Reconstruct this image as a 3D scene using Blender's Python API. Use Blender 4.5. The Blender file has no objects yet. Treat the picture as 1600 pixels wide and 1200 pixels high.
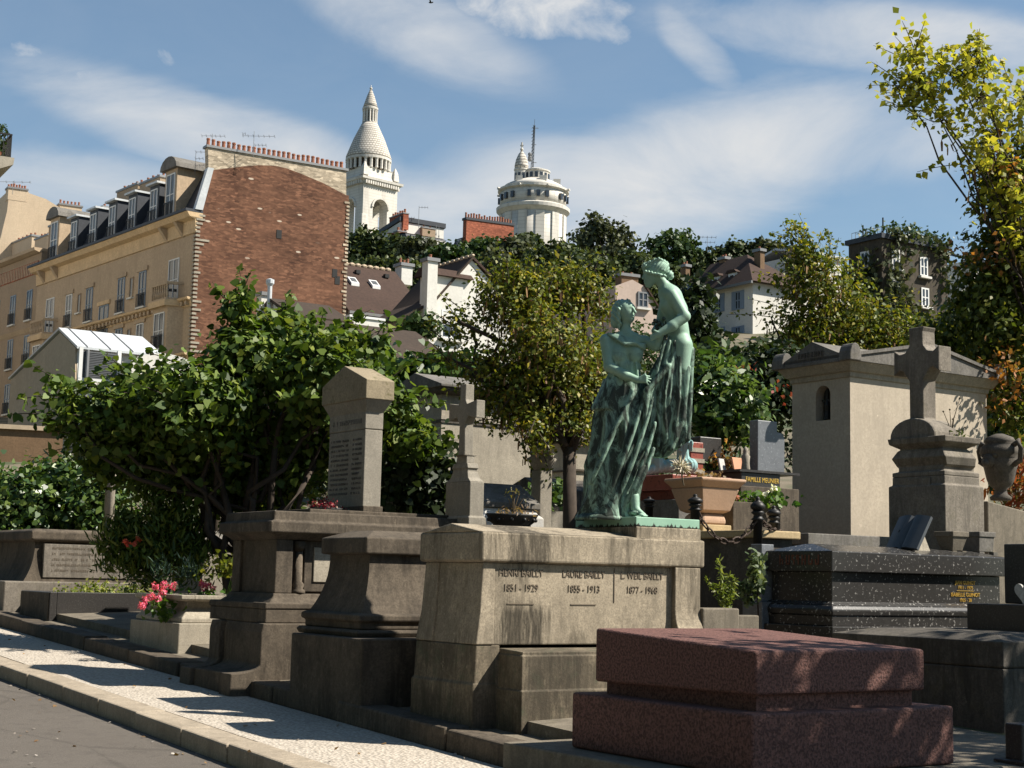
import bpy, bmesh, math, random
import numpy as np
from mathutils import Vector, Matrix

rng = np.random.default_rng(7)
random.seed(7)
SC = bpy.context.scene
COL = SC.collection

# ------------------------------------------------------------------ camera
FPX, PITCH, ROLL = 2400.0, math.radians(7.265), 0.022
EYE = Vector((0, 0, 1.5))
_f = Vector((0, math.cos(PITCH), math.sin(PITCH)))
_u0 = Vector((0, -math.sin(PITCH), math.cos(PITCH)))
_r0 = Vector((1, 0, 0))
_u = _u0 * math.cos(ROLL) - _r0 * math.sin(ROLL)
_r = _r0 * math.cos(ROLL) + _u0 * math.sin(ROLL)


def at(px, py, d):
    """world point seen at photo pixel (1600x1200) at forward distance d"""
    v = _f + _r * ((px - 800) / FPX) + _u * ((600 - py) / FPX)
    return EYE + v * (d / v.y)


def proj(p):
    q = Vector(p) - EYE
    w = q.dot(_f)
    return 800 + FPX * q.dot(_r) / w, 600 - FPX * q.dot(_u) / w


cam_d = bpy.data.cameras.new('camera')
cam_d.sensor_width = 36.0
cam_d.lens = 36.0 * FPX / 1600.0
cam_d.clip_end = 5000
cam_d.clip_start = 0.1
cam = bpy.data.objects.new('camera', cam_d)
COL.objects.link(cam)
cam.matrix_world = Matrix(((_r.x, _u.x, -_f.x, EYE.x), (_r.y, _u.y, -_f.y, EYE.y), (_r.z, _u.z, -_f.z, EYE.z), (0, 0, 0, 1)))
SC.camera = cam

TH = math.radians(33.7)          # the cemetery grid: r = along a tomb, s = along the street


class Fr:
    """a local frame: origin O, x axis turned by th; r(px)/s(px) read lengths, z(py) heights"""

    def __init__(self, O, th=TH):
        self.O, self.th = Vector(O), th
        self.ax = Vector((math.cos(th), math.sin(th), 0))
        self.ay = Vector((-math.sin(th), math.cos(th), 0))

    def w(self, x, y, z=0):
        return self.O + self.ax * x + self.ay * y + Vector((0, 0, z))

    def _solve(self, f, target, lo, hi):
        g = lambda t: f(t) - target
        a, b = lo, hi
        ga = g(a)
        for _ in range(60):
            m = (a + b) / 2
            gm = g(m)
            if (gm > 0) == (ga > 0):
                a, ga = m, gm
            else:
                b = m
        return (a + b) / 2

    def r(self, px, y=0, z=0, hi=60):
        return self._solve(lambda t: proj(self.w(t, y, z))[0], px, -hi * .1, hi)

    def s(self, px, x=0, z=0, hi=40):
        return self._solve(lambda t: proj(self.w(x, t, z))[0], px, -hi * .1, hi)

    def z(self, py, x=0, y=0):
        return self._solve(lambda t: proj(self.w(x, y, t))[1], py, -60, 200)


def uv(p):
    return p[0] * math.cos(TH) + p[1] * math.sin(TH), -p[0] * math.sin(TH) + p[1] * math.cos(TH)


def ground_z(x, y):
    """height of the cemetery terrace / hill"""
    u, v = uv((x, y))
    near = -0.075 + 0.04 * max(-20, min(v, 40)) + 0.05 * max(0, min(u - 6.4, 14))
    hill = np.interp(y, [0, 18, 24, 40, 60, 90, 120, 150, 190, 230, 300, 380, 520, 900], [0, 0.9, 1.7, 4.2, 6.5, 13, 21, 28, 37, 47, 63, 80, 84, 70])
    if y > 60:
        k = min(1, max(0, (x / y + .27) / .14))
        hill = 6.5 + (hill - 6.5) * (.5 + .5 * k * k * (3 - 2 * k))
    t = min(1, max(0, (y - 22) / 12))
    t = t * t * (3 - 2 * t)
    return near * (1 - t) + hill * t


# ------------------------------------------------------------------ objects
def tag(o, label=None, cat=None, group=None, kind=None):
    if label: o['label'] = label
    if cat: o['category'] = cat
    if group: o['group'] = group
    if kind: o['kind'] = kind
    return o


def thing(name, label, cat, loc=(0, 0, 0), rz=0.0, group=None):
    o = bpy.data.objects.new(name, None)
    o.empty_display_size = 0.2
    COL.objects.link(o)
    o.location = loc
    o.rotation_euler = (0, 0, rz)
    return tag(o, label, cat, group)


def copy_tree(o, parent=None):
    c = o.copy()
    COL.objects.link(c)
    c.parent = parent
    for ch in list(o.children):
        copy_tree(ch, c)
    return c


class MB:
    def __init__(self):
        self.v, self.f = [], []

    def add(self, vs, fs):
        n = len(self.v)
        self.v += [tuple(p) for p in vs]
        self.f += [tuple(i + n for i in f) for f in fs]
        return self

    def box(self, x0, x1, y0, y1, z0, z1):
        return self.stack([(z0, x0, x1, y0, y1), (z1, x0, x1, y0, y1)])

    def stack(self, rings):
        """loft of axis-aligned rectangles (z, x0, x1, y0, y1)"""
        vs, fs = [], []
        for (z, x0, x1, y0, y1) in rings:
            vs += [(x0, y0, z), (x1, y0, z), (x1, y1, z), (x0, y1, z)]
        n = len(rings)
        for k in range(n - 1):
            a = 4 * k
            for i in range(4):
                j = (i + 1) % 4
                fs.append((a + i, a + j, a + 4 + j, a + 4 + i))
        fs.append((3, 2, 1, 0))
        a = 4 * (n - 1)
        fs.append((a, a + 1, a + 2, a + 3))
        return self.add(vs, fs)

    def loft(self, rings, close=True):
        """rings: equal-length lists of 3-D points (closed loops)"""
        n, m = len(rings), len(rings[0])
        vs = [p for r in rings for p in r]
        fs = []
        for k in range(n - 1):
            for i in range(m):
                j = (i + 1) % m
                fs.append((k * m + i, k * m + j, (k + 1) * m + j, (k + 1) * m + i))
        if close:
            fs.append(tuple(range(m))[::-1])
            fs.append(tuple((n - 1) * m + i for i in range(m)))
        return self.add(vs, fs)

    def prism(self, pts, axis, a0, a1):
        """2-D outline extruded along an axis: 'x' -> pts are (y,z); 'y' -> (x,z); 'z' -> (x,y)"""
        def P(p, a):
            return {'x': (a, p[0], p[1]), 'y': (p[0], a, p[1]), 'z': (p[0], p[1], a)}[axis]
        m = len(pts)
        area = sum(pts[i][0] * pts[(i + 1) % m][1] - pts[(i + 1) % m][0] * pts[i][1] for i in range(m))
        pts = list(pts)
        flip = (area < 0) != (axis == 'y')
        if flip: pts = pts[::-1]
        vs = [P(p, a0) for p in pts] + [P(p, a1) for p in pts]
        fs = [(i, (i + 1) % m, m + (i + 1) % m, m + i) for i in range(m)]
        fs += [tuple(range(m))[::-1], tuple(m + i for i in range(m))]
        return self.add(vs, fs)

    def lathe(self, prof, n=24, c=(0, 0, 0), a0=0.0, a1=2 * math.pi):
        full = abs(a1 - a0 - 2 * math.pi) < 1e-6
        k = n if full else n + 1
        vs = []
        for (r, z) in prof:
            for i in range(k):
                a = a0 + (a1 - a0) * i / n
                vs.append((c[0] + r * math.cos(a), c[1] + r * math.sin(a), c[2] + z))
        fs = []
        for j in range(len(prof) - 1):
            for i in range(n):
                i2 = (i + 1) % k
                fs.append((j * k + i, j * k + i2, (j + 1) * k + i2, (j + 1) * k + i))
        if full:
            fs.append(tuple(range(k))[::-1])
            fs.append(tuple((len(prof) - 1) * k + i for i in range(k)))
        return self.add(vs, fs)

    def tube(self, pts, radii, n=8):
        pts = [Vector(p) for p in pts]
        if not hasattr(radii, '__len__'): radii = [radii] * len(pts)
        rings = []
        up = Vector((0.3, 0.2, 1)).normalized()
        for i, p in enumerate(pts):
            d = (pts[min(i + 1, len(pts) - 1)] - pts[max(i - 1, 0)])
            d = d.normalized() if d.length > 1e-9 else Vector((0, 0, 1))
            a = d.cross(up)
            if a.length < 1e-3: a = d.cross(Vector((1, 0, 0)))
            a.normalize()
            b = d.cross(a)
            rings.append([p + (a * math.cos(t) + b * math.sin(t)) * radii[i] for t in [2 * math.pi * k / n for k in range(n)]])
        return self.loft([[tuple(q) for q in r[::-1]] for r in rings])

    def ball(self, c, r, n=10, m=6):
        if not hasattr(r, '__len__'): r = (r, r, r)
        rings = []
        for j in range(m + 1):
            t = math.pi * (j + .02) / (m + .04) - math.pi / 2
            rings.append([(c[0] + r[0] * math.cos(t) * math.cos(2 * math.pi * k / n), c[1] + r[1] * math.cos(t) * math.sin(2 * math.pi * k / n), c[2] + r[2] * math.sin(t)) for k in range(n)])
        return self.loft(rings)

    def glyphs(self, x0, x1, z, h, y, face=-1, axis='x', d=.004):
        """a row of small weathered letter strokes standing proud of a face"""
        x = x0
        while x < x1:
            w = h * random.uniform(.35, .7)
            if random.random() > .14:
                for k in range(2):
                    xa = x + w * .6 * k
                    hh = h * random.choice([1, 1, .55])
                    ww = h * .16
                    zz = z + (0 if random.random() < .6 else h - hh)
                    if axis == 'x': self.box(xa, xa + ww, min(y, y + face * d), max(y, y + face * d), zz, zz + hh)
                    else: self.box(min(y, y + face * d), max(y, y + face * d), xa, xa + ww, zz, zz + hh)
                zz = z + h * random.choice([0, .42, .84])
                if axis == 'x': self.box(x, x + w * .75, min(y, y + face * d), max(y, y + face * d), zz, zz + h * .16)
                else: self.box(min(y, y + face * d), max(y, y + face * d), x, x + w * .75, zz, zz + h * .16)
            x += w + h * .28
        return self

    def xf(self, M):
        self.v = [tuple(M @ Vector(p)) for p in self.v]
        return self

    def build(self, name, mat, parent=None, smooth=False, bevel=0.0, seg=2, sub=0):
        me = bpy.data.meshes.new(name)
        me.from_pydata(self.v, [], self.f)
        me.update()
        if smooth:
            me.polygons.foreach_set('use_smooth', [True] * len(me.polygons))
        if mat is not None:
            for m in (mat if isinstance(mat, (list, tuple)) else [mat]): me.materials.append(m)
        o = bpy.data.objects.new(name, me)
        COL.objects.link(o)
        if parent is not None: o.parent = parent
        if bevel > 0:
            b = o.modifiers.new('bevel', 'BEVEL')
            b.width, b.segments, b.limit_method, b.angle_limit = bevel, seg, 'ANGLE', math.radians(28)
        if sub:
            s = o.modifiers.new('sub', 'SUBSURF'); s.levels = s.render_levels = sub
        return o


def text(name, s, mat, parent, loc, size, rot=(math.pi / 2, 0, 0), extrude=.002, align='CENTER', sx=1.0):
    c = bpy.data.curves.new(name, 'FONT')
    c.body, c.size, c.extrude, c.align_x = s, size, extrude, align
    c.resolution_u = 3
    tmp = bpy.data.objects.new('lettering_source', c)
    COL.objects.link(tmp)
    me = bpy.data.meshes.new_from_object(tmp.evaluated_get(bpy.context.evaluated_depsgraph_get()))
    bpy.data.objects.remove(tmp)
    me.name = name
    me.materials.clear()
    me.materials.append(mat)
    o = bpy.data.objects.new(name, me)
    COL.objects.link(o)
    o.parent, o.location, o.rotation_euler = parent, loc, rot
    o.scale = (sx, 1, 1)
    return o


# ------------------------------------------------------------------ materials
class NT:
    def __init__(self, name):
        self.m = bpy.data.materials.new(name)
        self.m.use_nodes = True
        self.t = self.m.node_tree
        self.n = self.t.nodes
        self.bsdf = self.n['Principled BSDF']
        self.bsdf.inputs['Specular IOR Level'].default_value = .3

    def node(self, kind, **kw):
        nd = self.n.new('ShaderNode' + kind)
        for k, v in kw.items():
            if k in nd.inputs: self.set(nd.inputs[k], v)
            else: setattr(nd, k, v)
        return nd

    def set(self, inp, v):
        if isinstance(v, bpy.types.NodeSocket): self.t.links.new(v, inp)
        elif isinstance(v, (tuple, list)) and inp.type == 'RGBA': inp.default_value = tuple(v) + ((1,) if len(v) == 3 else ())
        else: inp.default_value = v

    def coords(self, scale=(1, 1, 1), kind='Object', rot=(0, 0, 0)):
        c = self.node('TexCoord')
        mp = self.node('Mapping', Vector=c.outputs[kind])
        mp.inputs['Scale'].default_value = scale
        mp.inputs['Rotation'].default_value = rot
        return mp.outputs[0]

    def noise(self, vec, scale, detail=4, rough=.6, dist=0.0):
        return self.node('TexNoise', Vector=vec, Scale=scale, Detail=detail, Roughness=rough, Distortion=dist).outputs['Fac']

    def ramp(self, fac, stops):
        r = self.node('ValToRGB', Fac=fac)
        e = r.color_ramp.elements
        while len(e) < len(stops): e.new(.5)
        for k, (p, c) in enumerate(stops):
            e[k].position = p
            e[k].color = tuple(c) + ((1,) if len(c) == 3 else ()) if hasattr(c, '__len__') else (c, c, c, 1)
        return r.outputs['Color']

    def mix(self, fac, a, b, mode='MIX'):
        m = self.node('Mix', data_type='RGBA', blend_type=mode)
        self.set(m.inputs[0], fac); self.set(m.inputs[6], a); self.set(m.inputs[7], b)
        return m.outputs[2]

    def math(self, op, a, b=0.0, clamp=False):
        m = self.node('Math', operation=op, use_clamp=clamp)
        self.set(m.inputs[0], a); self.set(m.inputs[1], b)
        return m.outputs[0]

    def bump(self, h, strength=.3, dist=.01):
        b = self.node('Bump', Height=h, Strength=strength, Distance=dist)
        self.set(self.bsdf.inputs['Normal'], b.outputs[0])

    def base(self, c, rough=.85, metal=0.0):
        self.set(self.bsdf.inputs['Base Color'], c)
        self.set(self.bsdf.inputs['Roughness'], rough)
        self.bsdf.inputs['Metallic'].default_value = metal
        return self.m


def plain(name, c, rough=.7, metal=0.0, var=.15, scale=8):
    t = NT(name)
    v = t.coords()
    n = t.noise(v, scale, 5)
    d = tuple(x * (1 - var * 1.6) for x in c)
    l = tuple(min(1, x * (1 + var)) for x in c)
    return t.base(t.mix(n, d, l), rough, metal)


def stone(name, c, dark=.45, grain=60, streak=.5, moss=0.0, bump=.35, rough=.9, mottling=1.0, stain_scale=1.0, stain_col=None, crust=0.0, moss_col=(.10, .09, .035)):
    """weathered ashlar: blotches, fine grain, run-off streaks, optional lichen"""
    t = NT(name)
    v = t.coords()
    big = t.noise(v, 2.2 * stain_scale, 6, .65)
    fine = t.noise(v, grain, 3, .7)
    sv = t.coords((9 * stain_scale, 9 * stain_scale, 1.1 * stain_scale))
    st = t.noise(sv, 1.5, 9, .74, .8)
    sm = t.ramp(t.noise(v, 1.5 * stain_scale, 3, .5), [(.42, 0.0), (.54, 1.0)])
    cd = tuple(x * dark for x in c)
    sc = stain_col or tuple(x * .25 for x in c)
    col = t.mix(t.ramp(big, [(.3, 0.0), (.72, 1.0)]), tuple(x * (1 - (1 - dark) * .45 * mottling) for x in c), tuple(min(1, x * 1.12) for x in c))
    col = t.mix(t.math('MULTIPLY', t.math('MULTIPLY', t.ramp(st, [(.46, 0.0), (.62, 1.0)]), sm), streak), col, sc)
    col = t.mix(t.ramp(fine, [(.34, .75), (.58, 0.0)]), col, cd)
    col = t.mix(t.ramp(t.noise(v, grain * .33, 5, .8), [(.36, .45), (.58, 0.0)]), col, cd)
    if crust:
        c1 = t.noise(t.coords((1.6, 1.6, .8)), 1.3, 8, .72, .4)
        c2 = t.noise(v, 16, 5, .75)
        k = t.math('MULTIPLY', t.ramp(t.math('ADD', c1, t.math('MULTIPLY', t.math('SUBTRACT', c2, .5), .35)), [(.47, 0.0), (.60, 1.0)]), crust)
        col = t.mix(k, col, tuple(x * .22 for x in c))
        li = t.ramp(t.noise(v, 9, 6, .8), [(.62, 0.0), (.68, .55)])
        col = t.mix(li, col, tuple(min(1, x * 1.55) for x in c))
    if moss:
        mo = t.noise(v, 5.5, 7, .75)
        col = t.mix(t.math('MULTIPLY', t.ramp(mo, [(.54, 0.0), (.64, 1.0)]), moss), col, moss_col)
    t.bump(t.math('ADD', t.math('MULTIPLY', fine, .5), t.math('MULTIPLY', big, 1.0)), bump, .012)
    return t.base(col, rough)


def granite(name, c, spots, spot_scale=70, rough=.35, bump=.05, dens=(.56, .66), c2=None):
    t = NT(name)
    v = t.coords()
    n1 = t.noise(v, spot_scale, 2, .6)
    n2 = t.noise(v, spot_scale * .45, 3, .7)
    big = t.noise(v, 1.5, 4)
    col = t.mix(n2, tuple(x * .6 for x in c), tuple(x * 1.25 for x in c) if c2 is None else c2)
    col = t.mix(t.ramp(n1, [(dens[0], 0.0), (dens[1], 1.0)]), col, spots)
    col = t.mix(t.math('MULTIPLY', big, .5), col, tuple(x * .55 for x in c))
    t.bump(n1, bump, .01)
    return t.base(col, rough)


def leaf_mat(name, cols, rough=.5, trans=.35, spec=.3):
    """per-leaf colour from a ramp over the mesh islands, thin translucent blades"""
    t = NT(name)
    g = t.node('NewGeometry')
    c = t.ramp(g.outputs['Random Per Island'], [((i + .5) / len(cols) if len(cols) > 1 else 0, k) for i, k in enumerate(cols)])
    t.base(c, rough)
    t.bsdf.inputs['Specular IOR Level'].default_value = spec
    tr = t.node('BsdfTranslucent')
    t.set(tr.inputs['Color'], t.mix(1.0, c, (1.5, 1.5, .7), 'MULTIPLY'))
    ms = t.node('MixShader')
    ms.inputs[0].default_value = trans
    t.t.links.new(t.bsdf.outputs[0], ms.inputs[1])
    t.t.links.new(tr.outputs[0], ms.inputs[2])
    t.t.links.new(ms.outputs[0], t.n['Material Output'].inputs['Surface'])
    return t.m


# ------------------------------------------------------------------ foliage
KITE = np.array([(0, 0, 0), (.32, .38, .05), (0, 1, -.03), (-.32, .38, .05)])
HEART = np.array([(0, 0, 0), (.36, -.06, .03), (.5, .26, .06), (.30, .68, .02), (0, 1.05, -.10), (-.30, .68, .02), (-.5, .26, .06), (-.36, -.06, .03)])
LANCE = np.array([(0, 0, 0), (.13, .25, .02), (.11, .65, .02), (0, 1, -.06), (-.11, .65, .02), (-.13, .25, .02)])
TUFT = np.array([(-.5, 0, 0), (.5, .08, 0), (.62, .55, .1), (.1, 1, 0), (-.55, .7, -.1)])
POD = np.array([(0, 0, 0), (.10, -.3, 0), (.07, -1, 0), (-.07, -1, 0), (-.10, -.3, 0)])


def leaf_mesh(name, P, mat, parent, size, shape=KITE, droop=.3, up=.4, sizevar=.35, hang=False, out=None):
    """one mesh of leaf blades at points P (N,3); out: outward direction to face (N,3)"""
    P = np.asarray(P, float)
    n, m = len(P), len(shape)
    nor = rng.normal(size=(n, 3))
    if out is not None: nor = nor * .75 + out * 1.0
    nor[:, 2] += up
    nor /= np.linalg.norm(nor, axis=1)[:, None] + 1e-9
    d = rng.normal(size=(n, 3))
    d[:, 2] -= droop * 1.6
    if hang:
        d = rng.normal(size=(n, 3)) * .12; d[:, 2] += 1
        nor[:, 2] *= .1
        nor /= np.linalg.norm(nor, axis=1)[:, None] + 1e-9
    d -= nor * np.sum(nor * d, 1)[:, None]
    d /= np.linalg.norm(d, axis=1)[:, None] + 1e-9
    x = np.cross(d, nor)
    s = size * (1 + sizevar * rng.uniform(-1, 1, n))
    V = P[:, None, :] + s[:, None, None] * (shape[None, :, 0, None] * x[:, None, :] + shape[None, :, 1, None] * d[:, None, :] + shape[None, :, 2, None] * nor[:, None, :])
    me = bpy.data.meshes.new(name)
    me.vertices.add(n * m); me.loops.add(n * m); me.polygons.add(n)
    me.vertices.foreach_set('co', V.reshape(-1).astype(np.float32))
    me.loops.foreach_set('vertex_index', np.arange(n * m, dtype=np.int32))
    me.polygons.foreach_set('loop_start', np.arange(0, n * m, m, dtype=np.int32))
    me.update(calc_edges=True)
    me.materials.append(mat)
    o = bpy.data.objects.new(name, me)
    COL.objects.link(o)
    if parent is not None: o.parent = parent
    return o


def clump_points(blobs, ncl, per, spread, shell=.45, flat=1.0):
    """leaf points gathered in small clumps spread through ellipsoid blobs [(c, (rx,ry,rz), weight)]"""
    w = np.array([b[2] if len(b) > 2 else b[1][0] * b[1][1] * b[1][2] for b in blobs], float)
    w /= w.sum()
    idx = rng.choice(len(blobs), ncl, p=w)
    C = np.array([b[0] for b in blobs], float)[idx]
    R = np.array([b[1] for b in blobs], float)[idx]
    d = rng.normal(size=(ncl, 3))
    d /= np.linalg.norm(d, axis=1)[:, None]
    rad = shell + (1 - shell) * rng.uniform(0, 1, ncl) ** .5
    rad *= 1 + .16 * rng.normal(size=ncl)
    cl = C + d * R * rad[:, None]
    P = np.repeat(cl, per, axis=0) + rng.normal(size=(ncl * per, 3)) * spread * np.array([1, 1, flat])
    return P, np.repeat(d, per, axis=0), cl


def branch_to(mb, a, b, r0, r1, wob=.08, n=5, seg=6):
    a, b = Vector(a), Vector(b)
    L = (b - a).length
    pts, rad = [], []
    for k in range(n + 1):
        t = k / n
        p = a.lerp(b, t)
        if 0 < k < n: p += Vector(rng.normal(size=3) * wob * L * .5)
        p.z += math.sin(t * math.pi) * L * .05
        pts.append(p); rad.append(r0 + (r1 - r0) * t)
    mb.tube(pts, rad, seg)
    return pts

# ------------------------------------------------------------------ materials of the cemetery
M = {}
M['ped'] = stone('pedestal_stone', (.40, .335, .245), .45, 60, .97, .0, .3, stain_col=(.045, .036, .024), crust=.4)
M['tomb'] = stone('brown_stone', (.125, .10, .073), .45, 55, .75, .0, .35, stain_col=(.028, .021, .014), crust=.6)
M['moss'] = stone('mossy_stone', (.21, .172, .12), .45, 55, .7, .5, .4, stain_col=(.035, .03, .018), crust=.6, moss_col=(.07, .085, .05))
M['monument'] = stone('grey_monument_stone', (.235, .205, .168), .5, 45, .7, .15, .4, crust=.35)
M['bookslate'] = plain('dark_slate', (.075, .082, .09), .4)
M['stele'] = stone('stele_stone', (.30, .27, .22), .6, 60, .35, .0, .25, crust=.15)
M['mosscap'] = stone('mossy_cap_stone', (0.300, 0.247, 0.165), .6, 50, .3, .8, .3)
M['pale'] = stone('pale_limestone', (.40, .355, .28), .55, 60, .4, .0, .25, crust=.22)
M['cream'] = stone('cream_render', (.45, .385, .30), .75, 30, .22, .0, .12, mottling=.9, stain_scale=.6, crust=.10)
M['roofst'] = stone('lead_grey_stone', (.20, .185, .165), .5, 40, .6, .25, .3, crust=.4)
M['white'] = stone('white_marble', (0.528, 0.512, 0.480), .7, 40, .2, .0, .1)
M['cross'] = stone('dark_weathered_stone', (.125, .11, .092), .45, 45, .8, .2, .5, crust=.6)
M['pink'] = granite('pink_granite', (.165, .075, .060), (.065, .032, .028), 60, .8, .9, (.44, .60), (.27, .135, .11))
M['black'] = granite('speckled_black_granite', (.040, .038, .036), (.32, .31, .29), 34, .25, .04, (.61, .68))
M['dark'] = granite('dark_polished_granite', (.045, .042, .040), (.085, .08, .075), 60, .35, .04)
M['grey'] = granite('grey_granite', (.17, .18, .195), (.34, .36, .38), 40, .3, .05, (.60, .70))
M['red'] = granite('red_marble', (.30, .085, .06), (.12, .03, .025), 20, .35, .03)
M['kerb'] = stone('kerb_stone', (.40, .335, .255), .55, 70, .35, .0, .3, crust=.25)
M['gold'] = plain('gilded_letters', (.80, .52, .12), .35, .6, .1)
M['incised'] = plain('incised_letters', (.15, .12, .088), .9)
M['redink'] = plain('faded_red_letters', (.14, .05, .03), .8)
M['iron'] = plain('black_iron', (.025, .024, .023), .5, .3)
M['rust'] = plain('rusty_iron', (.06, .04, .03), .7, .2)
M['soil'] = plain('soil', (.055, .04, .028), 1.0, 0, .4, 30)
M['terra'] = stone('pink_terracotta', (0.425, 0.285, 0.196), .8, 45, .12, .0, .25)
M['yellow'] = stone('honey_stone', (0.440, 0.336, 0.192), .7, 45, .2, .1, .3)
M['concrete'] = stone('concrete', (.21, .18, .138), .55, 70, .5, .2, .35, crust=.4)

# road: old asphalt
t = NT('asphalt')
v = t.coords()
n1 = t.noise(v, 90, 3, .8); n2 = t.noise(v, .8, 5); n3 = t.noise(v, 5, 6, .7)
c = t.mix(n2, (.088, .076, .064), (.128, .113, .097))
c = t.mix(t.ramp(n1, [(.35, .6), (.6, 0.0)]), c, (.07, .06, .052))
c = t.mix(t.ramp(n3, [(.50, 0.0), (.70, .55)]), c, (.055, .048, .042))
ck = t.node('TexVoronoi', Vector=t.node('Mapping', Vector=t.coords((1, 1, 1)), Scale=(.5, .35, .5)).outputs[0], feature='DISTANCE_TO_EDGE', Scale=1.0)
wv = t.noise(v, 3.0, 4)
c = t.mix(t.math('MULTIPLY', t.ramp(t.math('ADD', ck.outputs['Distance'], t.math('MULTIPLY', t.math('SUBTRACT', wv, .5), .05)), [(.005, 1.0), (.013, 0.0)]), .3), c, (.03, .026, .022))
sp2 = t.noise(v, 210, 2, .6)
c = t.mix(t.ramp(sp2, [(.60, 0.0), (.68, .6)]), c, (.26, .23, .20))
t.bump(n1, .6, .01)
M['asphalt'] = t.base(c, .92)
# pavement: washed pebble concrete
t = NT('pebble_paving')
v = t.coords()
vo = t.node('TexVoronoi', Vector=v, Scale=34.0)
n2 = t.noise(v, 1.1, 5); n3 = t.noise(v, 12, 5, .7)
c = t.mix(vo.outputs['Color'], (.40, .355, .30), (.55, .495, .42))
c = t.mix(t.ramp(vo.outputs['Distance'], [(.38, 0.0), (.64, .6)]), c, (.22, .19, .155))
c = t.mix(t.math('MULTIPLY', n2, .4), c, (.30, .26, .21))
c = t.mix(t.ramp(n3, [(.60, 0.0), (.75, .5)]), c, (.15, .125, .10))
t.bump(vo.outputs['Distance'], .8, .012)
M['pebble'] = t.base(c, .95)
# earth
t = NT('earth_ground')
v = t.coords()
c = t.mix(t.noise(v, 1.5, 6), (.10, .085, .055), (.20, .165, .12))
c = t.mix(t.ramp(t.noise(v, .35, 4), [(.42, 0.0), (.6, .9)]), c, (.035, .055, .02))
t.bump(t.noise(v, 20, 5), .5, .03)
M['earth'] = t.base(c, 1.0)

# ------------------------------------------------------------------ the setting
gx = np.unique(np.concatenate([np.linspace(-700, -60, 22), np.linspace(-60, 60, 81), np.linspace(60, 700, 22)]))
gy = np.unique(np.concatenate([np.linspace(-120, -10, 8), np.linspace(-10, 60, 71), np.linspace(60, 900, 60)]))
mb = MB()
for y in gy:
    for x in gx:
        u, v_ = uv((x, y))
        z = ground_z(x, y)
        if u < 7.4: z -= .62
        mb.v.append((x, y, z))
nx = len(gx)
mb.f = [(j * nx + i, j * nx + i + 1, (j + 1) * nx + i + 1, (j + 1) * nx + i) for j in range(len(gy) - 1) for i in range(nx - 1)]
tag(mb.build('ground', M['earth'], smooth=True), kind='structure')


def strip(name, u0, u1, off, mat, v0=-14, v1=44, step=1.0, th=.3, drop=0.0):
    """a paved strip along the street: a sheet with thickness that climbs with it"""
    mb = MB()
    vs = np.arange(v0, v1 + .01, step)
    mb.loft([[(u0, v, off + .04 * v - th), (u1, v, off + .04 * v - th), (u1, v, off + .04 * v + drop), (u0, v, off + .04 * v)] for v in vs])
    o = mb.build(name, mat)
    o.rotation_euler = (0, 0, TH)
    return tag(o, kind='structure')


strip('road', -9, 4.83, -.36, M['asphalt'], step=2)
strip('pavement', 5.135, 6.30, -.225, M['pebble'], step=2)
# kerb stones, slightly uneven
mb = MB()
v_ = -14.0
while v_ < 44:
    L = random.uniform(.85, 1.2)
    j = [random.uniform(-.006, .006) for _ in range(3)]
    z = lambda vv: -.218 + .04 * vv + j[0]
    mb.loft([[(4.85 + j[1], q, z(q) - .35), (5.13 + j[2], q, z(q) - .35), (5.13 + j[2], q, z(q)), (4.85 + j[1], q, z(q) - .004)] for q in (v_ + .004, v_ + L - .004)])
    v_ += L
o = mb.build('kerb', M['kerb'], bevel=.018)
o.rotation_euler = (0, 0, TH)
tag(o, kind='structure')
# low stone edging in front of the row of tombs
mb = MB()
v_ = -14.0
while v_ < 44:
    L = random.uniform(1.0, 1.9)
    j = [random.uniform(-.015, .015) for _ in range(3)]
    z = lambda vv: -.075 + .04 * vv + j[0] * 1.5
    mb.loft([[(6.31 + j[1], q, z(q) - .5), (6.62, q, z(q) - .5), (6.62, q, z(q)), (6.33 + j[1], q, z(q))] for q in (v_ + .006, v_ + L - .006)])
    v_ += L
o = mb.build('terrace_edging', M['tomb'], bevel=.02)
o.rotation_euler = (0, 0, TH)
tag(o, kind='structure')
mb = MB()
mb.loft([[(6.625, v, -.5 + .04 * v), (9.6, v, -.5 + .04 * v), (9.6, v, .12 + .04 * v), (6.84, v, .025 + .04 * v), (6.84, v, -.072 + .04 * v), (6.625, v, -.082 + .04 * v)] for v in np.arange(-14, 44.1, 2)])
o = tag(mb.build('terrace', M['concrete']), kind='structure')
o.rotation_euler = (0, 0, TH)


def G(px, d):
    """point on the terrace / hill below photo column px at distance d"""
    p = at(px, 900, d)
    p.z = ground_z(p.x, p.y)
    return p


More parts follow.
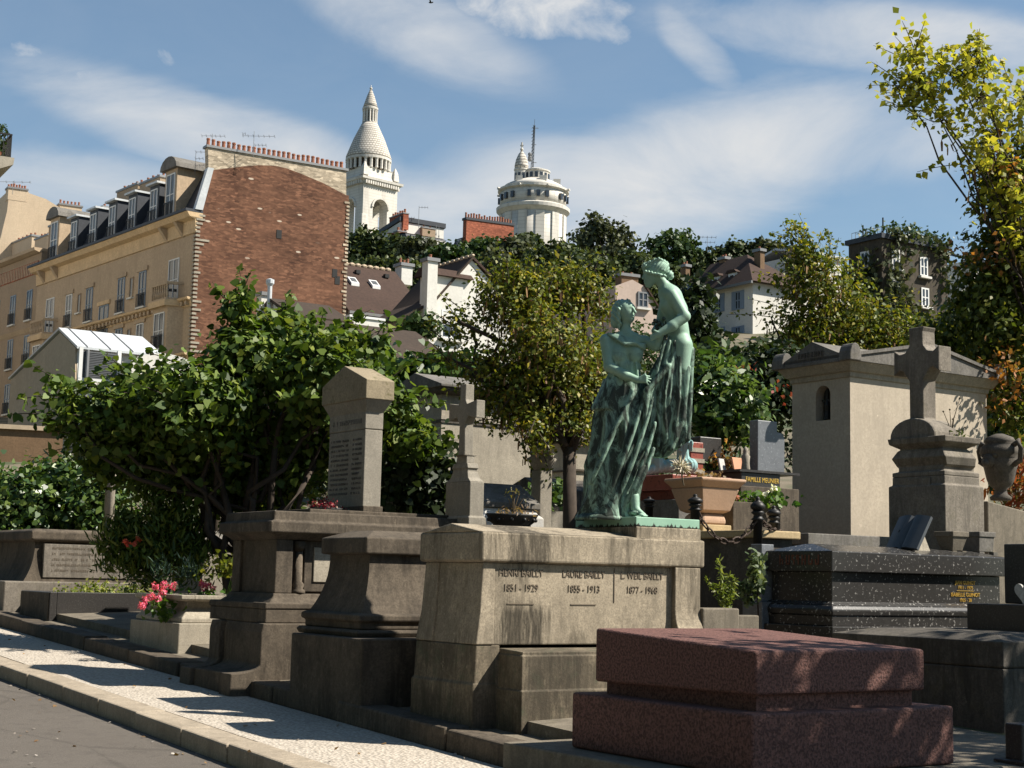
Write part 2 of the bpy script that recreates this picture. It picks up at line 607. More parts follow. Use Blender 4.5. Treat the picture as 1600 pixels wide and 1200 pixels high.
# ------------------------------------------------------------------ the statue's pedestal tomb
fp = Fr(G(756, 12.25))
W = fp.s(666, 0, .7)
zc, zk, zt = fp.z(1008), fp.z(876), fp.z(831)
L = fp.r(1093, -.05, zk)
def stained(name, boxes, base):
    """the pedestal stone with black run-off stains at measured spots (x, z ranges on the lit side)"""
    m = base.copy(); m.name = name
    t = NT.__new__(NT)
    t.m, t.t, t.n = m, m.node_tree, m.node_tree.nodes
    t.bsdf = t.n['Principled BSDF']
    old = t.bsdf.inputs['Base Color'].links[0].from_socket
    v = t.coords()
    s_ = t.node('SeparateXYZ', Vector=v)
    fine = t.noise(t.coords((16, 16, 2.2)), 1.6, 9, .78, .6)
    col = old
    for (x0, x1, z0, z1, amt) in boxes:
        fx = t.math('MULTIPLY', t.math('MULTIPLY', t.math('SUBTRACT', s_.outputs[0], x0), 1 / .12, True), t.math('MULTIPLY', t.math('SUBTRACT', x1, s_.outputs[0]), 1 / .2, True))
        fz = t.math('MULTIPLY', t.math('MULTIPLY', t.math('SUBTRACT', s_.outputs[2], z0), 1 / .05, True), t.math('MULTIPLY', t.math('SUBTRACT', z1, s_.outputs[2]), 1 / .3, True))
        k = t.math('MULTIPLY', fx, fz)
        k = t.math('MULTIPLY', t.math('SUBTRACT', t.math('ADD', t.math('MULTIPLY', k, .5), fine), .80), 4.0, True)
        col = t.mix(t.math('MULTIPLY', k, amt), col, (.035, .029, .02))
    t.set(t.bsdf.inputs['Base Color'], col)
    return m


M['ped_cap'] = stained('stained_cap_stone', [(.1, .75, zk - .1, zt + .4, .85), (1.1, 1.5, zk - .1, zt + .2, .4)], M['ped'])
M['ped_die'] = stained('stained_die_stone', [(.08, .75, zc - .2, zc + .55, .95), (.75, 1.15, zc - .2, zc + .35, .6), (-.1, .5, zc - .1, zk + .2, .35)], M['ped'])
M['ped_base'] = stained('stained_base_stone', [(.1, .9, -.2, zc + .2, .8), (.9, 2.2, .1, zc + .2, .6), (-.2, .3, -.3, .5, .6)], M['moss'])
root = thing('pedestal_tomb', 'large grey-brown stone tomb carrying the green bronze statue, with dates cut in its side', 'tomb', fp.O, TH)
mb = MB()
mb.stack([(zk - .012, -.02, L + .02, -.02, W + .02), (zk, -.055, L + .055, -.055, W + .055), (zt, -.055, L + .055, -.055, W + .055)])
mb.prism([(-.055, zt), (W + .055, zt), (W / 2, zt + .075)], 'x', -.055, L + .055)
mb.build('cap', M['ped_cap'], root, bevel=.014)
mb = MB().stack([(zc, -.05, L, 0, W + .05), (zc + .25, -.02, L, 0, W + .02), (zk - .012, 0, L, 0, W)])
mb.build('die', M['ped_die'], root, bevel=.01)
mb = MB()
mb.stack([(-.6, -.085, .165, -.008, W + .085), (zc * .52, -.085, .165, -.008, W + .085), (zc * .54, -.07, .165, -.003, W + .07), (zc, -.06, .165, -.003, W + .06)])
mb.build('end_plinth', M['ped_base'], root, bevel=.012)
mb = MB()
mb.stack([(-.6, .14, L + .1, -.36, W - .04), (zc * .47, .14, L + .1, -.36, W - .04), (zc * .48, .155, L + .08, -.335, W - .05), (zc - .07, .155, L + .08, -.335, W - .05), (zc - .065, .17, L + .06, -.315, W - .06), (zc - .04, .17, L + .06, -.315, W - .06), (zc - .025, .18, L + .05, -.02, W - .06)])
mb.build('side_plinth', M['ped_base'], root, bevel=.012)
# end pilaster with a concave foot
prof = [(.02, zk - .01), (-.05, zk - .01), (-.05, zc + .3)] + [(-.05 - .20 * (1 - math.cos(a)) , zc + .3 - .27 * math.sin(a)) for a in np.linspace(.15, math.pi / 2, 8)] + [(-.25, zc - .02), (.02, zc - .02)]
MB().prism(prof, 'x', L - .27, L + .012).build('end_pilaster', M['ped'], root, bevel=.008)
# corner pilasters of the street end
for y0, y1 in ((-.012, .2), (W - .2, W + .012)):
    MB().stack([(zc + .004, -.068, .1, y0 - (.05 if y0 > .1 else 0) * 0, y1 + (.05 if y0 > .1 else 0)), (zc + .25, -.036, .1, y0, y1 + (.02 if y0 > .1 else 0)), (zk - .014, -.016, .1, y0, y1)]).build('corner_pilaster', M['ped'], root, bevel=.008)
zi = zk - .115
ins = []
for px, a, b in ((814, 'HENRI BAILLY', '1851 - 1929'), (912, 'LAURE BAILLY', '1855 - 1913'), (1003, 'L. WEIL BAILLY', '1877 - 1968')):
    x = fp.r(px, 0, zi)
    text('inscription', a, M['incised'], root, (x, -.003, zi), .082, extrude=.003, sx=.85)
    text('inscription', b, M['incised'], root, (x, -.003, zi - .12), .082, extrude=.003, sx=.85)
mb = MB()
x = fp.r(959, 0, zi); mb.box(x, x + .008, -.006, .01, zi - .2, zk - .03)
for px in (814, 912):
    x = fp.r(px, 0, zi); mb.box(x - .13, x + .13, -.006, .01, zi - .225, zi - .217)
mb.build('carved_rule', M['incised'], root)
# stone block under the bronze
xs = fp.r(993, -.02, zt)
zs0, zs1 = zt + .005, zt + .1
MB().box(xs, L + .03, -.03, W + .0, zt - .02, zs1).build('statue_base', M['ped'], root, bevel=.01)
STAT = dict(x=xs, L=L, W=W, z=zs1, fr=fp)

# ------------------------------------------------------------------ pink granite tomb
fk = Fr(G(1181, 9.3))
fk.O.z = at(1175, 1212, 9.3).z
root = thing('granite_tomb', 'rough pink granite tomb of two stacked slabs in dappled shade, nearest to the camera', 'tomb', fk.O, TH)
xr, yl = fk.r(1445, 0, .7), fk.s(930, 0, .7)
z0, z1, zl = fk.z(1087), fk.z(1017), fk.z(1113)
def slab(z0, z1, zlft, x0, x1, y0, y1, n=1):
    return MB().loft([[(x0, y0, z0), (x1, y0, z0), (x1, y1, z0 - .02), (x0, y1, z0 - .02)], [(x0, y0, z1), (x1, y0, z1), (x1, y1, zlft), (x0, y1, zlft)]])
slab(z0, z1, z1 + .075, 0, xr, 0, yl).build('upper_slab', M['pink'], root, bevel=.02, seg=3)
slab(zl - .02, z0 - .003, z0 - .023, .06, xr - .06, .06, yl - .06).build('recess', M['pink'], root)
MB().box(-.11, xr + .17, -.09, fk.s(895, -.1, .3), .0, zl).build('lower_slab', M['pink'], root, bevel=.02, seg=3)
MB().box(-.34, xr + .42, -.28, yl + .6, -.22, -.004).build('base_slab', M['concrete'], root, bevel=.015)

# ------------------------------------------------------------------ sarcophagus tomb beside it, and the tall stele tomb
ft = Fr(G(577, 13.85))
W = ft.s(517, 0, ft.z(845))
zk, zt = ft.z(865), ft.z(840)
zd, zb, zs = ft.z(958), ft.z(972), ft.z(991)
root = thing('sarcophagus_tomb', 'weathered brown stone sarcophagus with a bulging waist, just left of the statue pedestal', 'tomb', ft.O, TH)
L = 2.1
mb = MB().stack([(zk - .01, -.0, L, 0, W), (zk, -.07, L + .07, -.06, W + .06), (zt, -.07, L + .07, -.06, W + .06), (zt + .07, .12, L - .1, .16, W - .16)])
mb.build('cap', M['tomb'], root, bevel=.012)
cur = [(zd + (zk - .01 - zd) * q, .13 * (1 - q) ** 2.2) for q in np.linspace(0, 1, 9)]
mb = MB().stack([(zd - .002, -.14, L + .14, -.14, W + .14)] + [(z, -e, L + e, -e, W + e) for z, e in cur])
mb.build('die', M['tomb'], root)
mb = MB().stack([(zs + .045, -.16, L + .16, -.16, W + .16), (zb, -.16, L + .16, -.16, W + .16), (zb + .012, -.19, L + .19, -.19, W + .19), (zd - .015, -.19, L + .19, -.19, W + .19), (zd, -.15, L + .15, -.15, W + .15)])
mb.build('moulded_base', M['tomb'], root, bevel=.012)
mb = MB().stack([(zs - .02, -.2, L + .2, -.2, W + .2), (zs + .02, -.22, L + .22, -.22, W + .22), (zs + .043, -.2, L + .2, -.2, W + .2)])
mb.build('base_moulding', M['tomb'], root, bevel=.008)
yl = ft.s(455, -.32, ft.z(1000))
MB().box(-.32, L + .25, -.5, yl, -.6, zs - .02).build('plinth', M['tomb'], root, bevel=.015)

f1 = Fr(G(432, 15.5))
W = f1.s(368, 0, f1.z(900))
zp1, zp0 = f1.z(803), f1.z(815)
zm0, zm1 = f1.z(832), f1.z(815)
zd, zb, zs = f1.z(927), f1.z(951), f1.z(971)
root = thing('stele_tomb', 'tall brown stone tomb topped by a narrow gabled stele, behind the bulging sarcophagus', 'tomb', f1.O, TH)
L = 2.35
mb = MB().stack([(zm0 - .07, -.03, L, -.03, W + .03), (zm0 - .005, -.12, L + .1, -.12, W + .12), (zm0, -.15, L + .12, -.15, W + .15), (zm1, -.15, L + .12, -.15, W + .15), (zm1 + .01, -.1, L + .08, -.1, W + .1), (zp1 + .03, -.09, L + .08, -.09, W + .09)])
mb.build('cornice', M['tomb'], root, bevel=.012)
mb = MB().stack([(zd, -.03, L, -.03, W + .03), (zm0 - .07, -.03, L, -.03, W + .03)])
# recessed bay on the lit side: die behind corner piers
mb = MB().box(-.0, L, .07, W, zd, zm0 - .07)
mb.build('die', M['tomb'], root)
for x0, x1 in ((-.03, .16), (L - .16, L + .03)):
    for y0, y1 in ((-.03, .17), (W - .17, W + .03)):
        MB().box(x0, x1, y0, y1, zd, zm0 - .068).build('pier', M['tomb'], root, bevel=.01)
for x in (.25, L - .25):
    MB().lathe([(.075, 0), (.075, .03), (.05, .05), (.065, .09), (.04, .12), (.036, .5), (.03, zm0 - zd - .2), (.06, zm0 - zd - .13), (.06, zm0 - zd - .08)], 12, (x, .02, zd)).build('colonnette', M['tomb'], root, smooth=True)
xa, xb = .42, L - .42
za, zb2 = f1.z(910, .6), f1.z(856, .6)
MB().box(xa - .1, xb + .1, .035, .08, za - .1, zb2 + .1).build('panel_frame', M['tomb'], root, bevel=.01)
MB().box(xa, xb, .02, .05, za, zb2).build('panel', M['pale'], root, bevel=.006)
mb = MB().stack([(zb, -.2, L + .2, -.2, W + .2), (zb + .06, -.2, L + .2, -.2, W + .2), (zb + .065, -.17, L + .17, -.17, W + .17), (zd - .11, -.14, L + .14, -.14, W + .14), (zd - .04, -.06, L + .06, -.06, W + .06), (zd, -.045, L + .05, -.045, W + .045)])
mb.build('moulded_base', M['tomb'], root, bevel=.012)
MB().box(-.19, L + .19, -.19, W + .19, zs - .01, zb).build('base_band', M['tomb'], root, bevel=.01)
# front steps of the base with curved feet
def foot(y0, y1, x):
    prof = [(.25, zs - .012), (x, zs - .012), (x - .02, zs - .1), (x - .02, .13)] + [(x - .02 - .3 * (1 - math.cos(a)), .13 - .09 * math.sin(a)) for a in np.linspace(.2, math.pi / 2, 6)] + [(x - .34, -.5), (.25, -.5)]
    return MB().prism(prof, 'y', y0, y1)
ya, yb = -.26, f1.s(331, -.24, zs)
foot(ya, ya + .26, -.24).build('foot', M['tomb'], root, bevel=.012)
foot(ya + .265, yb - .265, -.19).build('foot', M['tomb'], root, bevel=.012)
foot(yb - .26, yb, -.24).build('foot', M['tomb'], root, bevel=.012)
MB().box(.252, L + .25, ya + .01, yb - .01, -.5, zs - .014).build('plinth', M['tomb'], root, bevel=.01)
MB().box(.4, L - .25, .12, W - .1, zp1 + .025, zp1 + .075).build('stele_step', M['tomb'], root, bevel=.01)
# the stele itself
x0 = f1.r(566, .15, zp1); y0 = .15
x1 = f1.r(596, y0, zp1 + .5)
y1 = f1.s(513, x0, zp1 + .6)
zst, zc0, zc1 = zp1 + .073, f1.z(624, x0, y0), f1.z(594, x0, y0)
zl1 = f1.z(669, x0, y0)
MB().box(x0, x1, y0, y1, zst, zl1 - .01).build('stele_shaft', M['stele'], root, bevel=.008)
MB().stack([(zl1 - .01, x0 + .012, x1 - .012, y0 + .012, y1 - .012), (zl1, x0 - .002, x1 + .002, y0 - .002, y1 + .002), (zc0 - .13, x0 - .002, x1 + .002, y0 - .002, y1 + .002), (zc0, x0 - .05, x1 + .06, y0 - .09, y1 + .09)]).build('stele_neck', M['stele'], root, bevel=.006)
mb = MB().prism([(y0 - .1, zc0), (y1 + .1, zc0), (y1 + .1, zc1), ((y0 + y1) / 2, zc1 + .19), (y0 - .1, zc1)], 'x', x0 - .06, x1 + .07)
mb.build('stele_cap', M['mosscap'], root, bevel=.008)
MB().box(x0 - .005, x1 + .02, y0 - .02, y1 + .02, zst - .001, zst + .06).build('stele_foot', M['tomb'], root, bevel=.008)
mb = MB()
z = zl1 + .06
mb.glyphs(y0 + .08, y1 - .08, z, .05, x0 - .002, -1, 'y')
z = zl1 - .12
while z > zst + .15:
    mb.glyphs(y0 + .06, y0 + .27, z, .024, x0, -1, 'y'); mb.glyphs(y0 + .36, y1 - .06, z, .024, x0, -1, 'y')
    z -= .052
mb.build('worn_lettering', M['roofst'], root)
# bowl of dark red flowers on the tomb
p = f1.w(f1.r(510, .45, zp1), .45, zp1 + .03)
fb = thing('flower_bowl', 'dark shallow bowl of red and pale flowers at the foot of the tall stele', 'flowers', p)
MB().lathe([(.08, 0), (.16, .02), (.2, .07), (.17, .075)], 18).build('bowl', M['iron'], fb, smooth=True)
P, d, _ = clump_points([((0, 0, .09), (.18, .18, .05))], 26, 14, .022)
leaf_mesh('blossom', P, leaf_mat('dark_red_petals', [(.22, .008, .02), (.16, .006, .015), (.3, .02, .03), (.45, .38, .30)], trans=.15), fb, .03, KITE, up=.6)

# ------------------------------------------------------------------ planter tomb with pink flowers
fe = Fr(G(283, 17.6))
W = fe.s(203, 0, .2)
zr1, zr0, zk, zl = fe.z(930), fe.z(938), fe.z(951), fe.z(974)
L = 1.55
root = thing('planter_tomb', 'pale stone grave planter full of flowers, left of the tall stele tomb', 'tomb', fe.O, TH)
MB().box(0, L, 0, W, -.5, zl).build('plinth', M['pale'], root, bevel=.012)
MB().stack([(zl + .002, .05, L - .03, .05, W - .05), (zl + .05, .05, L - .03, .05, W - .05), (zk, .16, L - .1, .16, W - .16), (zr0 - .01, .16, L - .1, .16, W - .16)]).build('body', M['pale'], root, bevel=.01)
mb = MB()
for (a, b, c, d) in ((.03, .19, .03, W - .03), (L - .16, L, .03, W - .03), (.19, L - .16, .03, .19), (.19, L - .16, W - .19, W - .03)):
    mb.stack([(zr0 - .012, a + .04, b - .0, c + .04, d), (zr0 + .012, a, b, c, d), (zr1, a, b, c, d)])
mb.build('rim', M['pale'], root, bevel=.008)
MB().box(.19, L - .16, .19, W - .19, zr0 - .01, zr1 - .03).build('soil', M['soil'], root)
zu = fe.z(878, L * .9)
MB().stack([(zr1, L - .02, L + .35, .02, W - .02), (zu - .1, L - .02, L + .35, .02, W - .02), (zu - .09, L - .07, L + .38, -.04, W + .04), (zu, L - .07, L + .38, -.04, W + .04)]).build('headstone', M['pale'], root, bevel=.01)
MB().box(L - .02, L + .35, .0, W, -.5, zr1 - .002).build('headstone_foot', M['pale'], root)
LEAFG = leaf_mat('bright_leaf', [(.04, .10, .015), (.07, .14, .02), (.10, .17, .03)])


def flower(name, label, pos, heads, hr, col, leaves, lsize, cat='flowers', lm=None, group=None, petal=.03, per=60, gcol=None):
    o = thing(name, label, cat, pos, 0, group)
    lp = np.array(leaves, float)
    leaf_mesh('foliage', lp, lm or LEAFG, o, lsize, HEART, up=.7)
    mb = MB()
    for h in heads: mb.tube([(h[0] * .4, h[1] * .4, -.02), (h[0] * .8, h[1] * .8, h[2] * .55), h], .004, 4)
    mb.build('stem', LEAFG, o)
    for h in heads:
        d = rng.normal(size=(per, 3)); d /= np.linalg.norm(d, axis=1)[:, None]
        leaf_mesh('bloom', np.array(h) + d * hr * .75, col, o, petal, KITE, up=.3, out=d)
    return o


def scatter(n, sx, sy, z0, z1):
    return [(rng.normal() * sx, rng.normal() * sy, rng.uniform(z0, z1)) for _ in range(n)]


PINK = leaf_mat('pink_petals', [(.72, .12, .22), (.80, .20, .30), (.62, .08, .17)], trans=.3)
ROSE = leaf_mat('cream_petals', [(.80, .70, .50), (.85, .78, .62)], trans=.3)
CORAL = leaf_mat('coral_petals', [(.75, .14, .09), (.8, .2, .12)], trans=.3)
def local(o, fr, pts):   # pixel heads -> offsets from o at its own depth
    return [tuple(at(px, py, o.y + dy) - o) for px, py, dy in pts]
o = at(262, 936, 17.95)
flower('geranium', 'pink geranium heads spilling over the corner of the pale stone planter', o, local(o, None, [(243, 916, .0), (257, 913, .1), (271, 915, .1), (255, 924, -.05), (237, 931, -.1), (226, 938, -.15), (222, 946, -.2), (247, 935, -.1)]), .05, PINK, [(p[0] * .1 + rng.uniform(-.15, .12), rng.uniform(-.15, .15), rng.uniform(-.22, .02)) for p in scatter(90, 1, 1, 0, 1)], .06)
o = at(322, 930, 18.2)
flower('geranium', 'small pink geranium beside the rose stem in the pale stone planter', o, local(o, None, [(316, 911, .05), (320, 919, -.02), (332, 919, .02), (326, 914, 0)]), .04, PINK, scatter(40, .09, .08, -.05, .06), .05)
o = at(273, 915, 18.5)
flower('rose', 'single cream rose bloom above the pink geranium heads', o, [(0, 0, 0)], .05, ROSE, scatter(50, .12, .1, -.2, .0), .05, per=70)
o = at(348, 930, 18.2)
flower('rose_bush', 'small yellow-green rose bush on a thin stem at the right of the pale stone planter', o, local(o, None, [(369, 878, 0), (362, 897, .05), (372, 886, 0)]), .045, ROSE, [tuple(np.array(at(rng.normal(350, 13), rng.normal(886, 10), 18.2 + rng.normal() * .12) - o)) for _ in range(150)], .055, cat='plant', lm=leaf_mat('rose_leaf', [(.08, .11, .015), (.14, .16, .02), (.2, .2, .03)]))

# ------------------------------------------------------------------ low black grave and the sarcophagus behind it
ff = Fr(G(80, 21.7))
W = ff.s(33, 0, .3)
zt = ff.z(925)
root = thing('black_grave', 'low black granite grave border planted with low green ground plants', 'grave', ff.O, TH)
L = 2.1
mb = MB()
mb.box(0, .1, 0, W, -.4, zt).box(L - .1, L, 0, W, -.4, zt).box(.101, L - .101, 0, .1, -.4, zt).box(.101, L - .101, W - .1, W, -.4, zt)
mb.build('border', [M['dark']], root, bevel=.008)
MB().box(.09, L - .09, .09, W - .09, -.3, zt - .06).build('soil', M['soil'], root)
MB().box(-.012, .0, .02, W - .02, -.35, zt - .01).build('end_panel', M['tomb'], root)
P, d, _ = clump_points([((L * .5, W * .45, zt), (.8, W * .4, .09))], 120, 12, .06)
pl = thing('bedding_plants', 'low yellow-green bedding plants growing inside the black granite grave border', 'plants', ff.O, TH)
leaf_mesh('foliage', P, leaf_mat('bedding_leaf', [(.10, .15, .02), (.16, .2, .03), (.3, .3, .08)]), pl, .05, KITE, up=.7)

fg = Fr(G(52, 23.6))
W = fg.s(-25, 0, .6)
zt, zc0, zb = fg.z(828), fg.z(843), fg.z(907)
root = thing('sarcophagus_tomb', 'long brown stone sarcophagus with a lettered side panel, in front of the ivy', 'tomb', fg.O, TH)
L = 2.3
MB().stack([(zc0 - .03, -.03, L, -.03, W), (zc0, -.09, L + .05, -.09, W + .05), (zt - .02, -.09, L + .05, -.09, W + .05), (zt + .02, -.02, L, -.02, W - .05)]).build('cap', M['tomb'], root, bevel=.02)
cur = [(zb + (zc0 - .03 - zb) * q, .16 * (1 - q) ** 2.5) for q in np.linspace(0, 1, 8)]
MB().stack([(zb - .01, -.17, L, -.1, W)] + [(z, -e, L, -e * .4, W) for z, e in cur]).build('die', M['tomb'], root)
MB().box(.12, L - .15, -.075, .05, zb + .05, zc0 - .06).build('panel', M['monument'], root, bevel=.006)
mb = MB()
for k in range(5):
    z = zc0 - .14 - k * .085
    mb.glyphs(.25, .98, z, .035, -.0755, -1, 'x', .003); mb.glyphs(1.15, 2.0, z, .035, -.0755, -1, 'x', .003)
mb.build('worn_lettering', M['incised'], root)
MB().box(-.5, L + .2, -.25, W + .3, -.5, zb - .012).build('plinth', M['monument'], root, bevel=.02)

# ------------------------------------------------------------------ black speckled granite tomb on the right
fb_ = Fr(G(1300, 14.0))
W = fb_.s(1207, 0, fb_.z(890))
zt, zk, zd, zm, zb = fb_.z(861), fb_.z(893), fb_.z(940), fb_.z(962), fb_.z(978)
L = fb_.r(1562, 0, zk)
root = thing('speckled_granite_tomb', 'polished black speckled granite tomb with gold names, in front of the stone cross', 'tomb', fb_.O, TH)
MB().stack([(zk, -.06, L + .05, -.06, W + .05), (zt, -.06, L + .05, -.06, W + .05), (zt + .07, .1, L - .05, W * .5 - .05, W * .5 + .05)]).build('cap', M['black'], root, bevel=.008)
MB().box(.0, L, 0, W, zd - .02, zk - .001).build('die', M['black'], root, bevel=.006)
MB().stack([(zd - .03, -.06, L + .05, -.06, W + .05), (zd - .015, -.04, L + .05, -.04, W + .04), (zd, -.02, L + .02, -.02, W + .02)]).build('upper_moulding', M['black'], root, bevel=.01, seg=3)
MB().stack([(zm, -.09, L + .05, -.09, W + .07), (zm + .05, -.1, L + .06, -.1, W + .08), (zd - .032, -.07, L + .05, -.07, W + .05)]).build('lower_moulding', M['black'], root, bevel=.012, seg=3)
MB().box(-.08, L + .04, -.08, W + .06, zb, zm - .001).build('base_band', M['black'], root, bevel=.006)
MB().box(-.14, L + .1, -.14, W + .1, -.4, zb - .001).build('plinth', M['black'], root, bevel=.008)
xt = fb_.r(1508, 0, zd + .1)
zt2 = zk - .085
for s_, dz, sz in (('JEAN GUINOT', 0, .046), ('1911 - 1975', -.048, .046), ('ISABELLE GUINOT', -.118, .052), ('1955 - 20', -.168, .046)):
    text('gold_inscription', s_, M['gold'], root, (xt, -.003, zt2 + dz), sz, extrude=.003)
MB().box(xt - .12, xt + .12, -.006, .005, zt2 - .066, zt2 - .061).build('gold_rule', M['gold'], root)
mb = MB(); mb.glyphs(.1, W - .1, zk + .06, .09, -.061, -1, 'y'); mb.build('faded_lettering', M['redink'], root)
TOPB = zt
# things standing on it
def on_top(px, y):
    x = fb_.r(px, y, TOPB)
    return x
bx = fb_.w(on_top(1420, .28), .28, TOPB + .02)
bk = thing('book_plaque', 'grey stone open-book plaque leaning on the black granite tomb', 'plaque', bx, TH)
Mt = Matrix.Rotation(math.radians(-57), 4, 'Y')
for sgn in (-1, 1):
    mb = MB()
    n = 8
    top = [(.02 + .0, sgn * .20 * k / n, .012 + .03 * math.sin(math.pi * (k / n) ** .6)) for k in range(n + 1)]
    rings = []
    for (x, y, h) in top:
        rings.append([(-.19, y, -.02), (.19, y, -.02), (.19, y, h), (-.19, y, h)])
    mb.loft(rings).xf(Matrix.Translation((0, 0, .19)) @ Mt)
    mb.build('page', M['bookslate'], bk, smooth=False)
MB().ball((-.02, .08, .02), (.035, .03, .008)).xf(Matrix.Translation((0, 0, .215)) @ Mt).build('medallion', M['iron'], bk, smooth=True)
MB().stack([(-.02, -.02, .22, -.1, .1), (.05, .0, .2, -.08, .08), (.24, .05, .13, -.05, .05)]).build('prop', M['pale'], bk)
MB().box(-.06, .3, -.14, .14, -.03, -.0).build('foot', M['pale'], bk)


def stone_pot(name, label, p, w, h, mat, flare=.75, feet=True):
    o = thing(name, label, 'pot', p, TH)
    w2 = w / 2
    b = w2 * flare
    MB().stack([(.05, -b, b, -b, b), (h - .05, -w2 * .92, w2 * .92, -w2 * .92, w2 * .92)]).build('body', mat, o, bevel=.006)
    MB().stack([(h - .052, -w2, w2, -w2, w2), (h, -w2 * 1.02, w2 * 1.02, -w2 * 1.02, w2 * 1.02)]).build('rim', mat, o, bevel=.006)
    mb = MB()
    for sx in (-1, 1):
        for sy in (-1, 1): mb.box(sx * b - .03, sx * b + .03, sy * b - .03, sy * b + .03, 0, .05)
    mb.build('feet', mat, o)
    return o


TS = M['stele']
stone_pot('stone_pot', 'tapering stone pot on the black granite tomb, next to the open-book plaque', fb_.w(on_top(1487, .33), .33, TOPB + .01), .24, .24, M['concrete'], .6)
stone_pot('stone_pot', 'square grey-green stone pot at the far right end of the black granite tomb', fb_.w(on_top(1528, .33), .33, TOPB + .01), .25, .25, M['roofst'], .85)

# grey stele, concrete planter, fern between pedestal and black tomb
fs = Fr(G(1190, 14.6))
root = thing('grey_stele', 'slim polished grey stele standing left of the black speckled tomb', 'gravestone', fs.O, TH)
z1, z0 = fs.z(850), fs.z(940)
MB().box(0, fs.r(1197, 0, z1) + .1, 0, fs.s(1173, 0, z1), z0, z1).build('slab', M['grey'], root, bevel=.006)
MB().box(-.05, .4, -.06, fs.s(1173, 0, z0) + .06, -.3, z0 - .001).build('foot', M['grey'], root, bevel=.006)
fc = Fr(G(1099, 13.4))
root = thing('concrete_planter', 'low rough concrete planter box behind the pink granite tomb', 'planter', fc.O, TH)
zt = fc.z(950)
xr = fc.r(1190, 0, zt)
MB().box(0, .42, 0, fc.s(1074, 0, zt), -.4, zt).build('end_block', M['concrete'], root, bevel=.015)
MB().box(.421, xr, .03, .15, -.4, zt - .06).build('side', M['concrete'], root, bevel=.012)
MB().box(.43, xr, .152, .5, -.4, zt - .12).build('soil', M['soil'], root)
p = fc.w(fc.r(1135, .25, zt), .25, zt - .1)
fn = thing('fern', 'upright fern with narrow fronds growing in the low concrete planter', 'plant', p)
for k in range(9):
    tip = at(1135 + rng.uniform(-28, 14) if k else 1124, 880 + rng.uniform(0, 45) if k else 872, p.y + rng.uniform(-.15, .15)) - p
    if k == 1: tip = at(1104, 905, p.y) - p
    pts = [Vector((0, 0, 0)).lerp(tip, q) + Vector((0, 0, .06 * math.sin(q * math.pi))) for q in np.linspace(0, 1, 14)]
    P = np.array([tuple(q) for q in pts for _ in range(4)])
    leaf_mesh('frond', P, leaf_mat('fern_leaf', [(.09, .13, .02), (.16, .2, .04), (.2, .22, .06)]) if k == 0 else bpy.data.materials['fern_leaf'], fn, .055, LANCE, up=.2, droop=0)
p = at(1182, 895, 14.3)
p.z -= .0
pv = thing('hanging_ivy', 'small tuft of pale ivy hanging beside the slim grey stele', 'plant', p)
P, d, _ = clump_points([((0, 0, 0), (.06, .08, .22)), ((-.08, 0, -.2), (.08, .06, .1))], 45, 8, .03)
leaf_mesh('foliage', P, leaf_mat('ivy_pale_leaf', [(.05, .08, .03), (.12, .16, .08), (.2, .24, .14)]), pv, .045, HEART)
MB().tube([(0, .02, -.9), (.02, .02, -.4), (0, 0, .1)], .008, 5).build('stem', M['rust'], pv)

# dark tombs at the right edge
fi = Fr(G(1565, 12.0))
fi.O.z = at(1565, 1135, 12).z
root = thing('dark_tomb', 'big dark stone chest tomb in tree shade at the right edge, behind the pink tomb', 'tomb', fi.O, TH)
zt, zm = fi.z(1003), fi.z(1043)
yl = fi.s(1300, 0, zt)
MB().stack([(-.3, -.0, 2.2, 0, yl), (zm - .012, 0, 2.2, 0, yl)]).build('chest', M['cross'], root, bevel=.012)
MB().stack([(zm - .011, .015, 2.2, .015, yl - .015), (zm, -.0, 2.2, -.0, yl), (zt, -.0, 2.2, 0, yl), (zt + .05, .25, 2.0, .25, yl - .25)]).build('lid', M['cross'], root, bevel=.01)
fh = Fr(G(1640, 13.1))
root = thing('dark_grave', 'stepped black granite grave in shade at the right edge, above the dark chest tomb', 'grave', fh.O, TH)
z1, z2 = fh.z(946), fh.z(846)
MB().box(-.1, 2, 0, fh.s(1522, 0, z1), -.4, z1).build('lower_slab', M['dark'], root, bevel=.01)
MB().box(.5, 2, .25, fh.s(1568, .5, z2), z1 + .001, z2).build('headstone', M['dark'], root, bevel=.01)
p = at(1598, 925, 13.0)
wp = thing('heart_plaque', 'small white heart-shaped plaque on a thin stand at the right edge of the photo', 'plaque', p, TH)
hp = [(.085 * math.sin(a) ** 3, .075 * (13 * math.cos(a) - 5 * math.cos(2 * a) - 2 * math.cos(3 * a) - math.cos(4 * a)) / 13) for a in np.linspace(0, 2 * math.pi, 28)[:-1]]
MB().prism(hp, 'x', 0, .02).build('heart', M['white'], wp)
MB().tube([(.03, 0, .05), (.06, .03, -.15)], .008, 5).build('stand', M['iron'], wp)

# long low stone ledge before the chapel
fl = Fr(G(1290, 16.2))
root = thing('stone_ledge', 'long low grey stone slab lying in front of the cream chapel', 'grave', fl.O, TH)
z1, z0 = fl.z(834), fl.z(852)
MB().box(-.25, 2.3, 0, fl.s(1176, 0, z1), z0, z1).build('slab', M['roofst'], root, bevel=.01)
MB().box(-.15, 2.2, .08, fl.s(1180, 0, z1), -.4, z0 - .001).build('base', M['cross'], root)

# ------------------------------------------------------------------ cream chapel
fc = Fr(G(1330, 19.0))
W = fc.s(1238, 0, fc.z(700)); L = fc.r(1543, 0, fc.z(700))
zw, zc, zr = fc.z(588), fc.z(566), fc.z(543)
root = thing('cream_chapel', 'cream rendered funerary chapel with grey pediments and rounded corner ears', 'chapel', fc.O, TH)
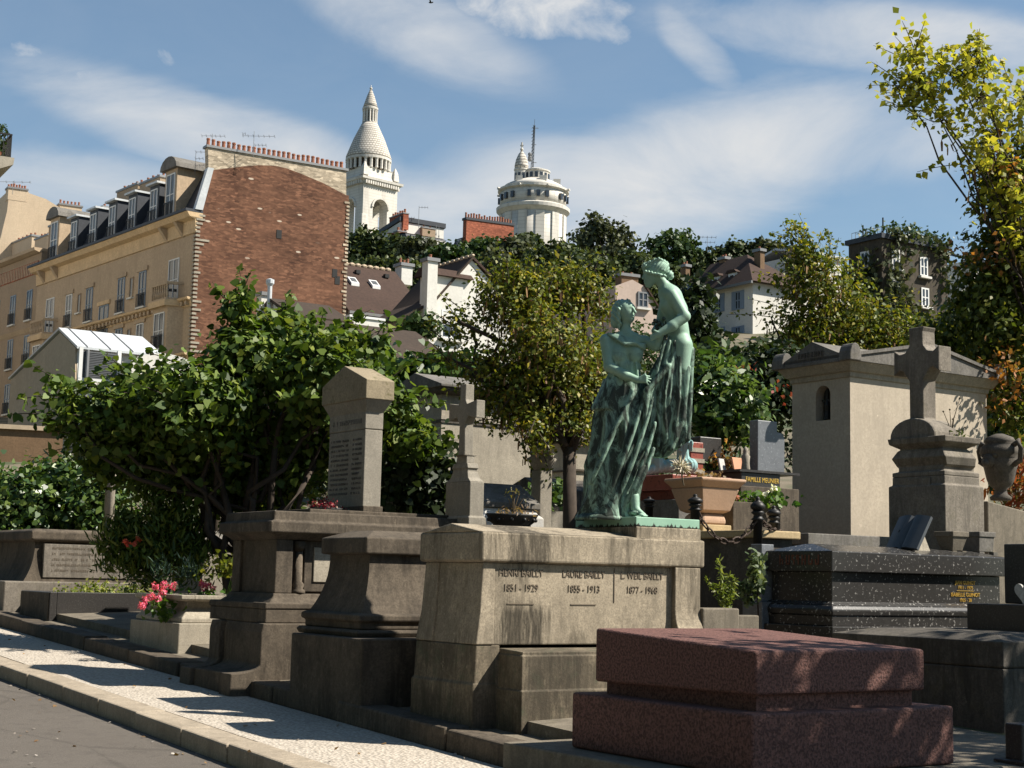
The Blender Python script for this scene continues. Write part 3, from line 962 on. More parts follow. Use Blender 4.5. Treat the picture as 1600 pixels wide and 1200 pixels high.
# walls with an arched opening in the street end
def arch_wall(mb, x, th, y0, y1, z0, z1, yc, hw, zb, zsp):
    n = 10
    arc = [(yc + hw * math.cos(a), zsp + hw * math.sin(a)) for a in np.linspace(0, math.pi, n + 1)]
    mb.prism([(y0, z0), (y1, z0), (y1, zb), (y0, zb)], 'x', x, x + th)
    mb.prism([(y0, zb), (yc - hw, zb), (yc - hw, zsp), (y0, zsp)], 'x', x, x + th)
    mb.prism([(yc + hw, zb), (y1, zb), (y1, zsp), (yc + hw, zsp)], 'x', x, x + th)
    for k in range(n):
        (a0, b0), (a1, b1) = arc[k], arc[k + 1]
        mb.prism([(a0, b0), (a0, z1), (a1, z1), (a1, b1)], 'x', x, x + th)
    mb.prism([(yc + hw, zsp), (y1, zsp), (y1, z1), (yc + hw, z1)], 'x', x, x + th)
    mb.prism([(y0, zsp), (yc - hw, zsp), (yc - hw, z1), (y0, z1)], 'x', x, x + th)
yc = fc.s(1286, 0, fc.z(630)); hw = (fc.s(1274, 0, 2.6) - fc.s(1297, 0, 2.6)) / 2
mb = MB()
arch_wall(mb, 0, .14, 0, W, -.4, zw, yc, hw, fc.z(657, 0, yc), fc.z(618, 0, yc))
mb.box(.14, L, 0, .14, -.4, zw).box(.14, L, W - .14, W, -.4, zw).box(L - .14, L, .14, W - .14, -.4, zw)
mb.build('wall', M['cream'], root)
MB().box(.141, .16, yc - hw - .03, yc + hw + .03, fc.z(660, 0, yc), fc.z(600, 0, yc)).build('window_back', M['dark'], root)
mb = MB()
zb_, zt_ = fc.z(657, 0, yc), fc.z(606, 0, yc)
mb.box(.07, .09, yc - .012, yc + .012, zb_, zt_).box(.07, .09, yc - hw * .7, yc + hw * .7, zb_ + (zt_ - zb_) * .6, zb_ + (zt_ - zb_) * .6 + .025)
mb.lathe([(.02, 0), (.05, .02), (.03, .12), (.045, .2), (.02, .27)], 8, (.08, yc, zb_))
mb.build('window_grille', M['iron'], root)
MB().stack([(zw - .02, .02, L - .02, .02, W - .02), (zw, -.02, L + .02, -.02, W + .02), (zw + .06, -.03, L + .03, -.03, W + .03), (zw + .065, -.06, L + .06, -.06, W + .06), (zc - .04, -.11, L + .11, -.11, W + .11), (zc, -.14, L + .14, -.14, W + .14)]).build('cornice', M['pale'], root, bevel=.006)
# crossing gables
e = .15
h1 = fc.z(536, 0, W / 2) - zc
h2 = .30
mb = MB()
mb.prism([(-e, zc), (W + e, zc), (W + e, zc + .03), (W / 2, zc + h1), (-e, zc + .03)], 'x', -e, L + e)
mb.build('end_pediment', M['roofst'], root, bevel=.006)
mb = MB().prism([(-e - .004, zc - .001), (L + e + .004, zc - .001), (L + e + .004, zc + .05), (L / 2, zc + h2 + .02), (-e - .004, zc + .05)], 'y', -e - .006, W + e + .006)
mb.build('side_pediment', M['roofst'], root, bevel=.006)
mb = MB()
for s_ in (1, -1):
    xa = L / 2; xb = L / 2 - s_ * (L / 2 + e)
    mb.prism([(xa, zc + h2 + .02), (xb, zc + .05), (xb, zc + .09), (xa, zc + h2 + .065)], 'y', -e - .03, W + e + .03)
mb.build('coping', M['roofst'], root)
for x in (-e + .06, L + e - .06):
    for y in (-e + .06, W + e - .06):
        mb = MB()
        pr = [(.1 * math.cos(a), .17 * math.sin(a) + .03) for a in np.linspace(0, math.pi, 9)] + [(-.1, -.02), (.1, -.02)]
        mb.prism([(x + p_[0], zc + p_[1] + .02) for p_ in pr], 'y', y - .1, y + .1)
        mb.build('corner_ear', M['roofst'], root, bevel=.012)
mb = MB(); mb.glyphs(W * .3, W * .75, zc + .1, .07, -e - .004, -1, 'y', .006); mb.build('worn_lettering', M['cross'], root)

# ------------------------------------------------------------------ stone cross monument before the chapel
fx = Fr(G(1478, 16.6))
W = fx.s(1394, 0, fx.z(740)); L = fx.r(1531, 0, fx.z(760))
Z = lambda py: fx.z(py)
root = thing('cross_monument', 'dark weathered stone monument topped by a large stone cross, before the cream chapel', 'monument', fx.O, TH)
MB().stack([(-.4, -.03, L + .03, -.03, W + .03), (Z(757), -.03, L + .03, -.03, W + .03), (Z(755), 0, L, 0, W), (Z(742), 0, L, 0, W)]).build('lower_block', M['monument'], root, bevel=.01)
MB().stack([(Z(742) + .001, 0, L, 0, W), (Z(735), .0, L, .0, W), (Z(733), .05, L - .03, .05, W - .05), (Z(727), .05, L - .03, .05, W - .05), (Z(725), .06, L - .04, .02, W - .02), (Z(712), .0, L - .06, -.01, W + .01), (Z(700), .03, L - .09, .05, W - .05), (Z(697), .06, L - .12, .07, W - .07), (Z(689), -.02, L - .02, -.03, W + .03), (Z(680), -.03, L - .01, -.04, W + .04)]).build('upper_block', M['monument'], root, bevel=.008)
MB().box(-.02, -.005, W * .25, W * .72, .2, Z(745)).build('panel', M['monument'], root)
n = 14
yc = fx.s(1441, .2, Z(600)); xc = .2
mb = MB().prism([(yc + (W * .44) * math.cos(a), Z(682) + (Z(648) - Z(682)) * max(0, math.sin(a)) ** .85) for a in np.linspace(0, math.pi, n)], 'x', .02, .42)
mb.build('rounded_top', M['monument'], root, bevel=.02)
zt, za0, za1 = fx.z(513, xc, yc), fx.z(582, xc, yc), fx.z(548, xc, yc)
sw = (fx.s(1425, xc - .12, za0) - fx.s(1440, xc - .12, za0)) / 2 + .03
aw0 = fx.s(1404, xc, za0) - yc; aw1 = yc - fx.s(1474, xc, za0)
aw = (aw0 + aw1) / 2
zbm = Z(662)
out = [(yc - sw * 1.25, zbm - .05), (yc - sw * 1.25, zbm + .08), (yc - sw, zbm + .1), (yc - sw, za0 - .1), (yc - sw - .09, za0 + .02), (yc - aw * .75, za0 + .035), (yc - aw, za0 - .02), (yc - aw, za1 + .02), (yc - aw * .75, za1 - .035), (yc - sw - .06, za1 - .02), (yc - sw, za1 + .05), (yc - sw * .95, zt - .05), (yc - sw * 1.15, zt)]
out = out + [(2 * yc - a, b) for a, b in out[::-1]]
MB().prism(out, 'x', xc - .1, xc + .11).build('cross', M['monument'], root, bevel=.012)
p = fx.w(L * .62, .2, Z(680))
wd = thing('weed', 'wild weed with thin dry stalks growing from the ledge of the stone cross monument', 'plant', p)
P, d, _ = clump_points([((0, 0, .03), (.17, .1, .04))], 22, 6, .025)
leaf_mesh('foliage', P, leaf_mat('weed_leaf', [(.05, .07, .02), (.10, .12, .03)]), wd, .06, LANCE, up=.6)
mb = MB()
for px, py in ((1500, 622), (1474, 643), (1484, 640), (1508, 668), (1489, 655)):
    tp = at(px, py, p.y) - p
    mb.tube([(0, 0, 0), (tp.x * .3, tp.y, tp.z * .5), tuple(tp)], [.006, .005, .003], 5)
    mb.ball(tuple(tp), .012, 6, 4)
mb.build('stalk', plain('dry_stalk', (.09, .07, .04)), wd)

# dark urn on a sloping stone coping, far right
fu = Fr(G(1566, 18.5))
zu0, zu1 = fu.z(782), fu.z(684)
H = zu1 - zu0
p = fu.O.copy(); p.z += zu0
root = thing('lion_urn', 'dark stone urn with handles on the sloping coping right of the chapel', 'urn', p, TH)
pr = [(.12, 0), (.13, .05), (.08, .1), (.07, .17), (.13, .24), (.16, .32), (.19, .5), (.22, .62), (.2, .68), (.24, .74), (.23, .84), (.17, .9), (.19, .93), (.16, 1.0), (.05, 1.06)]
MB().lathe([(r * 1.0, z * H) for r, z in pr], 22).build('body', M['cross'], root, smooth=True)
for s_ in (-1, 1):
    MB().tube([(0, s_ * .2, .86 * H), (0, s_ * .27, .93 * H), (0, s_ * .31, .8 * H), (0, s_ * .29, .62 * H), (0, s_ * .2, .56 * H)], .035, 8).build('handle', M['cross'], root, smooth=True)
MB().ball((-.21, 0, .62 * H), (.07, .09, .09)).ball((-.27, 0, .58 * H), (.045, .05, .045)).ball((-.2, .08, .7 * H), .03).ball((-.2, -.08, .7 * H), .03).build('lion_mask', M['cross'], root, smooth=True)
fq = Fr(G(1534, 17.6))
root = thing('sloping_coping', 'sloping grey stone coping wall below the dark urn, right of the cross monument', 'wall', fq.O, TH)
za, zb_ = fq.z(783), fq.z(800)
MB().prism([(0, -.3), (1.6, -.3), (1.6, fq.z(812)), (0, za)], 'y', -.1, .5).build('wall', M['concrete'], root, bevel=.015)
o = at(1592, 745, 19)
gr = thing('red_grass', 'tuft of rust-red ornamental leaves beside the dark urn', 'plant', o)
P, d, _ = clump_points([((0, 0, 0), (.3, .2, .3)), ((.1, 0, -.3), (.25, .2, .3))], 70, 8, .06)
leaf_mesh('foliage', P, leaf_mat('rust_leaf', [(.22, .05, .02), (.3, .10, .03), (.10, .09, .02), (.25, .07, .03)]), gr, .13, LANCE)

# ------------------------------------------------------------------ terracotta urn planter and the graves around it
fo = Fr(G(1180, 15.3))
zt = fo.z(828)
root = thing('honey_stone_tomb', 'stone chest tomb with a honey-coloured top under the terracotta planter and chains', 'tomb', fo.O, TH)
W = fo.s(1050, 0, zt)
LX = fo.r(1238, 0, zt)
MB().box(0, LX, 0, W, -.4, zt - .08).build('chest', M['cross'], root)
MB().box(-.06, LX + .06, -.06, W + .06, zt - .079, zt).build('top_slab', M['yellow'], root, bevel=.012)
ft_ = Fr(fo.w(.3, fo.s(1101, .3, zt), zt))
sc = 15.6 / 2400
root = thing('terracotta_planter', 'square pink terracotta urn planter on a pedestal foot, right of the statue', 'planter', ft_.O, TH)
hz = lambda py: (827 - py) * sc
def sq(z, h): return (z, -h, h, -h, h)
MB().stack([sq(hz(828), .2), sq(hz(815), .2)]).build('foot_slab', M['yellow'], root, bevel=.01)
MB().stack([sq(hz(815), .155), sq(hz(808), .165), sq(hz(801), .15), sq(hz(796), .12)]).build('foot', M['terra'], root, bevel=.02)
MB().stack([sq(hz(796), .14), sq(hz(792), .19), sq(hz(758), .255), sq(hz(756), .25)]).build('body', M['terra'], root, bevel=.012)
MB().stack([sq(hz(756), .25), sq(hz(750), .28), sq(hz(744), .315), sq(hz(740), .31)]).build('rim', M['terra'], root, bevel=.012)
P, d, _ = clump_points([((0, 0, hz(737)), (.2, .2, .04))], 20, 6, .03)
leaf_mesh('withered_plants', P, leaf_mat('withered', [(.2, .13, .07), (.3, .2, .12), (.13, .09, .04)]), root, .05, KITE)

def chain(name, label, a, b, sag):
    a, b = Vector(a), Vector(b)
    o = thing(name, label, 'chain', a)
    mb = MB()
    n = max(6, int((b - a).length / .075))
    pts = [Vector((0, 0, 0)).lerp(b - a, k / n) - Vector((0, 0, sag * 4 * (k / n) * (1 - k / n))) for k in range(n + 1)]
    for k in range(n):
        m, d = (pts[k] + pts[k + 1]) / 2, (pts[k + 1] - pts[k])
        Lh = d.length * .62
        d.normalize()
        side = d.cross(Vector((0, 0, 1)) if k % 2 else Vector((.7, -.7, .2))).normalized()
        ring = [m + d * Lh * math.cos(q) + side * .026 * math.sin(q) for q in np.linspace(0, 2 * math.pi, 9)]
        mb.tube(ring, .009, 5)
    mb.build('links', M['rust'], o)
    return o


def post(label, px, py0, py1, D):
    p = at(px, py1, D)
    o = thing('chain_post', label, 'post', p, TH, 'black iron chain posts')
    h = at(px, py0, D).z - p.z
    MB().lathe([(.045, -.4), (.045, h * .35), (.07, h * .38), (.05, h * .43), (.04, h * .5), (.068, h * .56), (.05, h * .62)], 12).build('shaft', M['iron'], o, smooth=True)
    MB().lathe([(.045, h * .62), (.072, h * .68), (.075, h * .76), (.05, h * .84), (.018, h * .9), (.025, h * .94), (.01, h)], 12).build('finial', M['iron'], o, smooth=True)
    return at(px, py0 + (py1 - py0) * .55, D)


a = post('black iron chain post in front of the terracotta planter', 1086, 772, 812, 14.6)
b = post('black iron chain post with a pine-cone finial, before the stone planter box with white flowers', 1184, 776, 834, 15.0)
c = post('black iron chain post nearest the cream chapel, right of the white flowers', 1209, 790, 834, 15.9)
d_ = post('black iron chain post seen just right of the statue foot', 1014, 776, 802, 16.6)
chain('iron_chain', 'rusty iron chain sagging between the posts under the terracotta planter', a, b, .28)
chain('iron_chain', 'short rusty iron chain sloping from the white-flower post towards the chapel', b, at(1222, 832, 15.6), .03)

fm = Fr(G(1145, 16.6))
root = thing('stone_planter_box', 'square stone planter box holding white flowers, left of the cream chapel', 'planter', fm.O, TH)
z1 = fm.z(783); xr = fm.r(1220, 0, z1); yl = fm.s(1112, 0, z1)
MB().box(0, xr, 0, yl, -.3, z1).build('box', M['tomb'], root, bevel=.01)
WH = leaf_mat('white_petals', [(.75, .74, .7), (.8, .8, .78)], trans=.3)
o = at(1198, 786, 16.9)
flower('white_flowers', 'white flowers with green leaves in the square stone planter box', o, local(o, None, [(1209, 763, 0), (1193, 774, 0), (1182, 778, 0), (1214, 775, .1), (1200, 771, .1), (1174, 780, 0)]), .035, WH, scatter(110, .17, .08, -.02, .13), .06)
o = at(1130, 782, 16.9)
flower('pink_flowers', 'faded pink flowers at the dark left side of the square stone planter box', o, local(o, None, [(1128, 775, 0), (1138, 774, 0), (1150, 778, 0)]), .035, leaf_mat('pale_pink_petals', [(.6, .3, .27), (.7, .4, .35)]), scatter(50, .12, .08, -.02, .06), .05)

fm = Fr(G(1158, 18.2))
root = thing('family_grave', 'brown stone family grave with a gold FAMILLE MEUNIER plate and a grey granite headstone', 'grave', fm.O, TH)
z0, z1 = fm.z(757), fm.z(737)
xr = fm.r(1219, 0, z1); yl = fm.s(1115, 0, z1)
MB().box(.0, xr, 0, yl, z0 - .02, z1).build('name_block', M['dark'], root, bevel=.008)
MB().box(-.12, xr + .2, -.12, yl + .1, -.3, z0 - .021).build('base', M['tomb'], root, bevel=.01)
MB().box(-.05, xr + .3, -.03, yl + .1, z1 + .001, z1 + .03).build('shelf', M['dark'], root)
text('gold_inscription', 'FAMILLE MEUNIER', M['gold'], root, (xr / 2 + .02, -.003, (z0 + z1) / 2 - .035), .082, extrude=.003, sx=.82)
xh = fm.r(1184, .3, z1)
xh2 = fm.r(1226, .3, z1)
zt, zsh = fm.z(656, xh, .3), fm.z(676, xh, .3)
hw = xh2 - xh
MB().prism([(xh, z1 + .031), (xh2, z1 + .031), (xh2 - .0, zsh - .03), (xh2 - .04, zsh + .02), (xh2 - hw * .28, zsh + .03), (xh2 - hw * .28, zt), (xh, zt)], 'y', .3, .3 + fm.s(1170, xh, zt) - fm.s(1183, xh, zt)).build('headstone', M['grey'], root, bevel=.008)
MB().box(-.0, .35, .75, 1.2, z1 + .031, fm.z(683, 0, .9)).build('dark_headstone', M['dark'], root, bevel=.01)
p = at(1112, 733, 18.4)
for nm, lb, pp, mt in (('plaque', 'small white memorial plaque leaning among dry flowers on the family grave', (1127, 737), M['white']), ('plaque', 'small copper-coloured memorial plaque leaning on the family grave', (1148, 735), plain('copper', (.5, .25, .15), .4, .4))):
    q = at(pp[0], pp[1], 18.6)
    o = thing(nm, lb, 'plaque', q, TH + .15)
    MB().box(0, .22 if mt is not M['white'] else .1, 0, .025, 0, .17).xf(Matrix.Rotation(-.25, 4, 'X')).build('panel', mt, o, bevel=.006)
    MB().box(.02, .08, .03, .1, 0, .03).build('foot', M['dark'], o)
q = at(1165, 735, 18.5)
o = thing('figurine', 'small pale madonna figurine on the family grave beside the copper plaque', 'figurine', q)
MB().lathe([(.05, 0), (.055, .02), (.045, .1), (.055, .17), (.03, .2), (.035, .23), (.025, .265), (.004, .29)], 12).build('figure', M['stele'], o, smooth=True)
MB().stack([(-.02, -.06, .06, -.05, .05), (.0, -.055, .055, -.045, .045)]).build('foot', M['dark'], o)
q = at(1130, 722, 18.9)
o = thing('dry_flowers', 'bunch of dried orange flowers on the family grave behind the terracotta planter', 'flowers', q)
P, d, _ = clump_points([((0, 0, 0), (.16, .1, .07)), ((.08, 0, .12), (.05, .05, .16))], 45, 6, .03)
leaf_mesh('bloom', P, leaf_mat('dry_orange', [(.5, .22, .05), (.6, .3, .1), (.3, .2, .06)]), o, .05, KITE)
P, d, _ = clump_points([((-.1, 0, -.06), (.14, .1, .05))], 20, 6, .03)
leaf_mesh('foliage', P, LEAFG, o, .06, LANCE)

# red marble grave and striped pillar behind the statue
fr_ = Fr(G(1040, 17.8))
root = thing('red_marble_grave', 'red marble grave block on a grey base, seen just right of the statue', 'grave', fr_.O, TH)
z2, z1, z0 = fr_.z(744), fr_.z(768), fr_.z(782)
MB().box(-.2, .7, -.35, .9, z1, z2).build('top_block', M['red'], root, bevel=.01)
MB().box(.0, .65, -.2, .8, z0, z1 - .001).build('middle', M['red'], root)
MB().box(-.15, .8, -.4, .95, -.3, z0 - .001).build('base', M['roofst'], root, bevel=.01)
fr2 = Fr(G(1078, 18.6))
root = thing('striped_pillar', 'pillar of red marble with pale horizontal bands behind the terracotta planter', 'pillar', fr2.O, TH)
za, zb_ = fr2.z(750), fr2.z(690)
MB().box(-.0, .2, 0, .2, -.3, zb_).build('shaft', M['red'], root, bevel=.008)
for k in range(3):
    z = za + (zb_ - za) * (.18 + .28 * k)
    MB().box(-.012, .212, -.012, .212, z, z + .05).build('band', M['pale'], root)

# ------------------------------------------------------------------ middle distance: cross, marble tomb, mausoleum, columns
fx = Fr(G(731, 16.4))
root = thing('cross_monument', 'slender pale stone cross on a stepped pedestal, left of the statue under the laburnum', 'monument', fx.O, TH)
Z = lambda py: fx.z(py)
W = fx.s(696, 0, Z(780)); L = fx.r(756, 0, Z(780))
MB().stack([(-.3, -.02, L + .02, -.02, W + .02), (Z(808), -.02, L + .02, -.02, W + .02), (Z(806), 0, L, 0, W), (Z(752), 0, L, 0, W)]).build('pedestal', M['stele'], root, bevel=.008)
c0 = L / 2; c1 = W / 2
def sq2(z, a, b): return (z, c0 - a, c0 + a, c1 - b, c1 + b)
MB().stack([sq2(Z(752) + .001, L * .5, W * .5), sq2(Z(745), L * .42, W * .36), sq2(Z(735), L * .36, W * .30), sq2(Z(731), L * .36, W * .30), sq2(Z(730), L * .4, W * .33), sq2(Z(722), L * .36, W * .28)]).build('moulded_neck', M['stele'], root, bevel=.006)
MB().stack([sq2(Z(722) + .001, L * .3, W * .22), sq2(Z(711), L * .26, W * .2), sq2(Z(709), .09, .11)]).build('step', M['stele'], root, bevel=.006)
zt, za0, za1 = fx.z(601, c0, c1), fx.z(652, c0, c1), fx.z(631, c0, c1)
aw = (fx.s(706, c0, za0) - fx.s(749, c0, za0)) / 2
sw = .055
out = [(c1 - sw * 1.2, Z(709)), (c1 - sw, za0 - .08), (c1 - sw - .06, za0), (c1 - aw, za0 - .03), (c1 - aw, za1 + .02), (c1 - sw - .03, za1 - .01), (c1 - sw, za1 + .04), (c1 - sw, zt)]
out = out + [(2 * c1 - a, b) for a, b in out[::-1]]
MB().prism(out, 'x', c0 - .055, c0 + .055).build('cross', M['stele'], root, bevel=.008)

fw = Fr(G(756, 18.2))
root = thing('marble_tomb', 'white marble tomb with a grey gabled lid, between the slender cross and the laburnum trunk', 'tomb', fw.O, TH)
L = fw.r(838, 0, fw.z(800)); z1, z2, z3 = fw.z(783), fw.z(792), fw.z(766)
MB().stack([(-.3, -.05, L + .1, -.02, .9), (fw.z(806), -.05, L + .1, -.02, .9), (fw.z(800), -.02, L + .04, .02, .86), (z2, .0, L, .04, .84)]).build('chest', M['white'], root, bevel=.01)
MB().prism([(-.0, z2 + .002), (.88, z2 + .002), (.88, z1), (.44, z3 + .12), (0, z1)], 'x', -.04, L + .06).build('lid', M['roofst'], root, bevel=.008)
p = at(800, 820, 15.9)
root = thing('iron_planter', 'oval black iron planter with a dry twig, behind the statue pedestal', 'planter', p, TH * .4)
mb = MB()
rings = []
for z, a in ((-.25, .2), (0, .2), (.03, .24), (.09, .27), (.11, .285)):
    rings.append([(a * math.cos(q), a * .5 * math.sin(q), z) for q in np.linspace(0, 2 * math.pi, 25)[:-1]])
mb.loft(rings)
for k in range(11):
    q = 2 * math.pi * k / 11
    mb.ball((.25 * math.cos(q), .125 * math.sin(q), .05), .022, 8, 5)
mb.build('bowl', M['iron'], root, smooth=True)
mb = MB()
for px, py in ((806, 762), (812, 770), (796, 780), (818, 778), (801, 768)):
    tp = at(px, py, 15.9) - p
    mb.tube([(0.02, 0, .1), (tp.x * .4, 0, tp.z * .6), tuple(tp)], [.012, .008, .004], 5)
mb.build('twig', plain('twig_bark', (.12, .085, .05)), root).rotation_euler = (0, 0, -TH * .4)
P = np.array([tuple(at(rng.normal(808, 8), rng.normal(768, 6), 15.9) - p) for _ in range(26)])
leaf_mesh('twig_leaves', P, leaf_mat('twig_leaf', [(.14, .13, .04), (.22, .18, .06)]), root, .045, LANCE).rotation_euler = (0, 0, -TH * .4)
P, d, _ = clump_points([((0, 0, .12), (.26, .12, .03))], 24, 5, .03)
leaf_mesh('dry_litter', P, bpy.data.materials['withered'], root, .05, LANCE)

fz = Fr(G(683, 22.0))
root = thing('stone_mausoleum', 'pale stone mausoleum with a dark gabled roof behind the slender cross', 'mausoleum', fz.O, TH)
Z = lambda py: fz.z(py)
L = fz.r(829, 0, Z(700)); W = 1.15
MB().box(0, L, 0, W, -.4, Z(614)).build('wall', M['pale'], root)
MB().box(-.02, L + .02, -.03, W + .02, Z(655), Z(649)).build('string_course', M['pale'], root)
MB().box(-.015, L + .02, -.018, W + .02, Z(660), Z(655) - .004).build('lower_string', M['cross'], root)
MB().stack([(Z(616), -.03, L + .03, -.05, W + .05), (Z(612), -.1, L + .1, -.16, W + .16), (Z(606), -.12, L + .12, -.18, W + .18)]).build('cornice', M['cross'], root, bevel=.008)
zr = fz.z(584, 0, W / 2)
MB().prism([(-.2, Z(606)), (W + .2, Z(606)), (W + .2, Z(602)), (W / 2, zr), (-.2, Z(602))], 'x', -.14, L + .14).build('roof', M['roofst'], root, bevel=.008)
fz = Fr(G(848, 19.2))
root = thing('broken_column', 'slim pale carved column on a square shaft beside the laburnum trunk', 'column', fz.O, TH)
zz = lambda py: fz.z(py)
MB().box(-.12, .06, -.08, .12, -.3, zz(735)).build('shaft', M['stele'], root, bevel=.01)
MB().lathe([(.1, zz(735)), (.14, zz(728)), (.17, zz(722)), (.19, zz(717)), (.14, zz(713)), (.17, zz(709)), (.13, zz(705)), (.09, zz(700)), (.085, zz(680)), (.075, zz(660))], 14, (-.03, .02, 0)).build('capital', M['stele'], root, smooth=True)
fz = Fr(G(897, 24.5))
root = thing('pale_chapel', 'pale stone chapel mostly hidden behind the laburnum trunk and the statue', 'chapel', fz.O, TH)
MB().box(0, 1.6, 0, 1.1, -.5, fz.z(690)).build('wall', M['pale'], root)
MB().box(-.03, 1.65, -.04, 1.15, fz.z(736), fz.z(733)).build('string_course', M['tomb'], root)
MB().prism([(-.12, fz.z(690)), (1.22, fz.z(690)), (.55, fz.z(665))], 'x', -.1, 1.7).build('roof', M['roofst'], root)
fz = Fr(G(872, 20.5))
root = thing('dark_gravestone', 'dark sloping gravestone at the foot of the laburnum', 'gravestone', fz.O, TH)
MB().prism([(0, -.3), (.8, -.3), (.8, fz.z(760)), (.4, fz.z(745)), (0, fz.z(765))], 'x', -.3, 1.2).build('slab', M['cross'], root, bevel=.01)
MB().box(-.35, 1.3, -.15, .95, -.3, fz.z(800)).build('base', M['stele'], root)

# graves under the big leafy tree
fz = Fr(G(394, 21.5))
root = thing('white_stele', 'plain white upright stele under the big leafy tree, behind the tall stele tomb', 'gravestone', fz.O, TH)
MB().prism([(0, -.3), (.62, -.3), (.62, fz.z(748)), (.31, fz.z(728)), (0, fz.z(748))], 'x', 0, .35).build('slab', M['white'], root, bevel=.01)
MB().box(-.1, .45, -.1, .72, -.3, .25).build('foot', M['white'], root)
fz = Fr(G(378, 20.8))
root = thing('lettered_stele', 'narrow grey lettered stele beside the white stele under the leafy tree', 'gravestone', fz.O, TH)
MB().box(0, .12, 0, .14, -.3, fz.z(765)).build('slab', M['stele'], root, bevel=.008)
mb = MB()
for k in range(7): mb.glyphs(.015, .11, fz.z(778 + k * 9), .018, 0, -1, 'x')
mb.build('worn_lettering', M['incised'], root)
fz = Fr(G(312, 21.0))
root = thing('grey_tomb', 'low grey stone tomb with a pitched lid behind the flower planter, under the leafy tree', 'tomb', fz.O, TH)
z1, z2, z3 = fz.z(862), fz.z(847), fz.z(828)
L = fz.r(392, 0, z1)
MB().box(0, L, 0, 1.0, -.4, z2 - .06).build('chest', M['stele'], root)
MB().stack([(z2 - .059, -.05, L + .05, -.05, 1.05), (z2, -.06, L + .06, -.06, 1.06), (z3, .1, L - .1, .35, .65)]).build('lid', M['roofst'], root, bevel=.01)
fz = Fr(G(165, 25.5))
root = thing('small_column', 'small pale stone column with a moulded capital peeking from the dark foliage', 'column', fz.O, TH)
MB().lathe([(.09, 0), (.08, fz.z(745)), (.12, fz.z(738)), (.09, fz.z(733)), (.13, fz.z(727)), (.15, fz.z(720)), (.15, fz.z(715))], 14).build('shaft', M['pale'], root, smooth=True)
fz = Fr(G(330, 22.5))
root = thing('stone_pillar', 'weathered stone pillar half hidden by the trunks of the leafy tree', 'pillar', fz.O, TH)
MB().lathe([(.12, 0), (.1, fz.z(800)), (.13, fz.z(796)), (.13, fz.z(788)), (.09, fz.z(783)), (.08, fz.z(765))], 12).build('shaft', M['tomb'], root, smooth=True)

# worn paving and a low edging, bottom right
fz = Fr(G(1560, 9.9))
mb = MB()
for k in range(14):
    x = random.uniform(-.8, 1.6); y = random.uniform(-1.4, .6)
    w, h = random.uniform(.25, .5), random.uniform(.2, .4)
    pts = [(x + w * math.cos(a) * random.uniform(.8, 1.1), y + h * math.sin(a) * random.uniform(.8, 1.1)) for a in np.linspace(0, 2 * math.pi, 8)[:-1]]
    mb.prism(pts, 'z', -.1, .03 + random.uniform(0, .02))
o = mb.build('paving', M['concrete'], bevel=.01)
o.location, o.rotation_euler = fz.O, (0, 0, TH)
tag(o, kind='structure')
P = np.array([tuple(fz.w(random.uniform(-.6, 1.6), random.uniform(-1.2, 1.0), .06 + random.uniform(0, .02))) for _ in range(420)])
o = leaf_mesh('fallen_leaves', P, leaf_mat('dead_leaf', [(.18, .10, .04), (.28, .17, .07), (.12, .07, .03), (.22, .13, .05)], trans=.1), None, .06, KITE, up=3)
tag(o, 'dry brown fallen leaves on the ground beside the pink granite tomb', 'leaves', kind='stuff')
fz = Fr(G(1592, 10.4))
root = thing('dark_headstone', 'dark stone block standing at the bottom right corner of the photo', 'gravestone', fz.O, TH)
MB().box(0, .9, 0, .14, -.3, fz.z(1132)).build('slab', M['dark'], root, bevel=.01)
MB().box(-.05, .95, -.05, .2, -.3, .08).build('foot', M['dark'], root, bevel=.01)

P = []
for k in range(900):
    u = random.choice([random.uniform(3.2, 4.8), random.uniform(-1, 4.8), random.uniform(5.15, 6.3), random.gauss(4.72, .06)])
    v_ = random.uniform(6, 26)
    z = (-.352 if u < 4.83 else -.217) + .04 * v_
    P.append((u * math.cos(TH) - v_ * math.sin(TH), u * math.sin(TH) + v_ * math.cos(TH), z + .004))
o = leaf_mesh('road_grit', P[:300], leaf_mat('grit', [(.30, .26, .22), (.12, .10, .08), (.42, .38, .33)], trans=0), None, .022, TUFT, up=4)
tag(o, 'scattered grit and small stones on the road and pavement', 'grit', kind='stuff')
o = leaf_mesh('leaf_litter', P[760:], bpy.data.materials['dead_leaf'], None, .05, KITE, up=2.5)
tag(o, 'dry leaf litter along the kerb and pavement', 'leaves', kind='stuff')

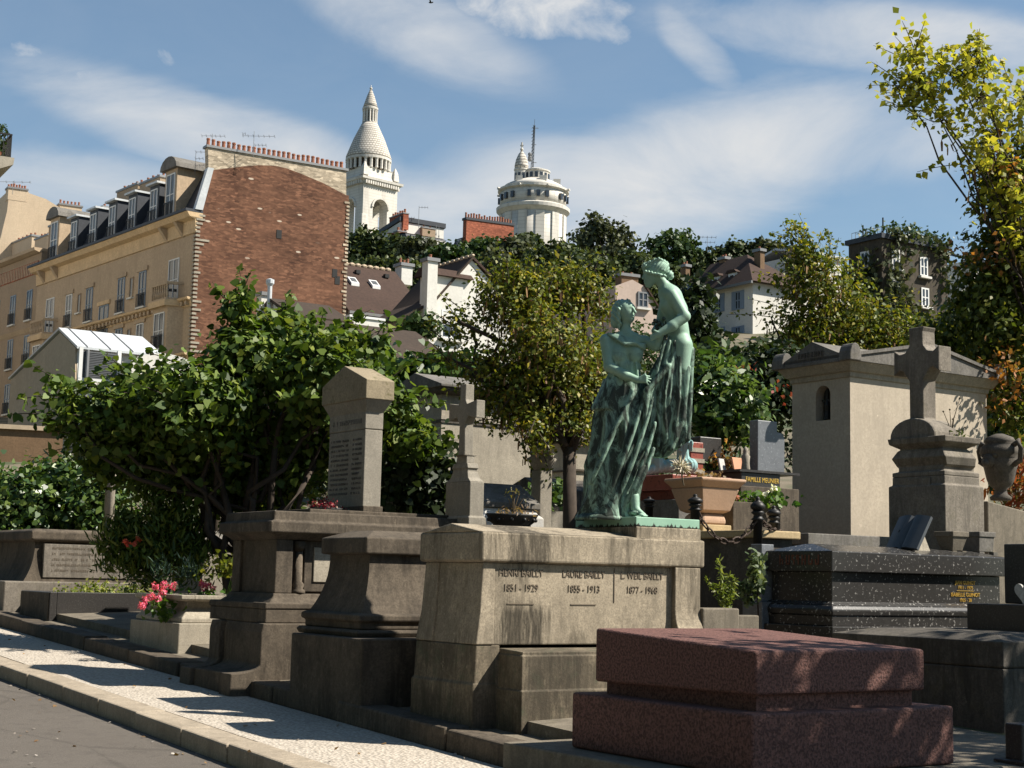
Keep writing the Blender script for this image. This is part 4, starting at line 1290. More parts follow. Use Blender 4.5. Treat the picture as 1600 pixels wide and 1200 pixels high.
# ------------------------------------------------------------------ sculpted bodies: signed distance fields meshed with surface nets
class SDF:
    def __init__(self, lo, hi, h):
        self.lo, self.h = np.array(lo, np.float32), h
        self.n = (np.ceil((np.array(hi) - np.array(lo)) / h)).astype(int) + 1
        self.F = np.full(self.n, 1e3, np.float32)
        self.ax = [self.lo[i] + h * np.arange(self.n[i], dtype=np.float32) for i in range(3)]

    def _win(self, lo, hi, pad):
        sl = []
        for i in range(3):
            a = int(max(0, math.floor((lo[i] - pad - self.lo[i]) / self.h)))
            b = int(min(self.n[i], math.ceil((hi[i] + pad - self.lo[i]) / self.h) + 1))
            if b <= a: return None
            sl.append(slice(a, b))
        X = np.meshgrid(*[self.ax[i][sl[i]] for i in range(3)], indexing='ij')
        return tuple(sl), X

    def _merge(self, sl, d, k):
        A = self.F[sl]
        if k <= 0:
            self.F[sl] = np.minimum(A, d)
        else:
            hh = np.clip(.5 + .5 * (A - d) / k, 0, 1)
            self.F[sl] = np.where(A > 500, d, A * (1 - hh) + d * hh - k * hh * (1 - hh))

    def cap(self, a, b, ra, rb=None, k=3.0, sq=1.0):
        rb = ra if rb is None else rb
        a, b = np.array(a, np.float32), np.array(b, np.float32)
        r = max(ra, rb)
        w = self._win(np.minimum(a, b) - r, np.maximum(a, b) + r, 3 * k + 6)
        if w is None: return self
        sl, X = w
        d = b - a
        t = np.clip(sum((X[i] - a[i]) * d[i] for i in range(3)) / max(1e-6, float(d @ d)), 0, 1)
        q = np.sqrt(sum((X[i] - a[i] - t * d[i]) ** 2 * (1 if i != 1 else sq) for i in range(3)))
        self._merge(sl, q - (ra + (rb - ra) * t), k)
        return self

    def chain(self, P, R, k=3.0):
        """one smooth cord through points P with radii R"""
        P = np.array(P, np.float32)
        w = self._win(P.min(0) - max(R), P.max(0) + max(R), 3 * k + 6)
        if w is None: return self
        sl, X = w
        D = None
        for i in range(len(P) - 1):
            a, d = P[i], P[i + 1] - P[i]
            t = np.clip(sum((X[j] - a[j]) * d[j] for j in range(3)) / max(1e-6, float(d @ d)), 0, 1)
            q_ = np.sqrt(sum((X[j] - a[j] - t * d[j]) ** 2 for j in range(3))) - (R[i] + (R[i + 1] - R[i]) * t)
            D = q_ if D is None else np.minimum(D, q_)
        self._merge(sl, D, k)
        return self

    def ell(self, c, r, k=3.0, rot=0.0):
        """ellipsoid, optionally turned by rot in the x-z plane"""
        c, r = np.array(c, np.float32), np.array(r, np.float32)
        m = float(max(r))
        w = self._win(c - m, c + m, 3 * k + 6)
        if w is None: return self
        sl, X = w
        x, y, z = X[0] - c[0], X[1] - c[1], X[2] - c[2]
        if rot:
            cs, sn = math.cos(rot), math.sin(rot)
            x, z = x * cs + z * sn, -x * sn + z * cs
        k0 = np.sqrt((x / r[0]) ** 2 + (y / r[1]) ** 2 + (z / r[2]) ** 2)
        k1 = np.sqrt((x / r[0] ** 2) ** 2 + (y / r[1] ** 2) ** 2 + (z / r[2] ** 2) ** 2)
        self._merge(sl, k0 * (k0 - 1) / np.maximum(k1, 1e-5), k)
        return self

    def column(self, tab, k=3.0, fold=None):
        """upright body from a table of (z, x0, x1, y-centre, half-depth); fold(x, y, z, u, ang) adds relief"""
        tab = sorted(tab)
        T = np.array(tab, np.float32)
        lo = (T[:, 1].min(), (T[:, 3] - T[:, 4]).min(), T[0, 0]); hi = (T[:, 2].max(), (T[:, 3] + T[:, 4]).max(), T[-1, 0])
        sl, X = self._win(lo, hi, 3 * k + 8)
        z = X[2]
        I = lambda j: np.interp(z, T[:, 0], T[:, j]).astype(np.float32)
        x0, x1, yc, hy = I(1), I(2), I(3), I(4)
        cx, hx = (x0 + x1) / 2, np.maximum((x1 - x0) / 2, 1)
        u, v = (X[0] - cx) / hx, (X[1] - yc) / hy
        q = np.sqrt(u * u + v * v)
        d = (q - 1) * np.minimum(hx, hy) * .9
        if fold is not None: d = d - fold(X[0], X[1], z, u, np.arctan2(v, u))
        d = np.maximum(d, np.maximum(T[0, 0] - z, z - T[-1, 0]))
        self._merge(sl, d, k)
        return self

    def mesh(self):
        F, n = self.F, self.n
        S = F < 0
        vid = -np.ones(n - 1, np.int64)
        acc = np.zeros(tuple(n - 1) + (3,), np.float32)
        cnt = np.zeros(n - 1, np.float32)
        base = [slice(0, n[i] - 1) for i in range(3)]
        for axis in range(3):
            o1, o2 = [i for i in range(3) if i != axis]
            for a in (0, 1):
                for b in (0, 1):
                    s0 = list(base); s0[o1] = slice(a, n[o1] - 1 + a); s0[o2] = slice(b, n[o2] - 1 + b)
                    s1 = list(s0); s1[axis] = slice(1, n[axis])
                    f0, f1 = F[tuple(s0)], F[tuple(s1)]
                    cr = (f0 < 0) != (f1 < 0)
                    t = np.where(cr, f0 / np.where(cr, f0 - f1, 1), 0)
                    off = np.zeros(3, np.float32); off[o1] = a; off[o2] = b
                    acc[..., axis] += np.where(cr, t, 0)
                    acc[..., o1] += cr * off[o1]
                    acc[..., o2] += cr * off[o2]
                    cnt += cr
        m = cnt > 0
        vid[m] = np.arange(m.sum())
        ijk = np.argwhere(m).astype(np.float32)
        V = self.lo + self.h * (ijk + acc[m] / cnt[m][:, None])
        Q = []
        for axis in range(3):
            o1, o2 = [(1, 2), (2, 0), (0, 1)][axis]
            s0 = [slice(None)] * 3; s1 = [slice(None)] * 3
            s0[axis] = slice(0, n[axis] - 1); s1[axis] = slice(1, n[axis])
            A, B = S[tuple(s0)], S[tuple(s1)]
            E = np.argwhere(A != B)
            if len(E) == 0: continue
            E = E[(E[:, o1] > 0) & (E[:, o2] > 0) & (E[:, o1] < n[o1] - 1) & (E[:, o2] < n[o2] - 1)]
            ins = A[tuple(E.T)]
            def g(da, db):
                e = E.copy(); e[:, o1] -= da; e[:, o2] -= db
                return vid[tuple(e.T)]
            q = np.stack([g(1, 1), g(0, 1), g(0, 0), g(1, 0)], 1)
            q[~ins] = q[~ins][:, ::-1]
            Q.append(q)
        Q = np.concatenate(Q)
        return V, Q[(Q >= 0).all(1)]


def sdf_obj(name, sdf, mat, parent, scale=1.0, smooth_it=2):
    V, Q = sdf.mesh()
    # light relaxation
    for _ in range(smooth_it):
        S = np.zeros_like(V); C = np.zeros(len(V), np.float32)
        for a, b in ((0, 1), (1, 2), (2, 3), (3, 0)):
            np.add.at(S, Q[:, a], V[Q[:, b]]); np.add.at(C, Q[:, a], 1)
            np.add.at(S, Q[:, b], V[Q[:, a]]); np.add.at(C, Q[:, b], 1)
        V = V * .5 + S / np.maximum(C, 1)[:, None] * .5
    me = bpy.data.meshes.new(name)
    me.vertices.add(len(V)); me.loops.add(len(Q) * 4); me.polygons.add(len(Q))
    me.vertices.foreach_set('co', (V * scale).reshape(-1).astype(np.float32))
    me.loops.foreach_set('vertex_index', Q.reshape(-1).astype(np.int32))
    me.polygons.foreach_set('loop_start', np.arange(0, len(Q) * 4, 4, dtype=np.int32))
    me.update(calc_edges=True)
    me.polygons.foreach_set('use_smooth', [True] * len(Q))
    me.materials.append(mat)
    o = bpy.data.objects.new(name, me)
    COL.objects.link(o)
    o.parent = parent
    return o


def bronze(name, dark_amt, lo=.40, hi=.62):
    t = NT(name)
    v = t.coords()
    sv = t.coords((5.0, 5.0, 1.9))
    n1 = t.noise(v, 7, 6, .7); n2 = t.noise(sv, 1.9, 8, .74, 1.2); n3 = t.noise(v, 40, 4, .7)
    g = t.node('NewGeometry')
    c = t.mix(n1, (.185, .305, .23), (.32, .46, .36))
    c = t.mix(t.ramp(n3, [(.35, .5), (.55, 0.0)]), c, (.22, .33, .27))
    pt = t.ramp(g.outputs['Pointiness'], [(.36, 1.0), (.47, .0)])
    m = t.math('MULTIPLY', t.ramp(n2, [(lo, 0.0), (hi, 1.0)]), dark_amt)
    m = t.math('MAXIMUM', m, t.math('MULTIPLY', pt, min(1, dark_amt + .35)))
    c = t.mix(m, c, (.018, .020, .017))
    t.bump(n3, .15, .01)
    return t.base(c, .62, .15)


BZ_SKIN = bronze('green_patina', .12, .58, .75)
BZ_MID = bronze('half_streaked_patina', .5, .46, .66)
BZ_ROBE = bronze('streaked_patina', .93, .40, .54)

PXM = None
stO = at(995, 797, STAT['fr'].w(STAT['x'], STAT['W'] * .5, 0).y)
stO.z = STAT['fr'].O.z + STAT['z'] + .085
PXM = stO.y / FPX
statue = thing('bronze_statue', 'green bronze group of two robed women, one bending over the other, on the large tomb', 'statue', stO)


def q(px, py, y=0.0):
    return (px - 995, y, 797 - py)


def rowtab(rows, yc=0):
    return [(797 - r[0], r[1] - 995, r[2] - 995, (r[4] if len(r) > 4 else yc), r[3]) for r in rows]


def ridges(x, p=1.0):
    return (1 - np.abs(np.sin(x))) ** p


# --- standing woman, head raised
S = SDF((-72, -46, 185), (50, 34, 352), 1.0)
# trunk, neck, shoulders
S.ell(q(974, 533, -2), (29, 17, 21), 6).ell(q(972, 560, 0), (23, 15, 24), 8).ell(q(972, 590, 0), (27, 17, 18), 8)
S.ell(q(963, 540, -13), (11, 9, 11), 5).ell(q(988, 539, -14), (11, 9, 11), 5)
S.cap(q(944, 519, -1), q(1004, 518, -2), 9, 8, 6)
S.cap(q(973, 512, -1), q(974, 490, -2), 9, 7.5, 5)
S.cap(q(962, 513, -4), q(974, 507, -2), 7, 7, 5).cap(q(990, 513, -4), q(977, 507, -2), 7, 7, 5)
# left arm across the waist
S.cap(q(943, 518, -4), q(948, 562, -14), 10, 8.2, 4).cap(q(948, 562, -14), q(972, 576, -25), 8.4, 7.2, 3).cap(q(972, 576, -25), q(993, 584, -30), 7.2, 5, 3)
S.ell(q(998, 584, -31), (7, 4.5, 5), 2)
for k, (tx, ty) in enumerate(((1010, 578), (1012, 582), (1011, 587), (1008, 591))):
    mx, my = 1004, 579.5 + k * 3
    S.cap(q(1000, 581 + k * 2, -33), q(mx, my - 1, -35), 2.0, 1.8, .8).cap(q(mx, my - 1, -35), q(tx, ty, -31), 1.8, 1.3, .6)
S.cap(q(995, 581, -33), q(1003, 575, -34), 2.3, 1.6, .8)
# right arm reaching to the other figure
S.cap(q(1004, 518, -2), q(1022, 527, -10), 8.5, 8.5, 4).cap(q(1022, 527, -10), q(1027, 510, -16), 7.5, 6, 3).ell(q(1027, 505, -17), (5, 5, 6), 2)
# head turned up to the right
hx, hz = 973, 471
S.ell(q(hx, hz - 2, 0), (15, 17, 17), 3).ell(q(hx + 3, hz + 7, -4), (11.5, 12, 14), 4)
S.ell(q(hx + 8, hz + 13, -7), (5.5, 6, 5), 3)                                    # chin
S.ell(q(hx + 8, hz - 5, -9), (7, 6, 6), 3)                                       # brow
S.cap(q(hx + 11.5, hz - 3, -13.5), q(hx + 14.5, hz + 3.5, -15.5), 1.7, 2.5, 1.0)  # nose
S.cap(q(hx + 3, hz - 4, -15), q(hx + 9, hz - 5, -14.5), 1.2, 1.2, 1.0)   # brow ridge
S.ell(q(hx + 11, hz + 8, -12.5), (3.4, 2.2, 1.3), .8).ell(q(hx + 10.7, hz + 10.6, -12), (2.8, 2.2, 1.3), .8)   # lips
S.ell(q(hx + 6, hz + 3, -13), (4.2, 3, 4.2), 2)                                  # cheek
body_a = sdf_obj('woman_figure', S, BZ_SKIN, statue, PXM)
# hair of the standing woman
S = SDF((-50, -26, 285), (5, 28, 352), 1.0)
wav = lambda x, y, z, u, a: 0
S.ell(q(hx - 5, hz - 7, 5), (14.5, 16, 13.5), 3).ell(q(hx - 11, hz + 4, 5), (11.5, 14, 16), 4).ell(q(hx - 13, hz + 16, 4), (10, 11, 11), 4)
S.cap(q(hx + 6, hz - 16, -8), q(hx - 11, hz - 1, -13), 2.6, 3.2, 2).cap(q(hx - 11, hz - 1, -13), q(hx - 10, hz + 20, -8), 3.2, 3, 2).cap(q(hx - 8, hz + 20, -9), q(hx - 10, hz + 30, -4), 3, 1.8, 2)
for k in range(6):
    S.cap(q(hx + 3 - k * 3, hz - 19 + k * 1.5, -4 - k), q(hx - 18 + k, hz + 2 + 3 * k, -6 - k), 1.4, 1.8, 1)
S.F += .7 * np.sin((S.ax[0][:, None, None] * .9 + S.ax[2][None, None, :] * .7))
sdf_obj('hair', S, BZ_SKIN, body_a, PXM, 1)


def folds_a(x, y, z, u, a):
    f = 1 - np.clip((z - 150) / 90, 0, 1) * .55
    c = 3.6 * a + .016 * (240 - z) + 1.1 * np.sin(z * .022 + a * 1.3)
    c2 = 8.3 * a + .022 * (240 - z) + .8 * np.sin(z * .035)
    return f * (5.4 * ridges(c, 1.0) + 1.6 * ridges(c2, 1.0)) - 2.6


S = SDF((-100, -58, -4), (48, 60, 300), 1.35)
S.column(rowtab([(797, 905, 999, 40), (785, 909, 997, 37), (765, 913, 996, 34), (740, 914, 999, 31), (712, 918, 1008, 30), (690, 924, 1020, 29), (660, 927, 1021, 28),
                 (630, 930, 1016, 27), (600, 938, 1008, 24), (575, 945, 1000, 21), (556, 950, 997, 19)], 0), 3, folds_a)
# hem of the tunic at the hip and its drips of cloth
S.column(rowtab([(630, 923, 968, 20, -6), (622, 924, 972, 20, -6), (600, 934, 975, 19, -6), (580, 941, 976, 17, -4)]), 2.5, lambda x, y, z, u, a: 2.2 * ridges(4 * a, 1.2) - .5)
# long swags from the waist down to the left
for (x0, y0, x1, y1, r0, r1) in ((1004, 600, 938, 790, 4.5, 6), (1016, 610, 955, 790, 4, 6), (1020, 650, 972, 788, 4, 5), (985, 600, 934, 700, 4, 5), (965, 640, 920, 745, 4, 5), (1018, 690, 985, 770, 4, 5)):
    n = 10
    P = [(x0 + (x1 - x0) * t, y0 + (y1 - y0) * (t ** .85), -22 - 12 * math.sin(t * 2.6)) for t in np.linspace(0, 1, n)]
    S.chain([q(*p_) for p_ in P], [(r0 + (r1 - r0) * t) * .8 for t in np.linspace(0, 1, n)], 4.0)
S.ell(q(990, 790, -30), (10, 10, 5), 2)
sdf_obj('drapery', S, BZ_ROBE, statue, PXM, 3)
S = SDF((-62, -46, 200), (26, 30, 300), 1.0)
# bodice: bands from the left shoulder across the breast
for k in range(6):
    S.cap(q(946 + k * 3.5, 509 + k * .6, -11 - k * .5), q(972 + k * 3, 527 - k * .5, -23), 2.2, 2.2, 1.2).cap(q(972 + k * 3, 527 - k * .5, -23), q(1003, 525 + k * 1.6, -15), 2.2, 2.0, 1.2)
S.ell(q(963, 545, -12), (13, 11, 14), 4).ell(q(988, 543, -13), (13, 10, 13), 4).ell(q(974, 560, -4), (25, 16, 16), 4)
for k in range(5):
    S.cap(q(958 + 8 * k, 556, -18), q(953 + 10 * k, 584, -18), 2.0, 2.4, 1.8)
S.ell(q(973, 575, -3), (25, 17, 18), 4)
sdf_obj('bodice', S, BZ_MID, statue, PXM, 1)
S = SDF((-20, -60, -6), (24, 0, 50), 1.0)
S.cap(q(988, 765, -28), q(990, 783, -31), 8, 6.5, 3).cap(q(990, 785, -31), q(1003, 794, -38), 6, 3.6, 3)
for k in range(5): S.cap(q(1001 - k * 1.1, 793.5, -36 - k * 2.2), q(1008 - k * 1.6, 795, -38 - k * 2.2), 2.1, 1.4, .7)
sdf_obj('foot', S, BZ_SKIN, statue, PXM)

# --- woman bending down from above
S = SDF((-6, -46, 225), (92, 38, 416), 1.0)
for (x, y, r, yy) in ((1041, 440, 13, 0),):
    S.ell(q(x, y, yy), (16, 20, 14), 5)
S.cap(q(1046, 447, 0), q(1053, 468, 1), 18, 18.5, 6).cap(q(1053, 468, 1), q(1057, 497, 1), 18, 15.5, 6).cap(q(1057, 497, 1), q(1061, 524, 2), 15.5, 19, 6)
S.ell(q(1039, 460, -6), (12, 14, 15), 5)
S.cap(q(1062, 524, -7), q(1060, 560, -6), 17, 15, 5).cap(q(1064, 524, 9), q(1062, 560, 7), 16, 15, 5)
S.cap(q(1041, 437, 0), q(1024, 414, -2), 10, 9, 5)
# near arm: shoulder, elbow thrown back, forearm to the other's hand
S.cap(q(1044, 445, -18), q(1064, 480, -24), 10.5, 8.8, 5).cap(q(1065, 481, -24), q(1045, 497, -28), 9, 8, 2.5).cap(q(1045, 497, -28), q(1025, 510, -30), 8, 5.6, 3)
S.ell(q(1021, 513, -30), (7, 5, 5), 2)
for k in range(4):
    S.cap(q(1018, 511 + k * 2.2, -31), q(1011, 514 + k * 2.6, -30), 2.1, 1.5, .8)
S.cap(q(1022, 509, -33), q(1016, 506, -34), 2.3, 1.7, .8)
# far arm, only its shoulder and upper part show
S.cap(q(1040, 444, 16), q(1030, 486, 20), 9.5, 7, 5).cap(q(1030, 486, 20), q(1020, 500, 6), 7, 5, 3)
# head bowed towards the lower left
S.ell(q(1020, 405, -1), (18, 15, 15), 3, rot=.5).ell(q(1013, 415, -2), (10.5, 11, 16), 4, rot=-.25)
S.ell(q(1009, 428, -2), (5, 5.5, 5), 3)
S.cap(q(1003, 409, -2), q(1000.5, 417, -2), 1.7, 2.3, 1.2)
S.ell(q(1003, 422, -2), (1.8, 3, 1.4), 1).ell(q(1004, 424.6, -2), (1.8, 2.7, 1.4), 1)
S.ell(q(1004, 404, -2), (4, 8, 5), 3)
body_b = sdf_obj('woman_figure', S, BZ_SKIN, statue, PXM)
S = SDF((-2, -26, 370), (62, 26, 418), .9)
S.ell(q(1024, 401, 0), (19, 16.5, 15.5), 3, rot=.45).ell(q(1042, 411, 0), (7.5, 8, 8), 2).ell(q(1003, 399, -3), (5, 11, 5.5), 2)
for k in range(8):
    S.cap(q(1001 + k * 3.2, 396 - 1.3 * k, -10 - k * .6), q(1033 + k * .8, 407 - k * 2.0, -13.5 + k * .9), 2.0, 2.2, 1.0)
    S.ell(q(1004 + 4.2 * k, 409 + .9 * k, -14 - (k % 3)), (3.1, 3, 2.7), 1)
S.F += .6 * np.sin((S.ax[0][:, None, None] * 1.1 - S.ax[2][None, None, :] * .8))
sdf_obj('hair', S, BZ_SKIN, body_b, PXM, 1)


def folds_b(x, y, z, u, a):
    f = 1 - np.clip((z - 225) / 60, 0, 1) * .75
    c = 6.5 * a + .010 * z + .6 * np.sin(z * .02)
    return f * (4.4 * ridges(c, 1.1) + 1.4 * ridges(11 * a + .015 * z, 1.0)) - 2.0


S = SDF((-10, -48, 90), (94, 44, 302), 1.35)
S.column(rowtab([(702, 1017, 1040, 12), (693, 1016, 1050, 15), (682, 1013, 1064, 18), (673, 1010, 1075, 20), (640, 1004, 1075, 23), (600, 1004, 1076, 25), (570, 1014, 1077, 25),
                 (545, 1026, 1077, 24), (525, 1036, 1081, 22), (508, 1040, 1076, 18)], 2), 3, folds_b)
S.cap(q(1079, 530, -2), q(1076, 600, -4), 5, 4, 3).cap(q(1076, 600, -4), q(1074, 672, -4), 4, 3, 3)
S.cap(q(1072, 560, -12), q(1064, 640, -14), 4.5, 4.5, 2.5).cap(q(1064, 640, -14), q(1046, 688, -14), 4.5, 5, 2.5)
S.cap(q(1040, 560, -22), q(1006, 600, -26), 5, 5, 3).cap(q(1006, 600, -26), q(1004, 650, -24), 5, 4.5, 3)
for k in range(4):
    S.cap(q(1034 + 8 * k, 520, -18), q(1012 + 15 * k, 610, -22), 3, 3.4, 2).cap(q(1012 + 15 * k, 610, -22), q(1014 + 12 * k, 690 - 6 * k, -16), 3.4, 3, 2)
S.cap(q(1040, 684, -8), q(1060, 683, -6), 6, 4, 3)
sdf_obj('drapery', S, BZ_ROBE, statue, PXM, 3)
# flowers held between them
mb = MB()
for k in range(11):
    p = q(1024 + rng.normal() * 4.5, 491 + rng.normal() * 4, -20 + rng.normal() * 3)
    mb.ball(tuple(c * PXM for c in p), 3.3 * PXM, 7, 5)
mb.build('bouquet', BZ_ROBE, statue, smooth=True)
# bronze base plate, aligned with the tomb
f = STAT['fr']
mb = MB()
n = 26
x0, x1, y0, y1, zt_ = STAT['x'] + .0, STAT['L'] + .02, -.025, STAT['W'] - .02, STAT['z']
mb.box(x0, x1, y0, y1, zt_ + .002, zt_ + .082)
pl_ = NT('plate_patina')
v = pl_.coords()
sz = pl_.node('SeparateXYZ', Vector=v).outputs[2]
dr = pl_.noise(pl_.coords((1, 1, .06)), 26, 5, .7)
hgt = pl_.math('ADD', zt_ - .012, pl_.math('MULTIPLY', pl_.math('SUBTRACT', dr, .36), .17))
cc = pl_.mix(pl_.noise(v, 8, 6, .7), (.17, .33, .24), (.30, .46, .35))
cc = pl_.mix(pl_.math('LESS_THAN', sz, hgt), cc, (.02, .022, .018))
o = mb.build('base_plate', pl_.base(cc, .65, .1), statue, bevel=.006)
o.matrix_parent_inverse = Matrix.Identity(4)
o.location = f.O - stO
o.rotation_euler = (0, 0, TH)
# low mound of cast drapery on the plate
S = SDF((-100, -70, -6), (10, 62, 30), 1.5)
S.ell(q(945, 800, 0), (46, 44, 13), 4).ell(q(925, 800, 10), (26, 36, 16), 4)
sdf_obj('ground_folds', S, BZ_ROBE, statue, PXM)

# turquoise bronze on the red grave behind
D2 = 18.2
o2 = at(1045, 744, D2)
tb = thing('turquoise_bronze', 'small turquoise patinated bronze sculpture lying on the red marble grave behind the statue', 'sculpture', o2)
BZ_T = NT('turquoise_patina')
v = BZ_T.coords()
BZ_T = BZ_T.base(BZ_T.mix(BZ_T.noise(v, 9, 6, .7), (.10, .22, .23), (.34, .52, .50)), .7, .1)
def q2(px, py, y=0): return (px - 1045, y, 744 - py)
S = SDF((-50, -26, -4), (46, 26, 68), 1.2)
S.cap(q2(1010, 737), q2(1046, 728), 7, 9, 4).cap(q2(1046, 728), q2(1078, 727), 10, 12, 4).cap(q2(1068, 724), q2(1066, 700), 9, 9, 4)
S.ell(q2(1067, 692), (16, 12, 9), 4).ell(q2(1028, 722), (9, 9, 16), 4)
for k in range(7):
    S.cap(q2(1055 + 4 * k, 690, -11), q2(1054 + 4.4 * k, 705, -9), 2, 1.4, 1)
S.F += .8 * np.sin(S.ax[0][:, None, None] * .8 + S.ax[1][None, :, None] * .9)
sdf_obj('figure', S, BZ_T, tb, D2 / FPX)
o = at(1064, 728, 15.7)
pf = thing('dry_flower_head', 'pale spiky dried flower head above the terracotta planter', 'flowers', o)
d = rng.normal(size=(160, 3)); d /= np.linalg.norm(d, axis=1)[:, None]
leaf_mesh('bloom', d * .02, leaf_mat('straw_petals', [(.5, .45, .34), (.6, .55, .44), (.4, .34, .25)], trans=.1), pf, .1, LANCE * np.array([.35, 1, 1]), up=0, droop=0)
MB().tube([(0, 0, 0), (.01, 0, -.1), (.03, .0, -.2)], .008, 5).build('stem', bpy.data.materials['dry_stalk'], pf)

# ------------------------------------------------------------------ trees and shrubs
BARK = plain('dark_bark', (.055, .042, .032), .95, 0, .4, 14)
L_LILAC = leaf_mat('lilac_leaf', [(.03, .058, .010), (.06, .105, .015), (.085, .14, .02), (.135, .19, .03), (.07, .12, .016), (.21, .25, .05), (.045, .08, .012)], rough=.55, trans=.3, spec=.3)
L_LAB = leaf_mat('laburnum_leaf', [(.05, .075, .010), (.09, .12, .014), (.14, .16, .018), (.06, .09, .012), (.21, .20, .022), (.10, .125, .016), (.30, .25, .03)], trans=.3)
L_POD = leaf_mat('laburnum_pod', [(.16, .08, .035), (.24, .13, .06), (.10, .05, .025), (.30, .18, .09)], trans=.1)
L_YEL = leaf_mat('yellow_leaf', [(.33, .31, .04), (.42, .39, .06), (.22, .24, .035), (.44, .37, .05), (.13, .17, .03), (.30, .31, .06)], trans=.45)
L_OLIVE = leaf_mat('olive_leaf', [(.05, .075, .012), (.08, .105, .015), (.12, .14, .02), (.035, .055, .010), (.16, .16, .025)], trans=.35)
L_HILL = leaf_mat('hill_leaf', [(.018, .030, .010), (.030, .046, .014), (.045, .064, .020), (.07, .09, .03), (.10, .12, .045)], trans=.2, spec=.2)
L_HILL2 = leaf_mat('hill_leaf_light', [(.03, .055, .014), (.045, .078, .018), (.062, .095, .024), (.03, .06, .02)], trans=.2)
L_HILL3 = leaf_mat('hill_leaf_grey', [(.025, .034, .016), (.045, .055, .025), (.07, .08, .04), (.11, .12, .06)], trans=.2, spec=.2)
L_IVY = leaf_mat('ivy_leaf', [(.02, .045, .010), (.035, .075, .015), (.05, .10, .02), (.08, .13, .025), (.13, .18, .04)], rough=.4, trans=.25, spec=.5)
L_THUJA = leaf_mat('thuja_leaf', [(.035, .065, .012), (.065, .105, .016), (.10, .145, .022), (.16, .19, .03)], trans=.25)
L_GREEN = leaf_mat('broad_leaf', [(.04, .085, .018), (.06, .11, .025), (.09, .15, .04), (.14, .19, .07)], rough=.4, trans=.3, spec=.5)
L_ORANGE = leaf_mat('orange_leaf', [(.30, .12, .03), (.38, .17, .05), (.22, .09, .03), (.12, .11, .03)], trans=.35)
L_RED = leaf_mat('red_petals', [(.36, .06, .04), (.42, .11, .07), (.30, .05, .04)], trans=.2)
L_DARK = leaf_mat('dark_leaf', [(.012, .022, .008), (.02, .034, .010), (.03, .048, .014)], trans=.2)


def pxblobs(D, rows, depth=1.0):
    """(px, py, rx, ry[, dD[, weight]]) -> ellipsoids in metres at distance D"""
    out = []
    for r in rows:
        d = D + (r[4] if len(r) > 4 else 0)
        c = at(r[0], r[1], d)
        rx, ry = r[2] * d / FPX, r[3] * d / FPX
        w = r[5] if len(r) > 5 else r[2] * r[3]
        out.append(((c.x, c.y, c.z), (rx, max(.3, min(rx, ry) * depth), ry), w))
    return out


def tree(name, label, cat, base, blobs, mat, ncl, per, spread, size, shape=KITE, trunk=.12, nbr=14, fork=.45, group=None, crown='crown', seg=6, extra=None, lean=None, sizevar=.35, shell=.35, droop=.3, up=.4, shoots=(0, 0), wob=.12):
    base = Vector(base)
    o = thing(name, label, cat, base, 0, group)
    bl = [((b[0][0] - base.x, b[0][1] - base.y, b[0][2] - base.z), b[1], b[2]) for b in blobs]
    P, d, cl = clump_points(bl, ncl, per, spread, shell)
    if shoots[0]:
        mbs = MB()
        cen = np.average(np.array([b[0] for b in bl]), axis=0, weights=np.array([b[2] for b in bl]))
        far = np.linalg.norm((cl - cen), axis=1)
        cand = np.argsort(-far)[:max(shoots[0], len(cl) // 2)]
        extra_p = []
        for k in rng.choice(cand, min(shoots[0], len(cand)), replace=False):
            c0 = cl[k]
            dr = (c0 - cen) / (np.linalg.norm(c0 - cen) + 1e-6) + rng.normal(size=3) * .45 + np.array([0, 0, .35])
            dr /= np.linalg.norm(dr)
            L_ = shoots[1] * rng.uniform(.5, 1.2)
            pts = [c0 + dr * L_ * t_ + np.array([0, 0, -.12 * L_ * t_ * t_]) for t_ in np.linspace(0, 1, 5)]
            mbs.tube([tuple(q_) for q_ in pts], [.008, .007, .006, .005, .003], 4)
            for t_ in np.linspace(.05, 1, 15):
                extra_p.append(c0 + dr * L_ * t_ + np.array([0, 0, -.12 * L_ * t_ * t_]) + rng.normal(size=3) * size * .38)
        P = np.concatenate([P, np.array(extra_p)])
        d = np.concatenate([d, np.tile(np.array([0, 0, .3]), (len(extra_p), 1))])
        mbs.build('twig', BARK, o)
    leaf_mesh(crown, P, mat, o, size, shape, out=d, sizevar=sizevar, droop=droop, up=up)
    if trunk > 0:
        top = np.average(np.array([b[0] for b in bl]), axis=0, weights=np.array([b[2] for b in bl]))
        mb = MB()
        f = Vector((top[0] * fork, top[1] * fork, top[2] * fork)) if lean is None else Vector(lean)
        mb.tube([(0, 0, -.5), tuple(f * .5 + Vector((.03, 0, 0))), tuple(f)], [trunk * 1.15, trunk, trunk * .85], seg + 2)
        for b in bl:
            branch_to(mb, f, b[0], trunk * .6, trunk * .18, wob, 7, seg)
        for k in rng.choice(len(cl), min(nbr, len(cl)), replace=False):
            i = int(np.argmin([np.linalg.norm(np.array(b[0]) - cl[k]) for b in bl]))
            branch_to(mb, bl[i][0], cl[k], trunk * .17, trunk * .05, .12, 4, 4)
        mb.build('trunk', BARK, o, smooth=True)
    if extra: extra(o, cl, bl)
    return o


